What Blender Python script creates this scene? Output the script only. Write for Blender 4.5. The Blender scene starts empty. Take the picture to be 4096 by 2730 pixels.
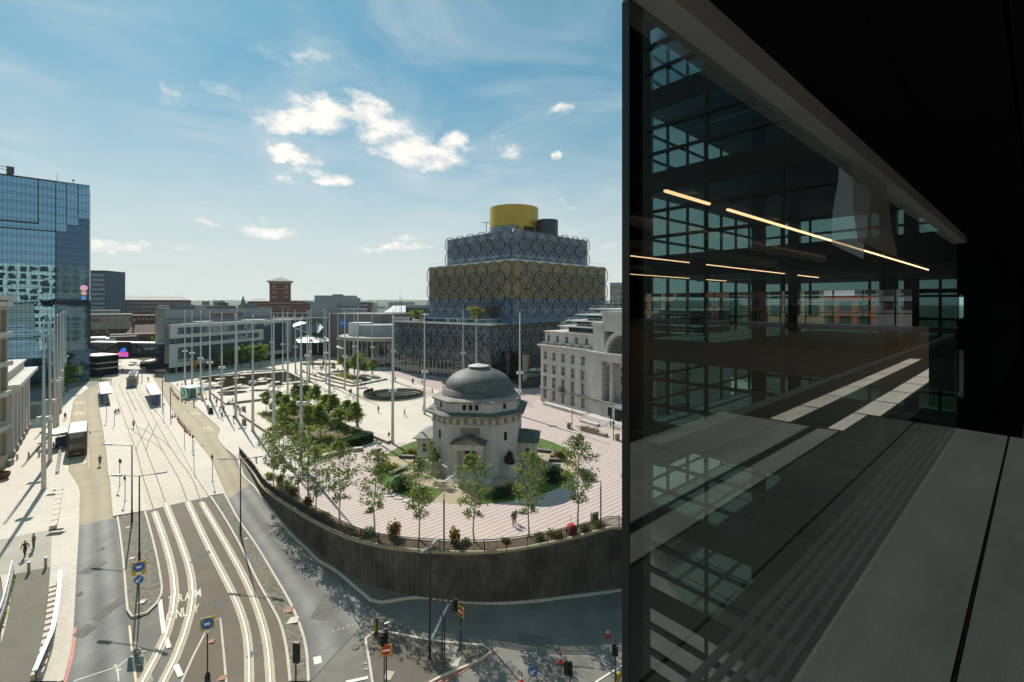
import bpy, bmesh, math, random
from mathutils import Vector, Matrix, noise
from mathutils.geometry import tessellate_polygon
rnd = random.Random(7)
sc = bpy.context.scene
COL = sc.collection
R = math.radians
PI = math.pi
# ------------------------------------------------------------------ camera
CAMZ = 27.0
HAZE = 0.00006
F = 16.0 / 36.0 * 4096      # focal length in photograph pixels
U0, V0 = 2048.0, 1213.5     # principal column, horizon row
cam = bpy.data.cameras.new('camera')
cam.lens = 16.0
cam.sensor_width = 36.0
cam.shift_y = -(1365 - V0) / 4096
cam.clip_start = 0.05
cam.clip_end = 30000
camo = bpy.data.objects.new('camera', cam)
COL.objects.link(camo)
camo.location = (0, 0, CAMZ)
camo.rotation_euler = (R(90), 0, 0)
sc.camera = camo
# ------------------------------------------------------------------ light
SUN_AZ, SUN_EL = R(-37.3), R(41.7)
SUN_STRENGTH, SKY_STRENGTH, EXPOSURE = 4.9, 0.082, 0.26
sd = Vector((math.sin(SUN_AZ) * math.cos(SUN_EL), math.cos(SUN_AZ) * math.cos(SUN_EL), math.sin(SUN_EL)))
sl = bpy.data.lights.new('sun', 'SUN')
sl.energy = SUN_STRENGTH
sl.angle = R(0.5)
sl.color = (1.0, 0.94, 0.84)
so = bpy.data.objects.new('sun', sl)
COL.objects.link(so)
so.location = (0, 0, 200)
so.rotation_euler = (-sd).to_track_quat('-Z', 'Y').to_euler()
sc.view_settings.view_transform = 'Standard'
sc.view_settings.look = 'None'
sc.view_settings.gamma = 1
sc.view_settings.use_curve_mapping = False
sc.view_settings.exposure = EXPOSURE
sc.cycles.use_denoising = True
sc.cycles.max_bounces = 8
sc.cycles.transparent_max_bounces = 24
sc.cycles.caustics_reflective = False
sc.cycles.caustics_refractive = False

def sky_world():
    w = bpy.data.worlds.new('World')
    sc.world = w
    w.use_nodes = True
    nt = w.node_tree
    N, L = nt.nodes, nt.links
    N.clear()
    def nd(t, **k):
        n = N.new(t)
        for a, b in k.items():
            setattr(n, a, b)
        return n
    def mth(op, a, b=None, c=None, clamp=False):
        n = nd('ShaderNodeMath', operation=op, use_clamp=clamp)
        for i, x in enumerate((a, b, c)):
            if x is None:
                continue
            if isinstance(x, (int, float)):
                n.inputs[i].default_value = x
            else:
                L.new(x, n.inputs[i])
        return n.outputs[0]
    sky = nd('ShaderNodeTexSky', sky_type='NISHITA')
    sky.sun_disc = False
    sky.sun_elevation = SUN_EL
    sky.sun_rotation = SUN_AZ
    sky.air_density = 1.0
    sky.dust_density = 0.3
    sky.ozone_density = 3.0
    sky.altitude = 100
    tc = nd('ShaderNodeTexCoord')
    sep = nd('ShaderNodeSeparateXYZ')
    L.new(tc.outputs['Generated'], sep.inputs[0])
    X, Y, Z = sep.outputs
    az = mth('ARCTAN2', X, Y)
    el = mth('ARCSINE', Z)
    # cloud plane coordinates
    zc = mth('MAXIMUM', Z, 0.0)
    den = mth('ADD', zc, 0.10)
    comb = nd('ShaderNodeCombineXYZ')
    L.new(mth('DIVIDE', X, den), comb.inputs[0])
    L.new(mth('DIVIDE', Y, den), comb.inputs[1])
    ae = nd('ShaderNodeCombineXYZ')
    L.new(az, ae.inputs[0])
    L.new(el, ae.inputs[1])
    n1 = nd('ShaderNodeTexNoise')
    n1.inputs['Scale'].default_value = 3.2
    n1.inputs['Detail'].default_value = 9
    n1.inputs['Roughness'].default_value = 0.62
    n1.inputs['Distortion'].default_value = 0.35
    L.new(comb.outputs[0], n1.inputs['Vector'])
    n2 = nd('ShaderNodeTexNoise')
    n2.inputs['Scale'].default_value = 22
    n2.inputs['Detail'].default_value = 7
    n2.inputs['Roughness'].default_value = 0.68
    n2.inputs['Distortion'].default_value = 0.25
    mp = nd('ShaderNodeMapping')
    mp.inputs['Scale'].default_value = (0.62, 1.25, 1)
    L.new(ae.outputs[0], mp.inputs[0])
    L.new(mp.outputs[0], n2.inputs['Vector'])
    # cloud masses: azimuth, elevation, half sizes (degrees), weight
    seen = [(640, 275, 75, 30, 1), (740, 255, 95, 36, 1.15), (830, 252, 75, 36, 1.15), (885, 300, 75, 42, 1.15), (935, 345, 85, 36, 1.15), (1000, 355, 75, 28, 1.1), (1050, 325, 36, 26, 1),
            (640, 340, 55, 26, 1), (705, 360, 62, 22, 1), (720, 390, 50, 14, .8), (760, 410, 52, 16, .9), (650, 405, 36, 12, .6), (380, 215, 65, 32, .6), (700, 140, 120, 42, .45), (540, 215, 75, 26, .4),
            (1170, 355, 42, 20, .8), (1285, 355, 21, 13, .9), (1295, 245, 36, 17, .75), (1225, 270, 42, 20, .45), (1150, 320, 20, 8, .6), (1305, 455, 30, 9, .6), (1320, 470, 30, 8, .5),
            (620, 530, 88, 18, 1), (490, 525, 42, 10, .8), (620, 505, 30, 8, .5), (250, 570, 75, 15, 1), (325, 570, 32, 9, .7), (420, 575, 52, 9, .7), (920, 570, 92, 11, .9), (950, 555, 42, 9, .8), (1400, 567, 42, 9, .7)]
    blobs = []
    for px, py, rx, ry, wt in seen:     # measured on the photograph, turned into azimuth and elevation
        tx, tz = (px - 1176.5) / 1046, (697 - py) / 1046
        a_ = math.atan(tx)
        blobs.append((math.degrees(a_), math.degrees(math.atan(tz * math.cos(a_))), math.degrees(rx / 1046 * math.cos(a_) ** 2) * 1.25, math.degrees(ry / 1046 * math.cos(a_)) * 1.25, wt))
    nw = nd('ShaderNodeTexNoise')
    nw.inputs['Scale'].default_value = 11
    nw.inputs['Detail'].default_value = 4
    nw.inputs['Roughness'].default_value = .6
    L.new(ae.outputs[0], nw.inputs['Vector'])
    warp = nd('ShaderNodeVectorMath', operation='MULTIPLY_ADD')
    warp.inputs[1].default_value = (.13, .06, 0)
    L.new(nw.outputs['Color'], warp.inputs[0])
    off = nd('ShaderNodeVectorMath', operation='ADD')
    off.inputs[1].default_value = (-.065, -.03, 0)
    L.new(ae.outputs[0], off.inputs[0])
    L.new(off.outputs[0], warp.inputs[2])
    tot = None
    for a, e, sa, se, wt in blobs:
        v = nd('ShaderNodeVectorMath', operation='MULTIPLY_ADD')
        kx, ky = 1 / R(sa), 1 / R(se)
        v.inputs[1].default_value = (kx, ky, 0)
        v.inputs[2].default_value = (-R(a) * kx, -R(e) * ky, 0)
        L.new(warp.outputs[0], v.inputs[0])
        ln = nd('ShaderNodeVectorMath', operation='LENGTH')
        L.new(v.outputs[0], ln.inputs[0])
        mr = nd('ShaderNodeMapRange', interpolation_type='SMOOTHERSTEP')
        mr.inputs['From Min'].default_value = 1.45
        mr.inputs['From Max'].default_value = 0.0
        mr.inputs['To Min'].default_value = 0
        mr.inputs['To Max'].default_value = wt
        L.new(ln.outputs['Value'], mr.inputs['Value'])
        tot = mr.outputs[0] if tot is None else mth('MAXIMUM', tot, mr.outputs[0])
    # puffy clouds: mass shapes eaten by fine noise; outside the known masses a sparse scatter of the same
    fr = mth('SUBTRACT', n2.outputs['Fac'], 0.5)
    dens = mth('ADD', mth('MULTIPLY', tot, 0.80), mth('MULTIPLY', fr, 1.9))
    mr = nd('ShaderNodeMapRange', interpolation_type='SMOOTHSTEP')
    mr.inputs['From Min'].default_value = 0.05
    mr.inputs['From Max'].default_value = 1.0
    L.new(dens, mr.inputs['Value'])
    puff = mth('MULTIPLY', mr.outputs[0], mth('MULTIPLY', tot, 1.6, clamp=True), clamp=True)
    # thin veil
    mr2 = nd('ShaderNodeMapRange', interpolation_type='SMOOTHSTEP')
    mr2.inputs['From Min'].default_value = 0.36
    mr2.inputs['From Max'].default_value = 0.85
    mr2.inputs['To Max'].default_value = 0.55
    n3 = nd('ShaderNodeTexNoise')
    n3.inputs['Scale'].default_value = 1.5
    n3.inputs['Detail'].default_value = 7
    n3.inputs['Roughness'].default_value = 0.6
    n3.inputs['Distortion'].default_value = 0.8
    L.new(comb.outputs[0], n3.inputs['Vector'])
    L.new(n3.outputs['Fac'], mr2.inputs['Value'])
    cl = mth('MAXIMUM', puff, mr2.outputs[0], clamp=True)
    tint = nd('ShaderNodeMix', data_type='RGBA', blend_type='MULTIPLY')
    tint.inputs[0].default_value = 1
    L.new(sky.outputs[0], tint.inputs[6])
    tint.inputs[7].default_value = (0.72, 1.04, 1.0, 1)
    even = nd('ShaderNodeMix', data_type='RGBA')
    even.inputs[0].default_value = 0.55
    L.new(tint.outputs[2], even.inputs[6])
    even.inputs[7].default_value = (1.5, 4.05, 5.2, 1)
    # pale band of distant air just above the horizon, all round
    hz = nd('ShaderNodeMapRange', interpolation_type='SMOOTHSTEP')
    hz.inputs['From Min'].default_value = 0.45
    hz.inputs['From Max'].default_value = -0.02
    hz.inputs['To Max'].default_value = 0.96
    L.new(Z, hz.inputs['Value'])
    mixh = nd('ShaderNodeMix', data_type='RGBA')
    L.new(hz.outputs[0], mixh.inputs[0])
    L.new(even.outputs[2], mixh.inputs[6])
    mixh.inputs[7].default_value = (7.3, 7.8, 7.4, 1)
    mix = nd('ShaderNodeMix', data_type='RGBA')
    L.new(cl, mix.inputs[0])
    L.new(mixh.outputs[2], mix.inputs[6])
    cc = nd('ShaderNodeMix', data_type='RGBA')
    L.new(mth('MULTIPLY', n2.outputs['Fac'], mr.outputs[0]), cc.inputs[0])
    cc.inputs[6].default_value = (7.6, 8.0, 8.1, 1)
    cc.inputs[7].default_value = (14.5, 12.9, 11.2, 1)
    L.new(cc.outputs[2], mix.inputs[7])
    bg = nd('ShaderNodeBackground')
    bg.inputs['Strength'].default_value = SKY_STRENGTH
    L.new(mix.outputs[2], bg.inputs['Color'])
    out = nd('ShaderNodeOutputWorld')
    L.new(bg.outputs[0], out.inputs['Surface'])
sky_world()

# ------------------------------------------------------------------ materials
MATS = {}
def mat(name, col=(.5, .5, .5), rough=.75, var=.18, scale=1.0, bump=0.0, metal=0.0, fine=0.0, fscale=12.0, emit=None, estr=1.0, spec=.4, stretch=(1, 1, 1), alpha=1.0):
    if name in MATS:
        return MATS[name]
    m = bpy.data.materials.new(name)
    m.use_nodes = True
    nt = m.node_tree
    N, L = nt.nodes, nt.links
    b = N['Principled BSDF']
    b.inputs['Roughness'].default_value = rough
    b.inputs['Metallic'].default_value = metal
    b.inputs['Specular IOR Level'].default_value = spec
    m.diffuse_color = (*col, 1)
    if var or fine or bump:
        tc = N.new('ShaderNodeTexCoord')
        mp = N.new('ShaderNodeMapping')
        mp.inputs['Scale'].default_value = stretch
        L.new(tc.outputs['Object'], mp.inputs[0])
        n = N.new('ShaderNodeTexNoise')
        n.inputs['Scale'].default_value = scale
        n.inputs['Detail'].default_value = 5
        n.inputs['Roughness'].default_value = .6
        L.new(mp.outputs[0], n.inputs['Vector'])
        mr = N.new('ShaderNodeMapRange')
        mr.inputs['From Min'].default_value = .3
        mr.inputs['From Max'].default_value = .7
        mr.inputs['To Min'].default_value = 1 - var
        mr.inputs['To Max'].default_value = 1 + var
        L.new(n.outputs['Fac'], mr.inputs['Value'])
        val = mr.outputs[0]
        n2 = N.new('ShaderNodeTexNoise')
        n2.inputs['Scale'].default_value = fscale
        n2.inputs['Detail'].default_value = 3
        L.new(mp.outputs[0], n2.inputs['Vector'])
        if fine:
            mr2 = N.new('ShaderNodeMapRange')
            mr2.inputs['From Min'].default_value = .3
            mr2.inputs['From Max'].default_value = .7
            mr2.inputs['To Min'].default_value = 1 - fine
            mr2.inputs['To Max'].default_value = 1 + fine
            L.new(n2.outputs['Fac'], mr2.inputs['Value'])
            mu = N.new('ShaderNodeMath')
            mu.operation = 'MULTIPLY'
            L.new(val, mu.inputs[0])
            L.new(mr2.outputs[0], mu.inputs[1])
            val = mu.outputs[0]
        vm = N.new('ShaderNodeVectorMath')
        vm.operation = 'SCALE'
        vm.inputs[0].default_value = col
        L.new(val, vm.inputs['Scale'])
        L.new(vm.outputs[0], b.inputs['Base Color'])
        if bump:
            bp = N.new('ShaderNodeBump')
            bp.inputs['Strength'].default_value = bump
            bp.inputs['Distance'].default_value = .05
            L.new(n2.outputs['Fac'], bp.inputs['Height'])
            L.new(bp.outputs[0], b.inputs['Normal'])
    else:
        b.inputs['Base Color'].default_value = (*col, 1)
    if emit:
        b.inputs['Emission Color'].default_value = (*emit, 1)
        b.inputs['Emission Strength'].default_value = estr
    if alpha < 1:
        b.inputs['Alpha'].default_value = alpha
    MATS[name] = m
    return m

def tex_chain(m):
    nt = m.node_tree
    return nt.nodes, nt.links, nt.nodes['Principled BSDF']

def mul_color(m, fac_socket, lo, hi):
    """multiply the base colour by lo..hi picked by fac"""
    N, L, b = tex_chain(m)
    mr = N.new('ShaderNodeMapRange')
    mr.inputs['To Min'].default_value = lo
    mr.inputs['To Max'].default_value = hi
    L.new(fac_socket, mr.inputs['Value'])
    vm = N.new('ShaderNodeVectorMath')
    vm.operation = 'SCALE'
    src = b.inputs['Base Color'].links
    if src:
        L.new(src[0].from_socket, vm.inputs[0])
    else:
        vm.inputs[0].default_value = b.inputs['Base Color'].default_value[:3]
    L.new(mr.outputs[0], vm.inputs['Scale'])
    L.new(vm.outputs[0], b.inputs['Base Color'])

def joints(m, w, h, mortar=.02, dark=.6, rot=0.0, axes='XY', off=.5):
    """flat paving joints in the colour"""
    N, L, b = tex_chain(m)
    tc = N.new('ShaderNodeTexCoord')
    mp = N.new('ShaderNodeMapping')
    mp.inputs['Rotation'].default_value = (R(90) if axes == 'XZ' else 0, 0, rot)
    L.new(tc.outputs['Object'], mp.inputs[0])
    br = N.new('ShaderNodeTexBrick')
    br.inputs['Scale'].default_value = 1
    br.inputs['Brick Width'].default_value = w
    br.inputs['Row Height'].default_value = h
    br.inputs['Mortar Size'].default_value = mortar
    br.inputs['Mortar Smooth'].default_value = .3
    br.inputs['Color1'].default_value = (1, 1, 1, 1)
    br.inputs['Color2'].default_value = (.94, .94, .94, 1)
    br.inputs['Mortar'].default_value = (dark, dark, dark, 1)
    br.offset = off
    L.new(mp.outputs[0], br.inputs['Vector'])
    mx = N.new('ShaderNodeMix')
    mx.data_type = 'RGBA'
    mx.blend_type = 'MULTIPLY'
    mx.inputs[0].default_value = 1
    L.new(b.inputs['Base Color'].links[0].from_socket, mx.inputs[6])
    L.new(br.outputs['Color'], mx.inputs[7])
    L.new(mx.outputs[2], b.inputs['Base Color'])
    return m

def glassy(name, col, rough=.04, wav=.0, wscale=.5, metal=0.0, spec=.8, coat=0.0):
    """dark reflective facade glass, optionally wavy"""
    if name in MATS:
        return MATS[name]
    m = bpy.data.materials.new(name)
    m.use_nodes = True
    N, L, b = tex_chain(m)
    b.inputs['Base Color'].default_value = (*col, 1)
    b.inputs['Roughness'].default_value = rough
    b.inputs['Metallic'].default_value = metal
    b.inputs['Specular IOR Level'].default_value = spec
    b.inputs['IOR'].default_value = 1.7
    if wav:
        tc = N.new('ShaderNodeTexCoord')
        n = N.new('ShaderNodeTexNoise')
        n.inputs['Scale'].default_value = wscale
        n.inputs['Detail'].default_value = 1.5
        L.new(tc.outputs['Object'], n.inputs['Vector'])
        bp = N.new('ShaderNodeBump')
        bp.inputs['Strength'].default_value = wav
        bp.inputs['Distance'].default_value = .1
        L.new(n.outputs['Fac'], bp.inputs['Height'])
        L.new(bp.outputs[0], b.inputs['Normal'])
    MATS[name] = m
    return m

# ------------------------------------------------------------------ mesh helper
class MB:
    def __init__(s):
        s.v, s.f, s.m, s.uv = [], [], [], None
    def add(s, vs, fs, m=0):
        o = len(s.v)
        s.v += [tuple(x) for x in vs]
        s.f += [tuple(i + o for i in f) for f in fs]
        s.m += [m] * len(fs)
        return s
    def box(s, x0, y0, z0, x1, y1, z1, m=0):
        if x0 > x1: x0, x1 = x1, x0
        if y0 > y1: y0, y1 = y1, y0
        if z0 > z1: z0, z1 = z1, z0
        return s.add([(x0, y0, z0), (x1, y0, z0), (x1, y1, z0), (x0, y1, z0), (x0, y0, z1), (x1, y0, z1), (x1, y1, z1), (x0, y1, z1)],
                     [(3, 2, 1, 0), (4, 5, 6, 7), (0, 1, 5, 4), (1, 2, 6, 5), (2, 3, 7, 6), (3, 0, 4, 7)], m)
    def cbox(s, cx, cy, cz, w, d, h, m=0):
        return s.box(cx - w / 2, cy - d / 2, cz, cx + w / 2, cy + d / 2, cz + h, m)
    def bar(s, a, b, w, h, m=0):
        """box along a-b, w wide (horizontal), h high; a-b is its axis"""
        a, b = Vector(a), Vector(b)
        d = (b - a).normalized()
        up = Vector((0, 0, 1)) if abs(d.z) < .98 else Vector((0, 1, 0))
        sx = d.cross(up).normalized() * w / 2
        sy = sx.cross(d).normalized() * h / 2
        vs = [a - sx - sy, a + sx - sy, a + sx + sy, a - sx + sy, b - sx - sy, b + sx - sy, b + sx + sy, b - sx + sy]
        return s.add(vs, [(3, 2, 1, 0), (4, 5, 6, 7), (0, 1, 5, 4), (1, 2, 6, 5), (2, 3, 7, 6), (3, 0, 4, 7)], m)
    def prism(s, poly, z0, z1, m=0, top=None, mt=None):
        n = len(poly)
        top = top or poly
        vs = [(p[0], p[1], z0) for p in poly] + [(p[0], p[1], z1) for p in top]
        s.add(vs, [(i, (i + 1) % n, n + (i + 1) % n, n + i) for i in range(n)], m)
        s.add([(p[0], p[1], z1) for p in top], [tuple(range(n))], m if mt is None else mt)
        s.add([(p[0], p[1], z0) for p in poly], [tuple(range(n))[::-1]], m)
        return s
    def tube(s, pts, r, n=6, m=0, r2=None, caps=True):
        pts = [Vector(p) for p in pts]
        k = len(pts)
        o = len(s.v)
        for i, p in enumerate(pts):
            d = (pts[min(i + 1, k - 1)] - pts[max(i - 1, 0)]).normalized()
            up = Vector((0, 0, 1)) if abs(d.z) < .95 else Vector((1, 0, 0))
            a = d.cross(up).normalized()
            b = a.cross(d).normalized()
            rr = r if r2 is None else r + (r2 - r) * i / max(1, k - 1)
            if isinstance(r, (list, tuple)):
                rr = r[i]
            for j in range(n):
                t = 2 * PI * j / n
                s.v.append(tuple(p + (a * math.cos(t) + b * math.sin(t)) * rr))
        for i in range(k - 1):
            for j in range(n):
                s.f.append((o + i * n + j, o + i * n + (j + 1) % n, o + (i + 1) * n + (j + 1) % n, o + (i + 1) * n + j))
                s.m.append(m)
        if caps:
            s.f.append(tuple(o + j for j in range(n))[::-1]); s.m.append(m)
            s.f.append(tuple(o + (k - 1) * n + j for j in range(n))); s.m.append(m)
        return s
    def lathe(s, prof, n=16, c=(0, 0), m=0, a0=0.0, a1=2 * PI):
        o = len(s.v)
        full = abs(a1 - a0 - 2 * PI) < 1e-6
        nn = n if full else n + 1
        for r, z in prof:
            for j in range(nn):
                t = a0 + (a1 - a0) * j / n
                s.v.append((c[0] + r * math.cos(t), c[1] + r * math.sin(t), z))
        for i in range(len(prof) - 1):
            for j in range(n):
                k = (j + 1) % nn
                s.f.append((o + i * nn + j, o + i * nn + k, o + (i + 1) * nn + k, o + (i + 1) * nn + j))
                s.m.append(m)
        return s
    def ball(s, c, rx, ry, rz, n=10, k=6, m=0):
        o = len(s.v)
        for i in range(k + 1):
            ph = PI * i / k - PI / 2
            for j in range(n):
                t = 2 * PI * j / n
                s.v.append((c[0] + rx * math.cos(ph) * math.cos(t), c[1] + ry * math.cos(ph) * math.sin(t), c[2] + rz * math.sin(ph)))
        for i in range(k):
            for j in range(n):
                s.f.append((o + i * n + j, o + i * n + (j + 1) % n, o + (i + 1) * n + (j + 1) % n, o + (i + 1) * n + j))
                s.m.append(m)
        return s
    def poly(s, pts, m=0, hole=None):
        loops = [[Vector(p) for p in pts]] + ([[Vector(p) for p in h] for h in hole] if hole else [])
        vs = [p for l in loops for p in l]
        tr = tessellate_polygon(loops)
        fs = []
        for t in tr:
            a, b, c = (vs[i] for i in t)
            nz = (b.x - a.x) * (c.y - a.y) - (b.y - a.y) * (c.x - a.x)
            fs.append(t if nz >= 0 else t[::-1])
        return s.add(vs, fs, m)
    def strip(s, A, B, k=1, m=0, uv=True):
        """sheet between two polylines of equal length, k cells across, uv: x across, y along in metres"""
        A, B = [Vector(p) for p in A], [Vector(p) for p in B]
        o = len(s.v)
        if s.uv is None:
            s.uv = {}
        d = 0
        for i in range(len(A)):
            if i:
                d += ((A[i] + B[i]) / 2 - (A[i - 1] + B[i - 1]) / 2).length
            for j in range(k + 1):
                t = j / k
                s.uv[len(s.v)] = (t, d)
                s.v.append(tuple(A[i].lerp(B[i], t)))
        for i in range(len(A) - 1):
            for j in range(k):
                q = (o + i * (k + 1) + j, o + i * (k + 1) + j + 1, o + (i + 1) * (k + 1) + j + 1, o + (i + 1) * (k + 1) + j)
                a, b, c = (Vector(s.v[x]) for x in q[:3])
                if (b.x - a.x) * (c.y - a.y) - (b.y - a.y) * (c.x - a.x) < 0:
                    q = q[::-1]
                s.f.append(q); s.m.append(m)
        return s
    def mesh(s, name, mats, smooth=False):
        me = bpy.data.meshes.new(name)
        me.from_pydata(s.v, [], s.f)
        if not isinstance(mats, (list, tuple)):
            mats = [mats]
        for x in mats:
            me.materials.append(x)
        if len(mats) > 1:
            me.polygons.foreach_set('material_index', s.m)
        if smooth:
            me.polygons.foreach_set('use_smooth', [True] * len(me.polygons))
        if s.uv is not None:
            l = me.uv_layers.new(name='UVMap')
            li = [0] * len(me.loops)
            me.loops.foreach_get('vertex_index', li)
            l.data.foreach_set('uv', [c for i in li for c in s.uv.get(i, (0, 0))])
        me.update()
        return me
    def obj(s, name, mats, parent=None, smooth=False, **kw):
        return ob(name, s.mesh(name, mats, smooth), parent, **kw)

def ob(name, me, parent=None, loc=(0, 0, 0), rz=0.0, label=None, cat=None, group=None, kind=None, scale=None, rot=None):
    o = bpy.data.objects.new(name, me)
    COL.objects.link(o)
    if parent is not None:
        o.parent = parent
    o.location = loc
    o.rotation_euler = rot if rot is not None else (0, 0, rz)
    if scale is not None:
        o.scale = scale if isinstance(scale, (tuple, list)) else (scale,) * 3
    if label: o['label'] = label
    if cat: o['category'] = cat
    if group: o['group'] = group
    if kind: o['kind'] = kind
    return o

def thing(name, label, cat, loc=(0, 0, 0), rz=0.0, group=None):
    return ob(name, None, None, loc, rz, label, cat, group)

KIDS = {}
def note_kids(root):
    """remember a thing's children so that copies need no search"""
    ch = [o for o in COL.objects if o.parent == root]
    KIDS[root.name] = ch
    for c in ch:
        note_kids_part(c)
def note_kids_part(c):
    KIDS[c.name] = list(c.children)

def copy_thing(root, loc, rz=0.0, label=None, group=None, scale=None):
    r = root.copy()
    COL.objects.link(r)
    r.location = loc
    r.rotation_euler = (0, 0, rz)
    if scale is not None:
        r.scale = (scale,) * 3 if not isinstance(scale, (tuple, list)) else scale
    if label: r['label'] = label
    if group: r['group'] = group
    for ch in KIDS.get(root.name, ()):
        c = ch.copy()
        COL.objects.link(c)
        c.parent = r
        for g in KIDS.get(ch.name, ()):
            d = g.copy()
            COL.objects.link(d)
            d.parent = c
    return r

ORD = ['first', 'second', 'third', 'fourth', 'fifth', 'sixth', 'seventh', 'eighth', 'ninth', 'tenth', 'eleventh', 'twelfth', 'thirteenth', 'fourteenth', 'fifteenth', 'sixteenth',
       'seventeenth', 'eighteenth', 'nineteenth', 'twentieth', 'twenty-first', 'twenty-second', 'twenty-third', 'twenty-fourth', 'twenty-fifth', 'twenty-sixth', 'twenty-seventh', 'twenty-eighth',
       'twenty-ninth', 'thirtieth', 'thirty-first', 'thirty-second', 'thirty-third', 'thirty-fourth', 'thirty-fifth', 'thirty-sixth', 'thirty-seventh', 'thirty-eighth', 'thirty-ninth', 'fortieth', 'forty-first', 'forty-second']

# ------------------------------------------------------------------ survey: photograph points to places on the ground
def interp(x, pts):
    if x <= pts[0][0]:
        return pts[0][1]
    for (a, b), (c, d) in zip(pts, pts[1:]):
        if x <= c:
            t = (x - a) / (c - a)
            return b + (d - b) * t
    return pts[-1][1]
HX = [(-47, 0), (-40, -.6), (-34, -1.5), (-26, -3.0), (-18, -4.1), (-10, -4.9), (0, -5.4), (12, -6.9), (30, -8.0)]
_HT = []
for _i in range(801):
    _x = -90 + _i * .25
    _HT.append(sum(interp(_x + _d * .5, HX) * (14 - abs(_d)) for _d in range(-13, 14)) / 196)
def _hx(x):
    t = min(799.999, max(0.0, (x + 90) / .25))
    i = int(t)
    return _HT[i] + (_HT[i + 1] - _HT[i]) * (t - i)
def T(x, y):
    """height of the street: level by the square, falling towards the right in front of the retaining wall"""
    w = min(1.0, max(0.0, (94 - y) / 20))
    w = w * w * (3 - 2 * w)
    return _hx(x) * w
def at(u, v, z):
    y = F * (CAMZ - z) / (v - V0)
    return Vector(((u - U0) / F * y, y, z))
def st(u, v, dz=0.0):
    """point on the street"""
    z = 0.0
    for _ in range(40):
        p = at(u, v, z)
        z += (T(p.x, p.y) - z) * .6
    p = at(u, v, z)
    return Vector((p.x, p.y, z + dz))
def pl(u, v, dz=0.0):
    """point on the square"""
    p = at(u, v, 0.0)
    p.z += dz
    return p
def up(v, y):
    """height of a photograph row at depth y"""
    return CAMZ - (v - V0) * y / F
class Reg:
    def __init__(s, x0, y0, k): s.a = (x0, y0, k)
    def __call__(s, x, y): return (s.a[0] + x * s.a[2], s.a[1] + y * s.a[2])
rA = Reg(0, 600, .44643); rB = Reg(0, 1200, .44643); rC = Reg(0, 1900, .52934); rD = Reg(600, 1100, .31891); rE = Reg(1100, 1100, .31891)
rF = Reg(1650, 780, .36124); rG = Reg(1550, 1200, .40374); rH = Reg(300, 1350, .38265); rI = Reg(800, 1400, .38272); rJ = Reg(1350, 1500, .48874)
rK = Reg(1200, 2030, .55248); rL = Reg(400, 1900, .52934); rM = Reg(900, 1500, .38265); rQ = Reg(330, 1130, .23597); rS = Reg(1580, 1500, .31893)
rT = Reg(2100, 1230, .33167); rU = Reg(1080, 1230, .21042); rV = Reg(1400, 2400, .46749); rW = Reg(1560, 1160, .1913); rO = Reg(0, 1100, .5425)

def resample(pts, n):
    pts = [Vector(p) for p in pts]
    # Catmull-Rom through the points, then even spacing
    fine = []
    P = [pts[0] * 2 - pts[1]] + pts + [pts[-1] * 2 - pts[-2]]
    for i in range(1, len(P) - 2):
        for k in range(8):
            t = k / 8
            a, b, c, d = P[i - 1], P[i], P[i + 1], P[i + 2]
            fine.append(.5 * ((2 * b) + (c - a) * t + (2 * a - 5 * b + 4 * c - d) * t * t + (3 * b - a - 3 * c + d) * t ** 3))
    fine.append(pts[-1])
    ds = [0]
    for a, b in zip(fine, fine[1:]):
        ds.append(ds[-1] + (b - a).length)
    out, j = [], 0
    for i in range(n):
        d = ds[-1] * i / (n - 1)
        while j < len(ds) - 2 and ds[j + 1] < d:
            j += 1
        t = (d - ds[j]) / max(1e-9, ds[j + 1] - ds[j])
        out.append(fine[j].lerp(fine[j + 1], min(1, max(0, t))))
    return out
def drape(pts, dz):
    return [Vector((p.x, p.y, T(p.x, p.y) + dz)) for p in pts]
def offset(pts, d):
    """polyline shifted sideways (to its left) by d"""
    out = []
    for i, p in enumerate(pts):
        t = (pts[min(i + 1, len(pts) - 1)] - pts[max(i - 1, 0)])
        t.z = 0
        t.normalize()
        out.append(Vector((p.x - t.y * d, p.y + t.x * d, p.z)))
    return out
# ================================================================== GROUND AND STREETS
m_asphalt = mat('asphalt', (.172, .166, .148), .85, .24, .33, bump=.25, fine=.2, fscale=26)
m_asphalt_w = mat('asphalt_worn', (.172, .170, .158), .82, .20, .4, bump=.2, fine=.18, fscale=26, stretch=(1, .5, 1))
m_beige = mat('buff_surfacing', (.34, .285, .19), .85, .10, .3, bump=.15, fine=.10, fscale=22)
m_brown = mat('brown_asphalt', (.15, .122, .09), .85, .12, .4, bump=.25, fine=.16, fscale=26)
m_cream = mat('cream_paving', (.56, .505, .425), .8, .07, .12, bump=.1, fine=.06, fscale=4)
joints(m_cream, 1.2, .6, .018, .78, rot=R(22))
m_cream2 = mat('tram_paving', (.54, .48, .39), .8, .07, .15, fine=.06, fscale=4)
joints(m_cream2, 1.5, .75, .03, .72, rot=R(30))
m_mauve = mat('mauve_shade_paving', (.40, .315, .295), .8, .08, .2, fine=.06, fscale=5)
joints(m_mauve, .6, .3, .012, .82, rot=R(22))
m_grey_pave = mat('grey_paving', (.36, .33, .27), .85, .10, .3, fine=.1, fscale=8)
m_tan = mat('tan_paving', (.36, .29, .19), .8, .10, .3, fine=.08, fscale=6)
joints(m_tan, .9, .9, .02, .75, off=0)
m_kerb = mat('kerb_stone', (.55, .50, .42), .8, .10, 1.0, fine=.08)
m_conc = mat('rail_concrete', (.47, .40, .29), .8, .10, .7, fine=.08, fscale=9)
m_setts = mat('grey_setts', (.17, .155, .12), .9, .35, 2.2, bump=.9, fine=.45, fscale=7)
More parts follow.
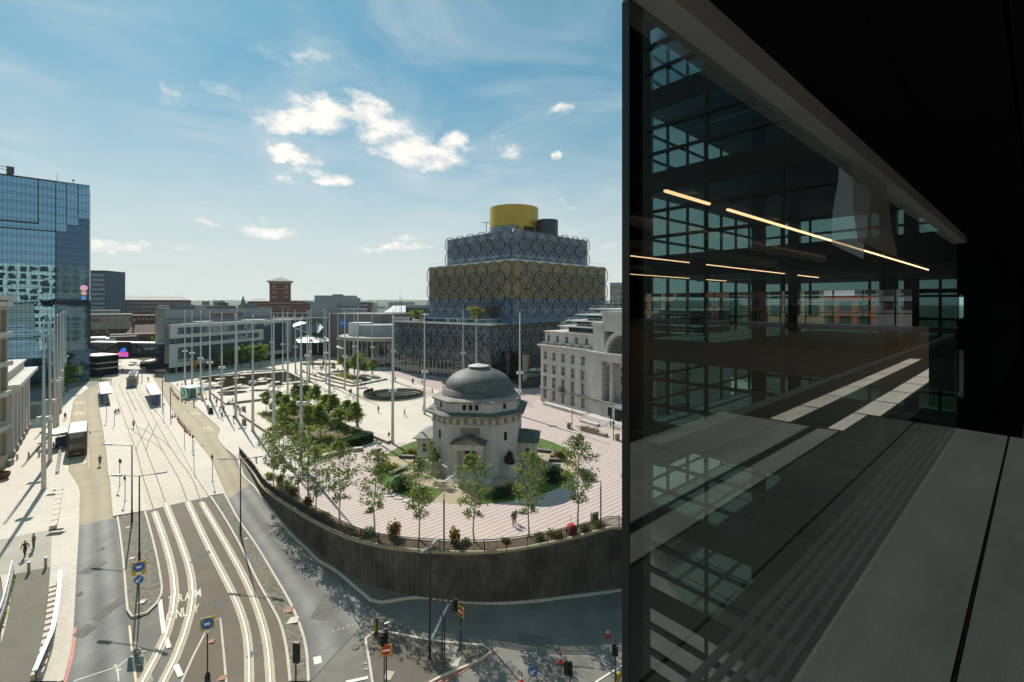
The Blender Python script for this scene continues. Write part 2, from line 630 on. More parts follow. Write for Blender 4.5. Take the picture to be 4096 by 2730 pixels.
m_white = mat('white_road_paint', (.72, .69, .62), .7, .12, 2.0, fine=.12)
m_paint_y = mat('cream_road_paint', (.66, .53, .33), .7, .15, 2.0, fine=.12)
m_paint_r = mat('red_road_paint', (.55, .19, .16), .7, .15, 2.0, fine=.12)
m_steel = mat('rail_steel', (.50, .49, .47), .45, .05, 3, metal=.8)
m_rail_d = mat('worn_groove_rail', (.31, .28, .24), .95, .1, 2, spec=0)
m_far = mat('far_ground', (.06, .075, .04), .95, .4, .01, fine=.3, fscale=.05)
m_soil = mat('soil', (.17, .125, .08), .95, .3, 2, bump=.5, fine=.3)
# wheel tracks: wear that runs along each lane
for mm in (m_asphalt_w, m_beige):
    N, L, b = tex_chain(mm)
    uvn = N.new('ShaderNodeUVMap')
    sx = N.new('ShaderNodeSeparateXYZ')
    L.new(uvn.outputs[0], sx.inputs[0])
    s1 = N.new('ShaderNodeMath'); s1.operation = 'MULTIPLY'; s1.inputs[1].default_value = 4 * PI
    L.new(sx.outputs[0], s1.inputs[0])
    s2 = N.new('ShaderNodeMath'); s2.operation = 'COSINE'
    L.new(s1.outputs[0], s2.inputs[0])
    s3 = N.new('ShaderNodeMapRange'); s3.inputs['From Min'].default_value = 1; s3.inputs['From Max'].default_value = -1
    L.new(s2.outputs[0], s3.inputs['Value'])
    mul_color(mm, s3.outputs[0], *((.80, 1.32) if mm is m_asphalt_w else (.93, 1.07)))

# pink paving with pale bands
def band_paving(name, col, ang, period, width, colb):
    m = mat(name, col, .8, .07, .25, fine=.07, fscale=6)
    N, L, b = tex_chain(m)
    tc = N.new('ShaderNodeTexCoord')
    mp = N.new('ShaderNodeMapping'); mp.inputs['Rotation'].default_value = (0, 0, ang)
    L.new(tc.outputs['Object'], mp.inputs[0])
    sx = N.new('ShaderNodeSeparateXYZ'); L.new(mp.outputs[0], sx.inputs[0])
    d = N.new('ShaderNodeMath'); d.operation = 'DIVIDE'; d.inputs[1].default_value = period
    L.new(sx.outputs[1], d.inputs[0])
    fr = N.new('ShaderNodeMath'); fr.operation = 'FRACT'; L.new(d.outputs[0], fr.inputs[0])
    lt = N.new('ShaderNodeMath'); lt.operation = 'LESS_THAN'; lt.inputs[1].default_value = width / period
    L.new(fr.outputs[0], lt.inputs[0])
    mx = N.new('ShaderNodeMix'); mx.data_type = 'RGBA'
    L.new(lt.outputs[0], mx.inputs[0])
    L.new(b.inputs['Base Color'].links[0].from_socket, mx.inputs[6])
    mx.inputs[7].default_value = (*colb, 1)
    L.new(mx.outputs[2], b.inputs['Base Color'])
    joints(m, .9, .3, .010, .85, rot=ang)
    return m
m_pink = band_paving('pink_banded_paving', (.43, .335, .31), R(-40), .78, .12, (.66, .61, .55))

# ---- base sheet
ctr_bowl = pl(1577, 1580)
BOWL_R = 8.6
xs = [-6000, -3000, -1200, -400, -200, -150] + [-130 + 3 * i for i in range(72)] + [110, 150, 400, 1200, 3000, 6000]
ys = [-3000, -500, -100, -30] + [-9 + 3 * i for i in range(40)] + [111 + 3 * i for i in range(16)] + [165, 200, 400, 1000, 3000, 6000]
mb = MB()
for y in ys:
    for x in xs:
        pit = (x - ctr_bowl.x) ** 2 + (y - ctr_bowl.y) ** 2 < 12.5 ** 2
        mb.v.append((x, y, -6 if pit else T(x, y) - .03))
nx = len(xs)
for j in range(len(ys) - 1):
    for i in range(nx - 1):
        mb.f.append((j * nx + i, j * nx + i + 1, (j + 1) * nx + i + 1, (j + 1) * nx + i))
        near = -150 <= xs[i] < 110 and -30 <= ys[j] < 160
        mb.m.append(0 if near else 1)
ground = mb.obj('ground', [m_asphalt, m_far], kind='structure')

def S(reg, *pp, z=0.0):
    return [st(*reg(x, y), z) for x, y in pp]
def dstrip(A, B, n, k, dz):
    A, B = resample(A, n), resample(B, n)
    mb = MB()
    if dz:
        pass
    rows = []
    for a, b in zip(A, B):
        rows.append([Vector((a.lerp(b, j / k).x, a.lerp(b, j / k).y, 0)) for j in range(k + 1)])
    mb.uv = {}
    d = 0
    for i, r in enumerate(rows):
        if i:
            d += (r[k // 2] - rows[i - 1][k // 2]).length
        for j, p in enumerate(r):
            mb.uv[len(mb.v)] = (j / k, d)
            mb.v.append((p.x, p.y, T(p.x, p.y) + dz))
    for i in range(n - 1):
        for j in range(k):
            q = (i * (k + 1) + j, i * (k + 1) + j + 1, (i + 1) * (k + 1) + j + 1, (i + 1) * (k + 1) + j)
            a, b, c = (Vector(mb.v[x]) for x in q[:3])
            if (b.x - a.x) * (c.y - a.y) - (b.y - a.y) * (c.x - a.x) < 0:
                q = q[::-1]
            mb.f.append(q); mb.m.append(0)
    return mb
def line_strip(pts, w, dz, n=None):
    """flat band of width w along a street polyline"""
    ln = sum((b - a).length for a, b in zip(pts, pts[1:]))
    n = n or max(2, int(ln / 1.5) + 1)
    P = resample(pts, n) if len(pts) > 2 or n > 2 else pts
    A, B = drape(offset(P, w / 2), dz), drape(offset(P, -w / 2), dz)
    return MB().strip(A, B)
def kerb_mb(pts, w=.16, h=.12, n=None, base=-.15):
    ln = sum((b - a).length for a, b in zip(pts, pts[1:]))
    P = resample(pts, n or max(3, int(ln / 1.2)))
    A, B = offset(P, w / 2), offset(P, -w / 2)
    mb = MB()
    k = len(P)
    for a, b in zip(A, B):
        za, zb = T(a.x, a.y), T(b.x, b.y)
        mb.v += [(a.x, a.y, za + base), (a.x, a.y, za + h), (b.x, b.y, zb + h), (b.x, b.y, zb + base)]
    for i in range(k - 1):
        o = i * 4
        for j in range(3):
            mb.f.append((o + j, o + j + 1, o + j + 5, o + j + 4)); mb.m.append(0)
    mb.f.append((0, 1, 2, 3)); mb.m.append(0)
    mb.f.append(((k - 1) * 4, (k - 1) * 4 + 1, (k - 1) * 4 + 2, (k - 1) * 4 + 3)); mb.m.append(0)
    return mb

# ---- the left street (bus lane road)
LL = S(rB, (700, 868), (655, 905), (640, 960), (622, 1050), (606, 1180), (598, 1300), (585, 1400), (572, 1480), (590, 1530)) + S(rC, (583, 110), (586, 240), (583, 380), (575, 520), (556, 800), (545, 1000), (528, 1230), (500, 1400), (455, 1568))
LR = S(rB, (880, 812), (886, 900), (897, 1000), (918, 1130), (945, 1290), (962, 1420), (972, 1540)) + S(rC, (838, 60), (850, 200), (862, 340), (880, 500), (908, 720), (940, 920), (965, 1080), (990, 1240), (1020, 1400), (1048, 1568))
road_left = thing('road_base', None, None) if False else None
lroad = dstrip(LL[:12] if False else LL, LR, 90, 8, .004)
# split by distance into the buff far part and the grey near part
cutv = T
def split_strip(A, B, n, k, dz, tcut, ma, mb_, names, kind='structure'):
    A, B = resample(A, n), resample(B, n)
    c = int(n * tcut)
    o1 = dstrip(A[:c + 1], B[:c + 1], c + 1, k, dz).obj(names[0], ma, kind=kind)
    o2 = dstrip(A[c:], B[c:], n - c, k, dz).obj(names[1], mb_, kind=kind)
    return o1, o2
def frac_at(A, p, n=200):
    P = resample(A, n)
    return min(range(n), key=lambda i: (P[i] - p).length) / (n - 1)
cut = frac_at(LL, st(*rC(583, 382)))
bus_road, left_road = split_strip(LL, LR, 96, 8, .004, cut, m_beige, m_asphalt_w, ('bus_road', 'road'))
# far junction apron beyond the bus road
mb = MB().poly([p + Vector((0, 0, .002)) for p in S(rB, (800, 788), (1000, 700), (1120, 650), (1010, 770), (885, 815), (880, 900), (760, 920), (655, 908), (700, 866))])
mb.obj('road_junction', m_beige, kind='structure')
# ---- right lane
RL = S(rH, (800, 395), (850, 480), (920, 610), (985, 725), (1050, 830), (1150, 950), (1240, 1060), (1390, 1250), (1470, 1400)) + S(rL, (884, 10), (940, 145), (1040, 330), (1180, 530), (1320, 760), (1430, 950), (1510, 1130), (1562, 1320), (1580, 1568))
RR = S(rH, (880, 385), (930, 432), (1000, 475), (1080, 545), (1190, 655), (1300, 748), (1430, 870), (1524, 955), (1503, 1050)) + S(rL, (1080, 5), (1165, 95), (1230, 182), (1340, 333), (1450, 462), (1560, 565)) + S(rK, (130, 392), (250, 460), (430, 610), (560, 740))
cut = frac_at(RL, st(*rL(955, 165)))
rl_road, rl_near = split_strip(RL, RR, 96, 8, .004, cut, m_beige, m_asphalt_w, ('bus_road', 'road'))
# ---- tram way
TL = S(rH, (345, 235), (420, 330), (395, 420), (385, 500), (402, 560), (430, 660), (465, 830), (520, 1060), (560, 1210), (590, 1330)) + S(rC, (1035, 20), (1095, 275))
TR = S(rH, (600, 230), (740, 330), (735, 420), (660, 500), (690, 552), (765, 660), (840, 762), (930, 872), (1050, 1060), (1150, 1242)) + S(rL, (718, 0), (828, 165))
dstrip(TL, TR, 80, 8, .006).obj('tramway_paving', m_cream2, kind='structure')
far_st = MB().poly([p + Vector((0, 0, .001)) for p in S(rH, (335, 212), (500, 215), (640, 228), (760, 262), (860, 345), (890, 400), (700, 520), (380, 470), (250, 440), (340, 380), (360, 330))])
far_st.obj('far_street', m_cream2, kind='structure')
DL = S(rL, (338, 277), (385, 430), (432, 620), (458, 760), (474, 895), (452, 940), (480, 1110), (545, 1320), (610, 1480), (650, 1568))
DR = S(rL, (828, 166), (960, 370), (1085, 575), (1195, 765), (1232, 850), (1330, 1050), (1400, 1250), (1425, 1420), (1430, 1568))
tram_brown = dstrip(DL, DR, 60, 12, .009).obj('tramway_asphalt', m_brown, kind='structure')
# ---- platforms
def platform(name, A, B, n, k, h, m, kerbs=(1, 1)):
    p = dstrip(A, B, n, k, h).obj(name, m, kind='structure')
    for on, E, s in ((kerbs[0], A, 1), (kerbs[1], B, -1)):
        if on:
            kerb_mb(E, .3, h + .015).obj('kerb', m_kerb, p)
    return p
PLA = S(rB, (882, 815), (890, 905), (902, 1000), (925, 1130), (950, 1290), (968, 1420), (978, 1540)) + S(rC, (842, 60), (854, 200), (866, 318))
PLB = S(rH, (388, 505), (404, 560), (432, 660), (467, 830), (522, 1060), (562, 1210), (592, 1330)) + S(rC, (1038, 20), (1068, 150), (1093, 278))
# the platform's near end follows the island; equalise both edges
plat_l = platform('platform', PLA, PLB, 60, 4, .13, m_cream)
PRA = S(rH, (664, 505), (694, 552), (768, 660), (843, 762), (933, 872), (1053, 1060), (1153, 1242)) + S(rL, (722, 0), (832, 165))
PRB = S(rH, (800, 420), (846, 484), (916, 614), (981, 729), (1046, 834), (1236, 1064), (1386, 1254)) + S(rL, (880, 12), (938, 146))
plat_r = platform('platform', PRA, PRB, 60, 4, .13, m_cream)
# ---- setts islands
ILA = S(rL, (132, 322), (160, 520), (185, 760), (200, 950), (215, 1062), (240, 1078))
ILB = S(rL, (338, 281), (382, 430), (428, 620), (455, 770), (466, 900), (400, 1010), (300, 1078))
isl = dstrip(ILA, ILB, 40, 8, .11).obj('setts_island', m_setts, kind='structure')
kerb_mb(ILA + ILB[::-1], .18, .14).obj('kerb', m_kerb, isl)
IRA = S(rL, (836, 170), (960, 362), (1080, 580), (1180, 790), (1272, 955), (1360, 1125), (1405, 1300), (1425, 1450), (1436, 1568))
IRB = S(rL, (940, 148), (1040, 333), (1178, 533), (1316, 763), (1426, 953), (1506, 1133), (1558, 1322), (1576, 1568))
isr = dstrip(IRA, IRB, 60, 6, .11).obj('setts_island', m_setts, kind='structure')
kerb_mb(IRA, .22, .14).obj('kerb', m_kerb, isr)
kerb_mb(IRB, .22, .14).obj('kerb', m_kerb, isr)
# pale covers set in the setts
for reg, (x, y), w, h, mm, par in ((rL, (305, 968), .85, .6, m_kerb, isl), (rL, (238, 637), .6, .4, m_kerb, isl), (rL, (216, 402), .5, .35, m_kerb, isl), (rL, (1435, 1110), 1.5, .9, m_kerb, isr), (rL, (1410, 1030), 1.1, .9, mat('rusty_plate', (.34, .17, .10), .8, .2, 2), isr), (rL, (1100, 490), .5, .35, m_kerb, isr)):
    p = st(*reg(x, y))
    MB().cbox(0, 0, 0, w, h, .02).obj('cover_slab', mm, par, loc=(p.x, p.y, T(p.x, p.y) + .108), rz=R(12))
# triangular lay-by island between the tracks
ti = S(rL, (610, 1590), (690, 1405), (760, 1265), (822, 1150), (868, 1083), (898, 1072), (912, 1110), (925, 1250), (940, 1400), (955, 1590))
tri = dstrip(ti[:6], ti[5:][::-1] + [ti[5]] if False else [ti[9], ti[8], ti[8].lerp(ti[7], .5), ti[7], ti[6], ti[5]], 24, 4, .03).obj('traffic_island', m_brown, kind='structure')
kerb_mb(ti, .16, .06).obj('kerb', m_kerb, tri)
for x, y in ((822, 1262), (905, 1540)):
    p = st(*rL(x, y))
    MB().cbox(0, 0, 0, .9, .5, .01).obj('cover_slab', mat('rusty_plate'), tri, loc=(p.x, p.y, T(p.x, p.y) + .035), rz=R(15))
# ---- tram rails
RAILS = [[(rH, (350, 232)), (rH, (470, 330)), (rH, (500, 400)), (rH, (440, 445)), (rH, (403, 500)), (rH, (412, 560)), (rH, (470, 720)), (rH, (540, 920)), (rH, (640, 1190)), (rL, (325, 20)), (rL, (405, 260)), (rL, (480, 470)), (rL, (540, 680)), (rL, (565, 850)), (rL, (558, 990)), (rL, (520, 1150)), (rL, (450, 1320)), (rL, (350, 1510)), (rL, (300, 1600))],
         [(rH, (400, 232)), (rH, (540, 330)), (rH, (550, 400)), (rH, (490, 455)), (rH, (463, 505)), (rH, (485, 560)), (rH, (560, 720)), (rH, (640, 920)), (rH, (745, 1190)), (rL, (428, 20)), (rL, (505, 240)), (rL, (600, 480)), (rL, (672, 690)), (rL, (700, 850)), (rL, (698, 960)), (rL, (668, 1100)), (rL, (600, 1310)), (rL, (515, 1500)), (rL, (460, 1600))],
         [(rH, (600, 420)), (rH, (580, 500)), (rH, (595, 560)), (rH, (690, 740)), (rH, (770, 900)), (rH, (920, 1190)), (rL, (590, 20)), (rL, (665, 210)), (rL, (790, 480)), (rL, (892, 680)), (rL, (980, 850)), (rL, (1045, 990)), (rL, (1100, 1160)), (rL, (1124, 1350)), (rL, (1128, 1600))],
         [(rH, (660, 420)), (rH, (640, 500)), (rH, (655, 560)), (rH, (760, 730)), (rH, (850, 890)), (rH, (1015, 1180)), (rL, (690, 20)), (rL, (760, 190)), (rL, (880, 400)), (rL, (990, 590)), (rL, (1092, 780)), (rL, (1175, 970)), (rL, (1240, 1170)), (rL, (1272, 1350)), (rL, (1290, 1600))]]
near_from = [st(*rL(*p)) for p in ((405, 260), (505, 240), (665, 210), (760, 190))]
for k, r in enumerate(RAILS):
    P = resample([st(*reg(*p)) for reg, p in r], 90)
    i0 = min(range(90), key=lambda i: (P[i] - near_from[k]).length)
    bed = MB().strip(drape(offset(P[i0:], .36), .02), drape(offset(P[i0:], -.36), .02), 1)
    bed.obj('rail_bed', m_conc, tram_brown)
    for s in ((.0, .075, m_steel), (.11, .05, m_rail_d)):
        mb = MB().strip(drape(offset(P[i0:], s[0] + s[1] / 2), .03), drape(offset(P[i0:], s[0] - s[1] / 2), .03))
        mb.obj('rail', s[2], tram_brown)
    mb = MB().strip(drape(offset(P[:i0 + 1], .07), .011), drape(offset(P[:i0 + 1], -.07), .011))
    mb.obj('rail', m_rail_d, tram_brown)
# crossover
for pts in (((640, 1190), (655, 1120), (690, 1060), (740, 970), (772, 890)), ((745, 1180), (765, 1100), (820, 985), (853, 890)), ((560, 940), (690, 1040), (830, 1110), (915, 1185)), ((640, 930), (800, 1010), (930, 1090), (1010, 1175))):
    line_strip(S(rH, *pts), .15, .0135).obj('rail', m_rail_d, tram_brown)
line_strip(S(rH, (540, 563), (590, 670), (642, 778)), .3, .009).obj('drain_channel', mat('drain', (.2, .17, .12)), tram_brown)
# ---- left pavement
PV = LL
west = [st(*rB(760, 770)), st(*rB(600, 820)), st(*rB(260, 1060)), st(*rB(60, 1480)), st(*rB(-60, 1568)), st(*rC(-100, 120)), st(*rC(-110, 420)), st(*rC(-40, 640)), st(*rC(20, 880)), st(*rC(-10, 1568))]
lp = dstrip(resample(west, 60), resample([st(*rB(795, 790))] + LL, 60), 60, 14, .09).obj('pavement', m_cream, kind='structure')
kerb_mb(LL, .35, .11).obj('kerb', m_kerb, lp)
kerb_mb([st(*rB(795, 790)), st(*rB(700, 866))], .35, .11).obj('kerb', m_kerb, lp)
# grey strip of the pavement where the two walkers are, ramp path
gp = dstrip(S(rC, (-20, 498), (60, 486), (200, 455), (300, 437), (392, 424)), S(rC, (-60, 760), (80, 756), (190, 736), (300, 718), (384, 700)), 12, 6, .096).obj('pavement', m_grey_pave, kind='structure')
ramp = dstrip(S(rC, (95, 760), (75, 980), (30, 1200), (-30, 1400), (-60, 1600)), S(rC, (382, 702), (360, 960), (330, 1200), (285, 1420), (215, 1600)), 24, 8, .1).obj('path', mat('path_tarmac', (.16, .15, .115), .9, .15, .5, bump=.3, fine=.2, fscale=20), kind='structure')
# ---- painted markings
def paint(par, reg, pts, w, m=m_white, dz=.0105, name='road_marking'):
    return line_strip(S(reg, *pts), w, dz).obj(name, m, par)
def wedge(par, reg, pts, m=m_white, dz=.012):
    P = S(reg, *pts, z=dz)
    return MB().poly(P).obj('road_marking', m, par)
paint(tram_brown, rL, [(452, 945), (468, 1080), (484, 1200)], .34, dz=.03)
paint(tram_brown, rL, [(500, 1235), (522, 1310)], .34, dz=.03)
paint(tram_brown, rL, [(573, 1438), (610, 1525)], .4, dz=.03)
for q in ([(222, 1140), (238, 1290), (272, 1568)],):
    paint(left_road, rL, q, .16, m_paint_y)
paint(left_road, rL, [(262, 1260), (330, 1420), (390, 1568)], .35, mat('worn_white_paint', (.30, .28, .23), .8, .2, 2, fine=.2))
for y in (1336, 1436, 1541):
    paint(left_road, rL, [(270, y + 4), (350 if y != 1541 else 400, y - 2)], .10, m_paint_y)
for dx in (0, 16):
    paint(left_road, rC, [(553 + dx, 1150), (548 + dx, 1260), (520 + dx, 1420), (478 + dx, 1568)], .13, m_paint_r)
for a, b in (((555, 1560), (890, 1450)), ((890, 1450), (1000, 1365)), ((886, 1455), (897, 1560))):
    paint(left_road, rC, [a, b], .07, m_white)
for x, y in ((870, 1440), (905, 1470), (880, 1475)):
    paint(left_road, rC, [(x - 8, y + 8), (x + 12, y - 6)], .12, m_white)
# bus bay outline and dashes on the buff road
for a, b in (((625, 1010), (652, 905)), ((596, 1530), (603, 1420))):
    paint(bus_road, rB, [a, b], .35, m_paint_y)
for reg, y0, y1, x0, x1, n in ((rB, 1185, 1500, 783, 795, 15), (rB, 895, 1040, 766, 764, 8)):
    for i in range(n):
        t = i / (n - 1)
        yy = y0 + (y1 - y0) * t
        paint(bus_road, reg, [(x0 + (x1 - x0) * t, yy - 4), (x0 + (x1 - x0) * t, yy + 5)], .16, m_paint_y)
for x, y in ((822, 1093), (826, 1293), (834, 1395)):
    paint(bus_road, rB, [(x - 14, y), (x + 12, y - 1)], .14, m_white)
paint(bus_road, rB, [(600, 1525), (690, 1505), (788, 1490)], .1, m_paint_y)
paint(bus_road, rB, [(690, 850), (780, 843), (868, 845)], .1, m_paint_y)
for reg, pts in ((rH, [(1290, 735), (1420, 860), (1515, 950)]),):
    paint(rl_road, reg, pts, .2, m_paint_y)
for i in range(12):
    t = i / 11
    x, y = 1140 + 200 * t, 770 + 215 * t
    paint(rl_road, rH, [(x - 4, y - 4), (x + 4, y + 5)], .16, m_paint_y)
paint(rl_road, rH, [(1350, 990), (1510, 972)], .1, m_paint_y)
for x, y in ((1280, 1062), (1355, 1046)):
    paint(rl_road, rH, [(x - 8, y), (x + 8, y - 3)], .14, m_white)
# letters on the road: each character laid flat between a base line and a cap line
_fc = {}
def glyph_mesh(ch):
    if ch not in _fc:
        c = bpy.data.curves.new('glyph', 'FONT')
        c.body = ch
        c.offset = .022
        o = bpy.data.objects.new('glyph', c)
        COL.objects.link(o)
        dg = bpy.context.evaluated_depsgraph_get()
        me = bpy.data.meshes.new_from_object(o.evaluated_get(dg))
        bpy.data.objects.remove(o)
        vs = [v.co.copy() for v in me.vertices]
        fs = [tuple(p.vertices) for p in me.polygons]
        x0, x1 = min(v.x for v in vs), max(v.x for v in vs)
        y0, y1 = min(v.y for v in vs), max(v.y for v in vs)
        _fc[ch] = ([((v.x - x0) / (x1 - x0), (v.y - y0) / (y1 - y0)) for v in vs], fs, (x1 - x0) / (y1 - y0))
        bpy.data.meshes.remove(me)
    return _fc[ch]
def flat_char(ch, par, p0, p1, u0, m, dz=.036):
    vs, fs, _ = glyph_mesh(ch)
    mb = MB()
    pts = []
    for x, y in vs:
        p = p0 + (p1 - p0) * x + (u0 - p0) * y
        pts.append((p.x, p.y, T(p.x, p.y) + dz))
    mb.add(pts, fs)
    return mb.obj('lettering', m, par)
for ch, a, b, c in (('T', (524, 978), (556, 970), (516, 926)), ('R', (592, 966), (632, 957), (588, 906)), ('A', (638, 957), (682, 945), (640, 896)), ('M', (718, 935), (766, 922), (714, 874)),
                    ('O', (496, 1108), (540, 1098), (508, 1040)), ('N', (572, 1090), (618, 1078), (574, 1022)), ('L', (628, 1076), (660, 1068), (622, 1008)), ('Y', (704, 1052), (746, 1036), (712, 990))):
    flat_char(ch, tram_brown, *(st(*rL(*q)) for q in (a, b, c)), m_paint_y if False else mat('cream_letter', (.66, .60, .47), .7, .1, 2))
def word(par, txt, reg, p0, p1, u0, m=m_paint_y, dz=.0105):
    """characters evenly along p0-p1, cap height to u0"""
    a, b, c = (st(*reg(*q)) for q in (p0, p1, u0))
    n = len(txt)
    for i, ch in enumerate(txt):
        q0 = a.lerp(b, i / n + .03 / n)
        q1 = a.lerp(b, (i + .82) / n)
        flat_char(ch, par, q0, q1, q0 + (c - a), m, dz)
word(bus_road, 'STOP', rB, (628, 1482), (784, 1470), (632, 1450))
word(bus_road, 'STOP', rB, (755, 1000), (668, 1003), (752, 1015))
word(bus_road, 'BUS', rB, (745, 1018), (655, 1022), (742, 1031))
word(bus_road, 'STOP', rB, (752, 912), (668, 914), (750, 922))
word(bus_road, 'BUS', rB, (748, 924), (668, 927), (746, 934))
word(rl_road, 'STOP', rH, (1415, 930), (1325, 945), (1425, 945))
word(rl_road, 'BUS', rH, (1440, 948), (1370, 962), (1450, 962))
word(rl_road, 'BUS', rH, (1305, 795), (1215, 800), (1312, 808))
word(rl_road, 'STOP', rH, (1280, 778), (1190, 786), (1290, 788))
# ---- near carriageway by the retaining wall
paint(rl_near, rK, [(950, 965), (1010, 830), (1076, 700)], .26, m_white)
paint(rl_near, rK, [(99, 1114), (155, 1098)], .85, m_white)
paint(rl_near, rK, [(330, 1268), (410, 1250), (492, 1232)], .3, m_white)
for x, y in ((240, 898), (282, 884), (345, 860), (380, 857), (312, 876)):
    paint(rl_near, rK, [(x - 7, y + 2), (x + 7, y - 2)], .3, mat('worn_white_paint'))
for x, y in ((470, 1132), (477, 1172)):
    paint(rl_near, rK, [(x - 16, y + 2), (x + 16, y - 3)], .22, mat('worn_white_paint'))
paint(rl_near, rK, [(300, 530), (350, 670), (400, 800), (440, 880)], .07, mat('tar_joint', (.05, .05, .05)))
for d in (0, 16):
    paint(rl_near, rK, [(60, 352 + d), (180, 420 + d), (300, 478 + d * .8), (370, 525 + d)], .1, m_paint_r)
    paint(rl_near, rK, [(1000 + d, 1266 + d), (1180, 1170 + d), (1310, 1100 + d), (1405 + d * .4, 1050 + d), (1420 + d, 1030)], .1, m_paint_r)
paint(rl_near, rK, [(2140, 1266), (2260, 1190), (2345, 1140)], .16, m_white)
# traffic island in the foreground
fi_pts = [(525, 1280), (500, 1110), (476, 975), (482, 938), (515, 910), (560, 903), (640, 908), (790, 938), (950, 968), (1150, 990), (1340, 1008), (1385, 1030), (1382, 1060), (1300, 1108), (1180, 1165), (1050, 1215), (930, 1280)]
FI = S(rK, *fi_pts)
mb = MB().poly([Vector((p.x, p.y, T(p.x, p.y) + .11)) for p in resample(FI, 60)])
fi = mb.obj('traffic_island', mat('island_paving', (.12, .105, .085), .85, .14, .5, bump=.2, fine=.15, fscale=20), kind='structure')
kerb_mb(FI, .2, .125).obj('kerb', m_kerb, fi)
for x, y, w, h in ((1062, 1052, 1.9, 1.5), (1110, 1122, 1.2, 1.1), (620, 1222, 1.3, .9), (960, 1055, .5, .5)):
    p = st(*rK(x, y))
    MB().cbox(0, 0, 0, w, h, .015).obj('cover_slab', mat('pale_slab', (.40, .37, .31), .8, .12, 1), fi, loc=(p.x, p.y, T(p.x, p.y) + .108), rz=R(-12))
# footway under the wall
WB = [(-48.3, 80.9), (-41, 72.5), (-35.7, 66.1), (-29, 60.1), (-23.4, 55.6), (-19.2, 52.7), (-14.9, 50.7), (-10.3, 49.6), (-3.8, 49.2), (1.3, 50.1), (7.0, 52.3), (11.8, 54.6)]
WALL = [Vector((x, y, 0)) for x, y in WB]
fw_out = S(rL, (1082, 5), (1167, 95), (1232, 182), (1342, 333), (1452, 462), (1560, 562)) + S(rK, (130, 388), (250, 455), (430, 605), (560, 690), (860, 655), (1250, 692), (1600, 690), (2000, 645), (2345, 598))
fw = dstrip(resample(WALL, 50), resample([st(*rI(400, 1142))] + fw_out, 50), 50, 4, .10).obj('footway', mat('footway_tarmac', (.15, .14, .115), .88, .12, .6, fine=.14, fscale=16), kind='structure')
kerb_mb([st(*rI(400, 1142))] + fw_out, .3, .125).obj('kerb', m_kerb, fw)

# ---- the square
square_edge = [st(*q) for q in (rH(880, 380), rH(930, 432), rH(1000, 475), rH(1080, 545), rH(1190, 655), rH(1300, 748), rH(1430, 870), rH(1524, 955), rH(1503, 1050), rI(260, 1012), rI(330, 1075), rI(400, 1138))]
out = [(p.x, p.y, .10) for p in square_edge] + [(p.x, p.y, .10) for p in resample(WALL, 40)] + [(24, 58, .1), (60, 66, .1), (80, 120, .1), (80, 270, .1), (-60, 290, .1), (-150, 260, .1), (-160, 215, .1)]
hole = [(ctr_bowl.x + BOWL_R * math.cos(t * PI / 24), ctr_bowl.y + BOWL_R * math.sin(t * PI / 24), .10) for t in range(48)]
square = MB().poly(out, hole=[hole]).obj('square_paving', m_cream, kind='structure')
kerb_mb(square_edge, .35, .115).obj('kerb', m_kerb, square)
SQ = .10
def sq(u, v, dz=0.0):
    """point on the square's paving"""
    p = at(u, v, SQ)
    p.z = SQ + dz
    return p
def Q(reg, *pp, z=0.0):
    return [sq(*reg(x, y), z) for x, y in pp]
pink = [sq(1137, 1932, .004), sq(1200, 1880, .004), sq(1283, 1832, .004), sq(1400, 1806, .004), sq(1500, 1786, .004), sq(1570, 1774, .004), sq(1690, 1764, .004)] + [Vector((-4, 110, .104)), sq(2072, 1642, .004), sq(2112, 1622, .004), sq(2200, 1590, .004), Vector((60, 126, .104)), Vector((60, 68, .104)), Vector((24, 58.2, .104))] + [Vector((p.x, p.y, .104)) for p in resample(WALL, 40)[::-1][:30] if p.x > -34]
MB().poly(pink).obj('pink_paving', m_pink, square)
mv = [sq(1508, 1482, .008), sq(1600, 1466, .008), sq(2150, 1470, .008), sq(2190, 1590, .008), sq(2060, 1640, .008), Vector((-6, 118, .108)), sq(1800, 1580, .008), sq(1720, 1552, .008), sq(1600, 1512, .008)]
MB().poly(mv).obj('mauve_shade_paving', m_mauve, square)  # dark pink paving, part of its mauve tone is painted shadow
# sunken round court
mb = MB()
n = 48
mb.lathe([(BOWL_R, .098), (BOWL_R, -3.6)], n, (0, 0), 0)
mb.lathe([(BOWL_R - .01, -3.6), (0.01, -3.6)], n, (0, 0), 1)
court = mb.obj('sunken_court', [mat('court_wall', (.17, .145, .115), .85, .15, .8), mat('court_floor', (.12, .105, .085), .85, .12, .8)], loc=(ctr_bowl.x, ctr_bowl.y, 0), kind='structure')
for i in range(4):      # curved steps rising to the back and right
    r0 = BOWL_R - .05 - i * .7
    mb = MB().lathe([(r0, -.35 - i * .45), (r0 - .7, -.35 - i * .45), (r0 - .7, -.9 - i * .45)], 30, (0, 0), 0, R(-15), R(150))
    mb.obj('step', mat('court_step', (.27, .235, .19), .85, .12, .8), court)
mb = MB().lathe([(BOWL_R + 2.6, .006), (BOWL_R + .3, .006)], 48)
mb.obj('paving_ring', mat('warm_paving', (.42, .36, .27), .8, .08, .4), court, loc=(.6, .2, .1))
mb = MB().lathe([(BOWL_R + .28, .1), (BOWL_R + .28, .32), (BOWL_R + .02, .32), (BOWL_R + .02, .1)], 48)
mb.obj('coping_ring', mat('warm_paving'), court)
mb = MB().lathe([(BOWL_R + .10, .32), (BOWL_R + .10, 1.25), (BOWL_R + .05, 1.25), (BOWL_R + .05, .32)], 40, (0, 0), 0, R(150), R(385))
mb.obj('balustrade', mat('dark_balustrade', (.03, .03, .03), .35, .1, 1), court)
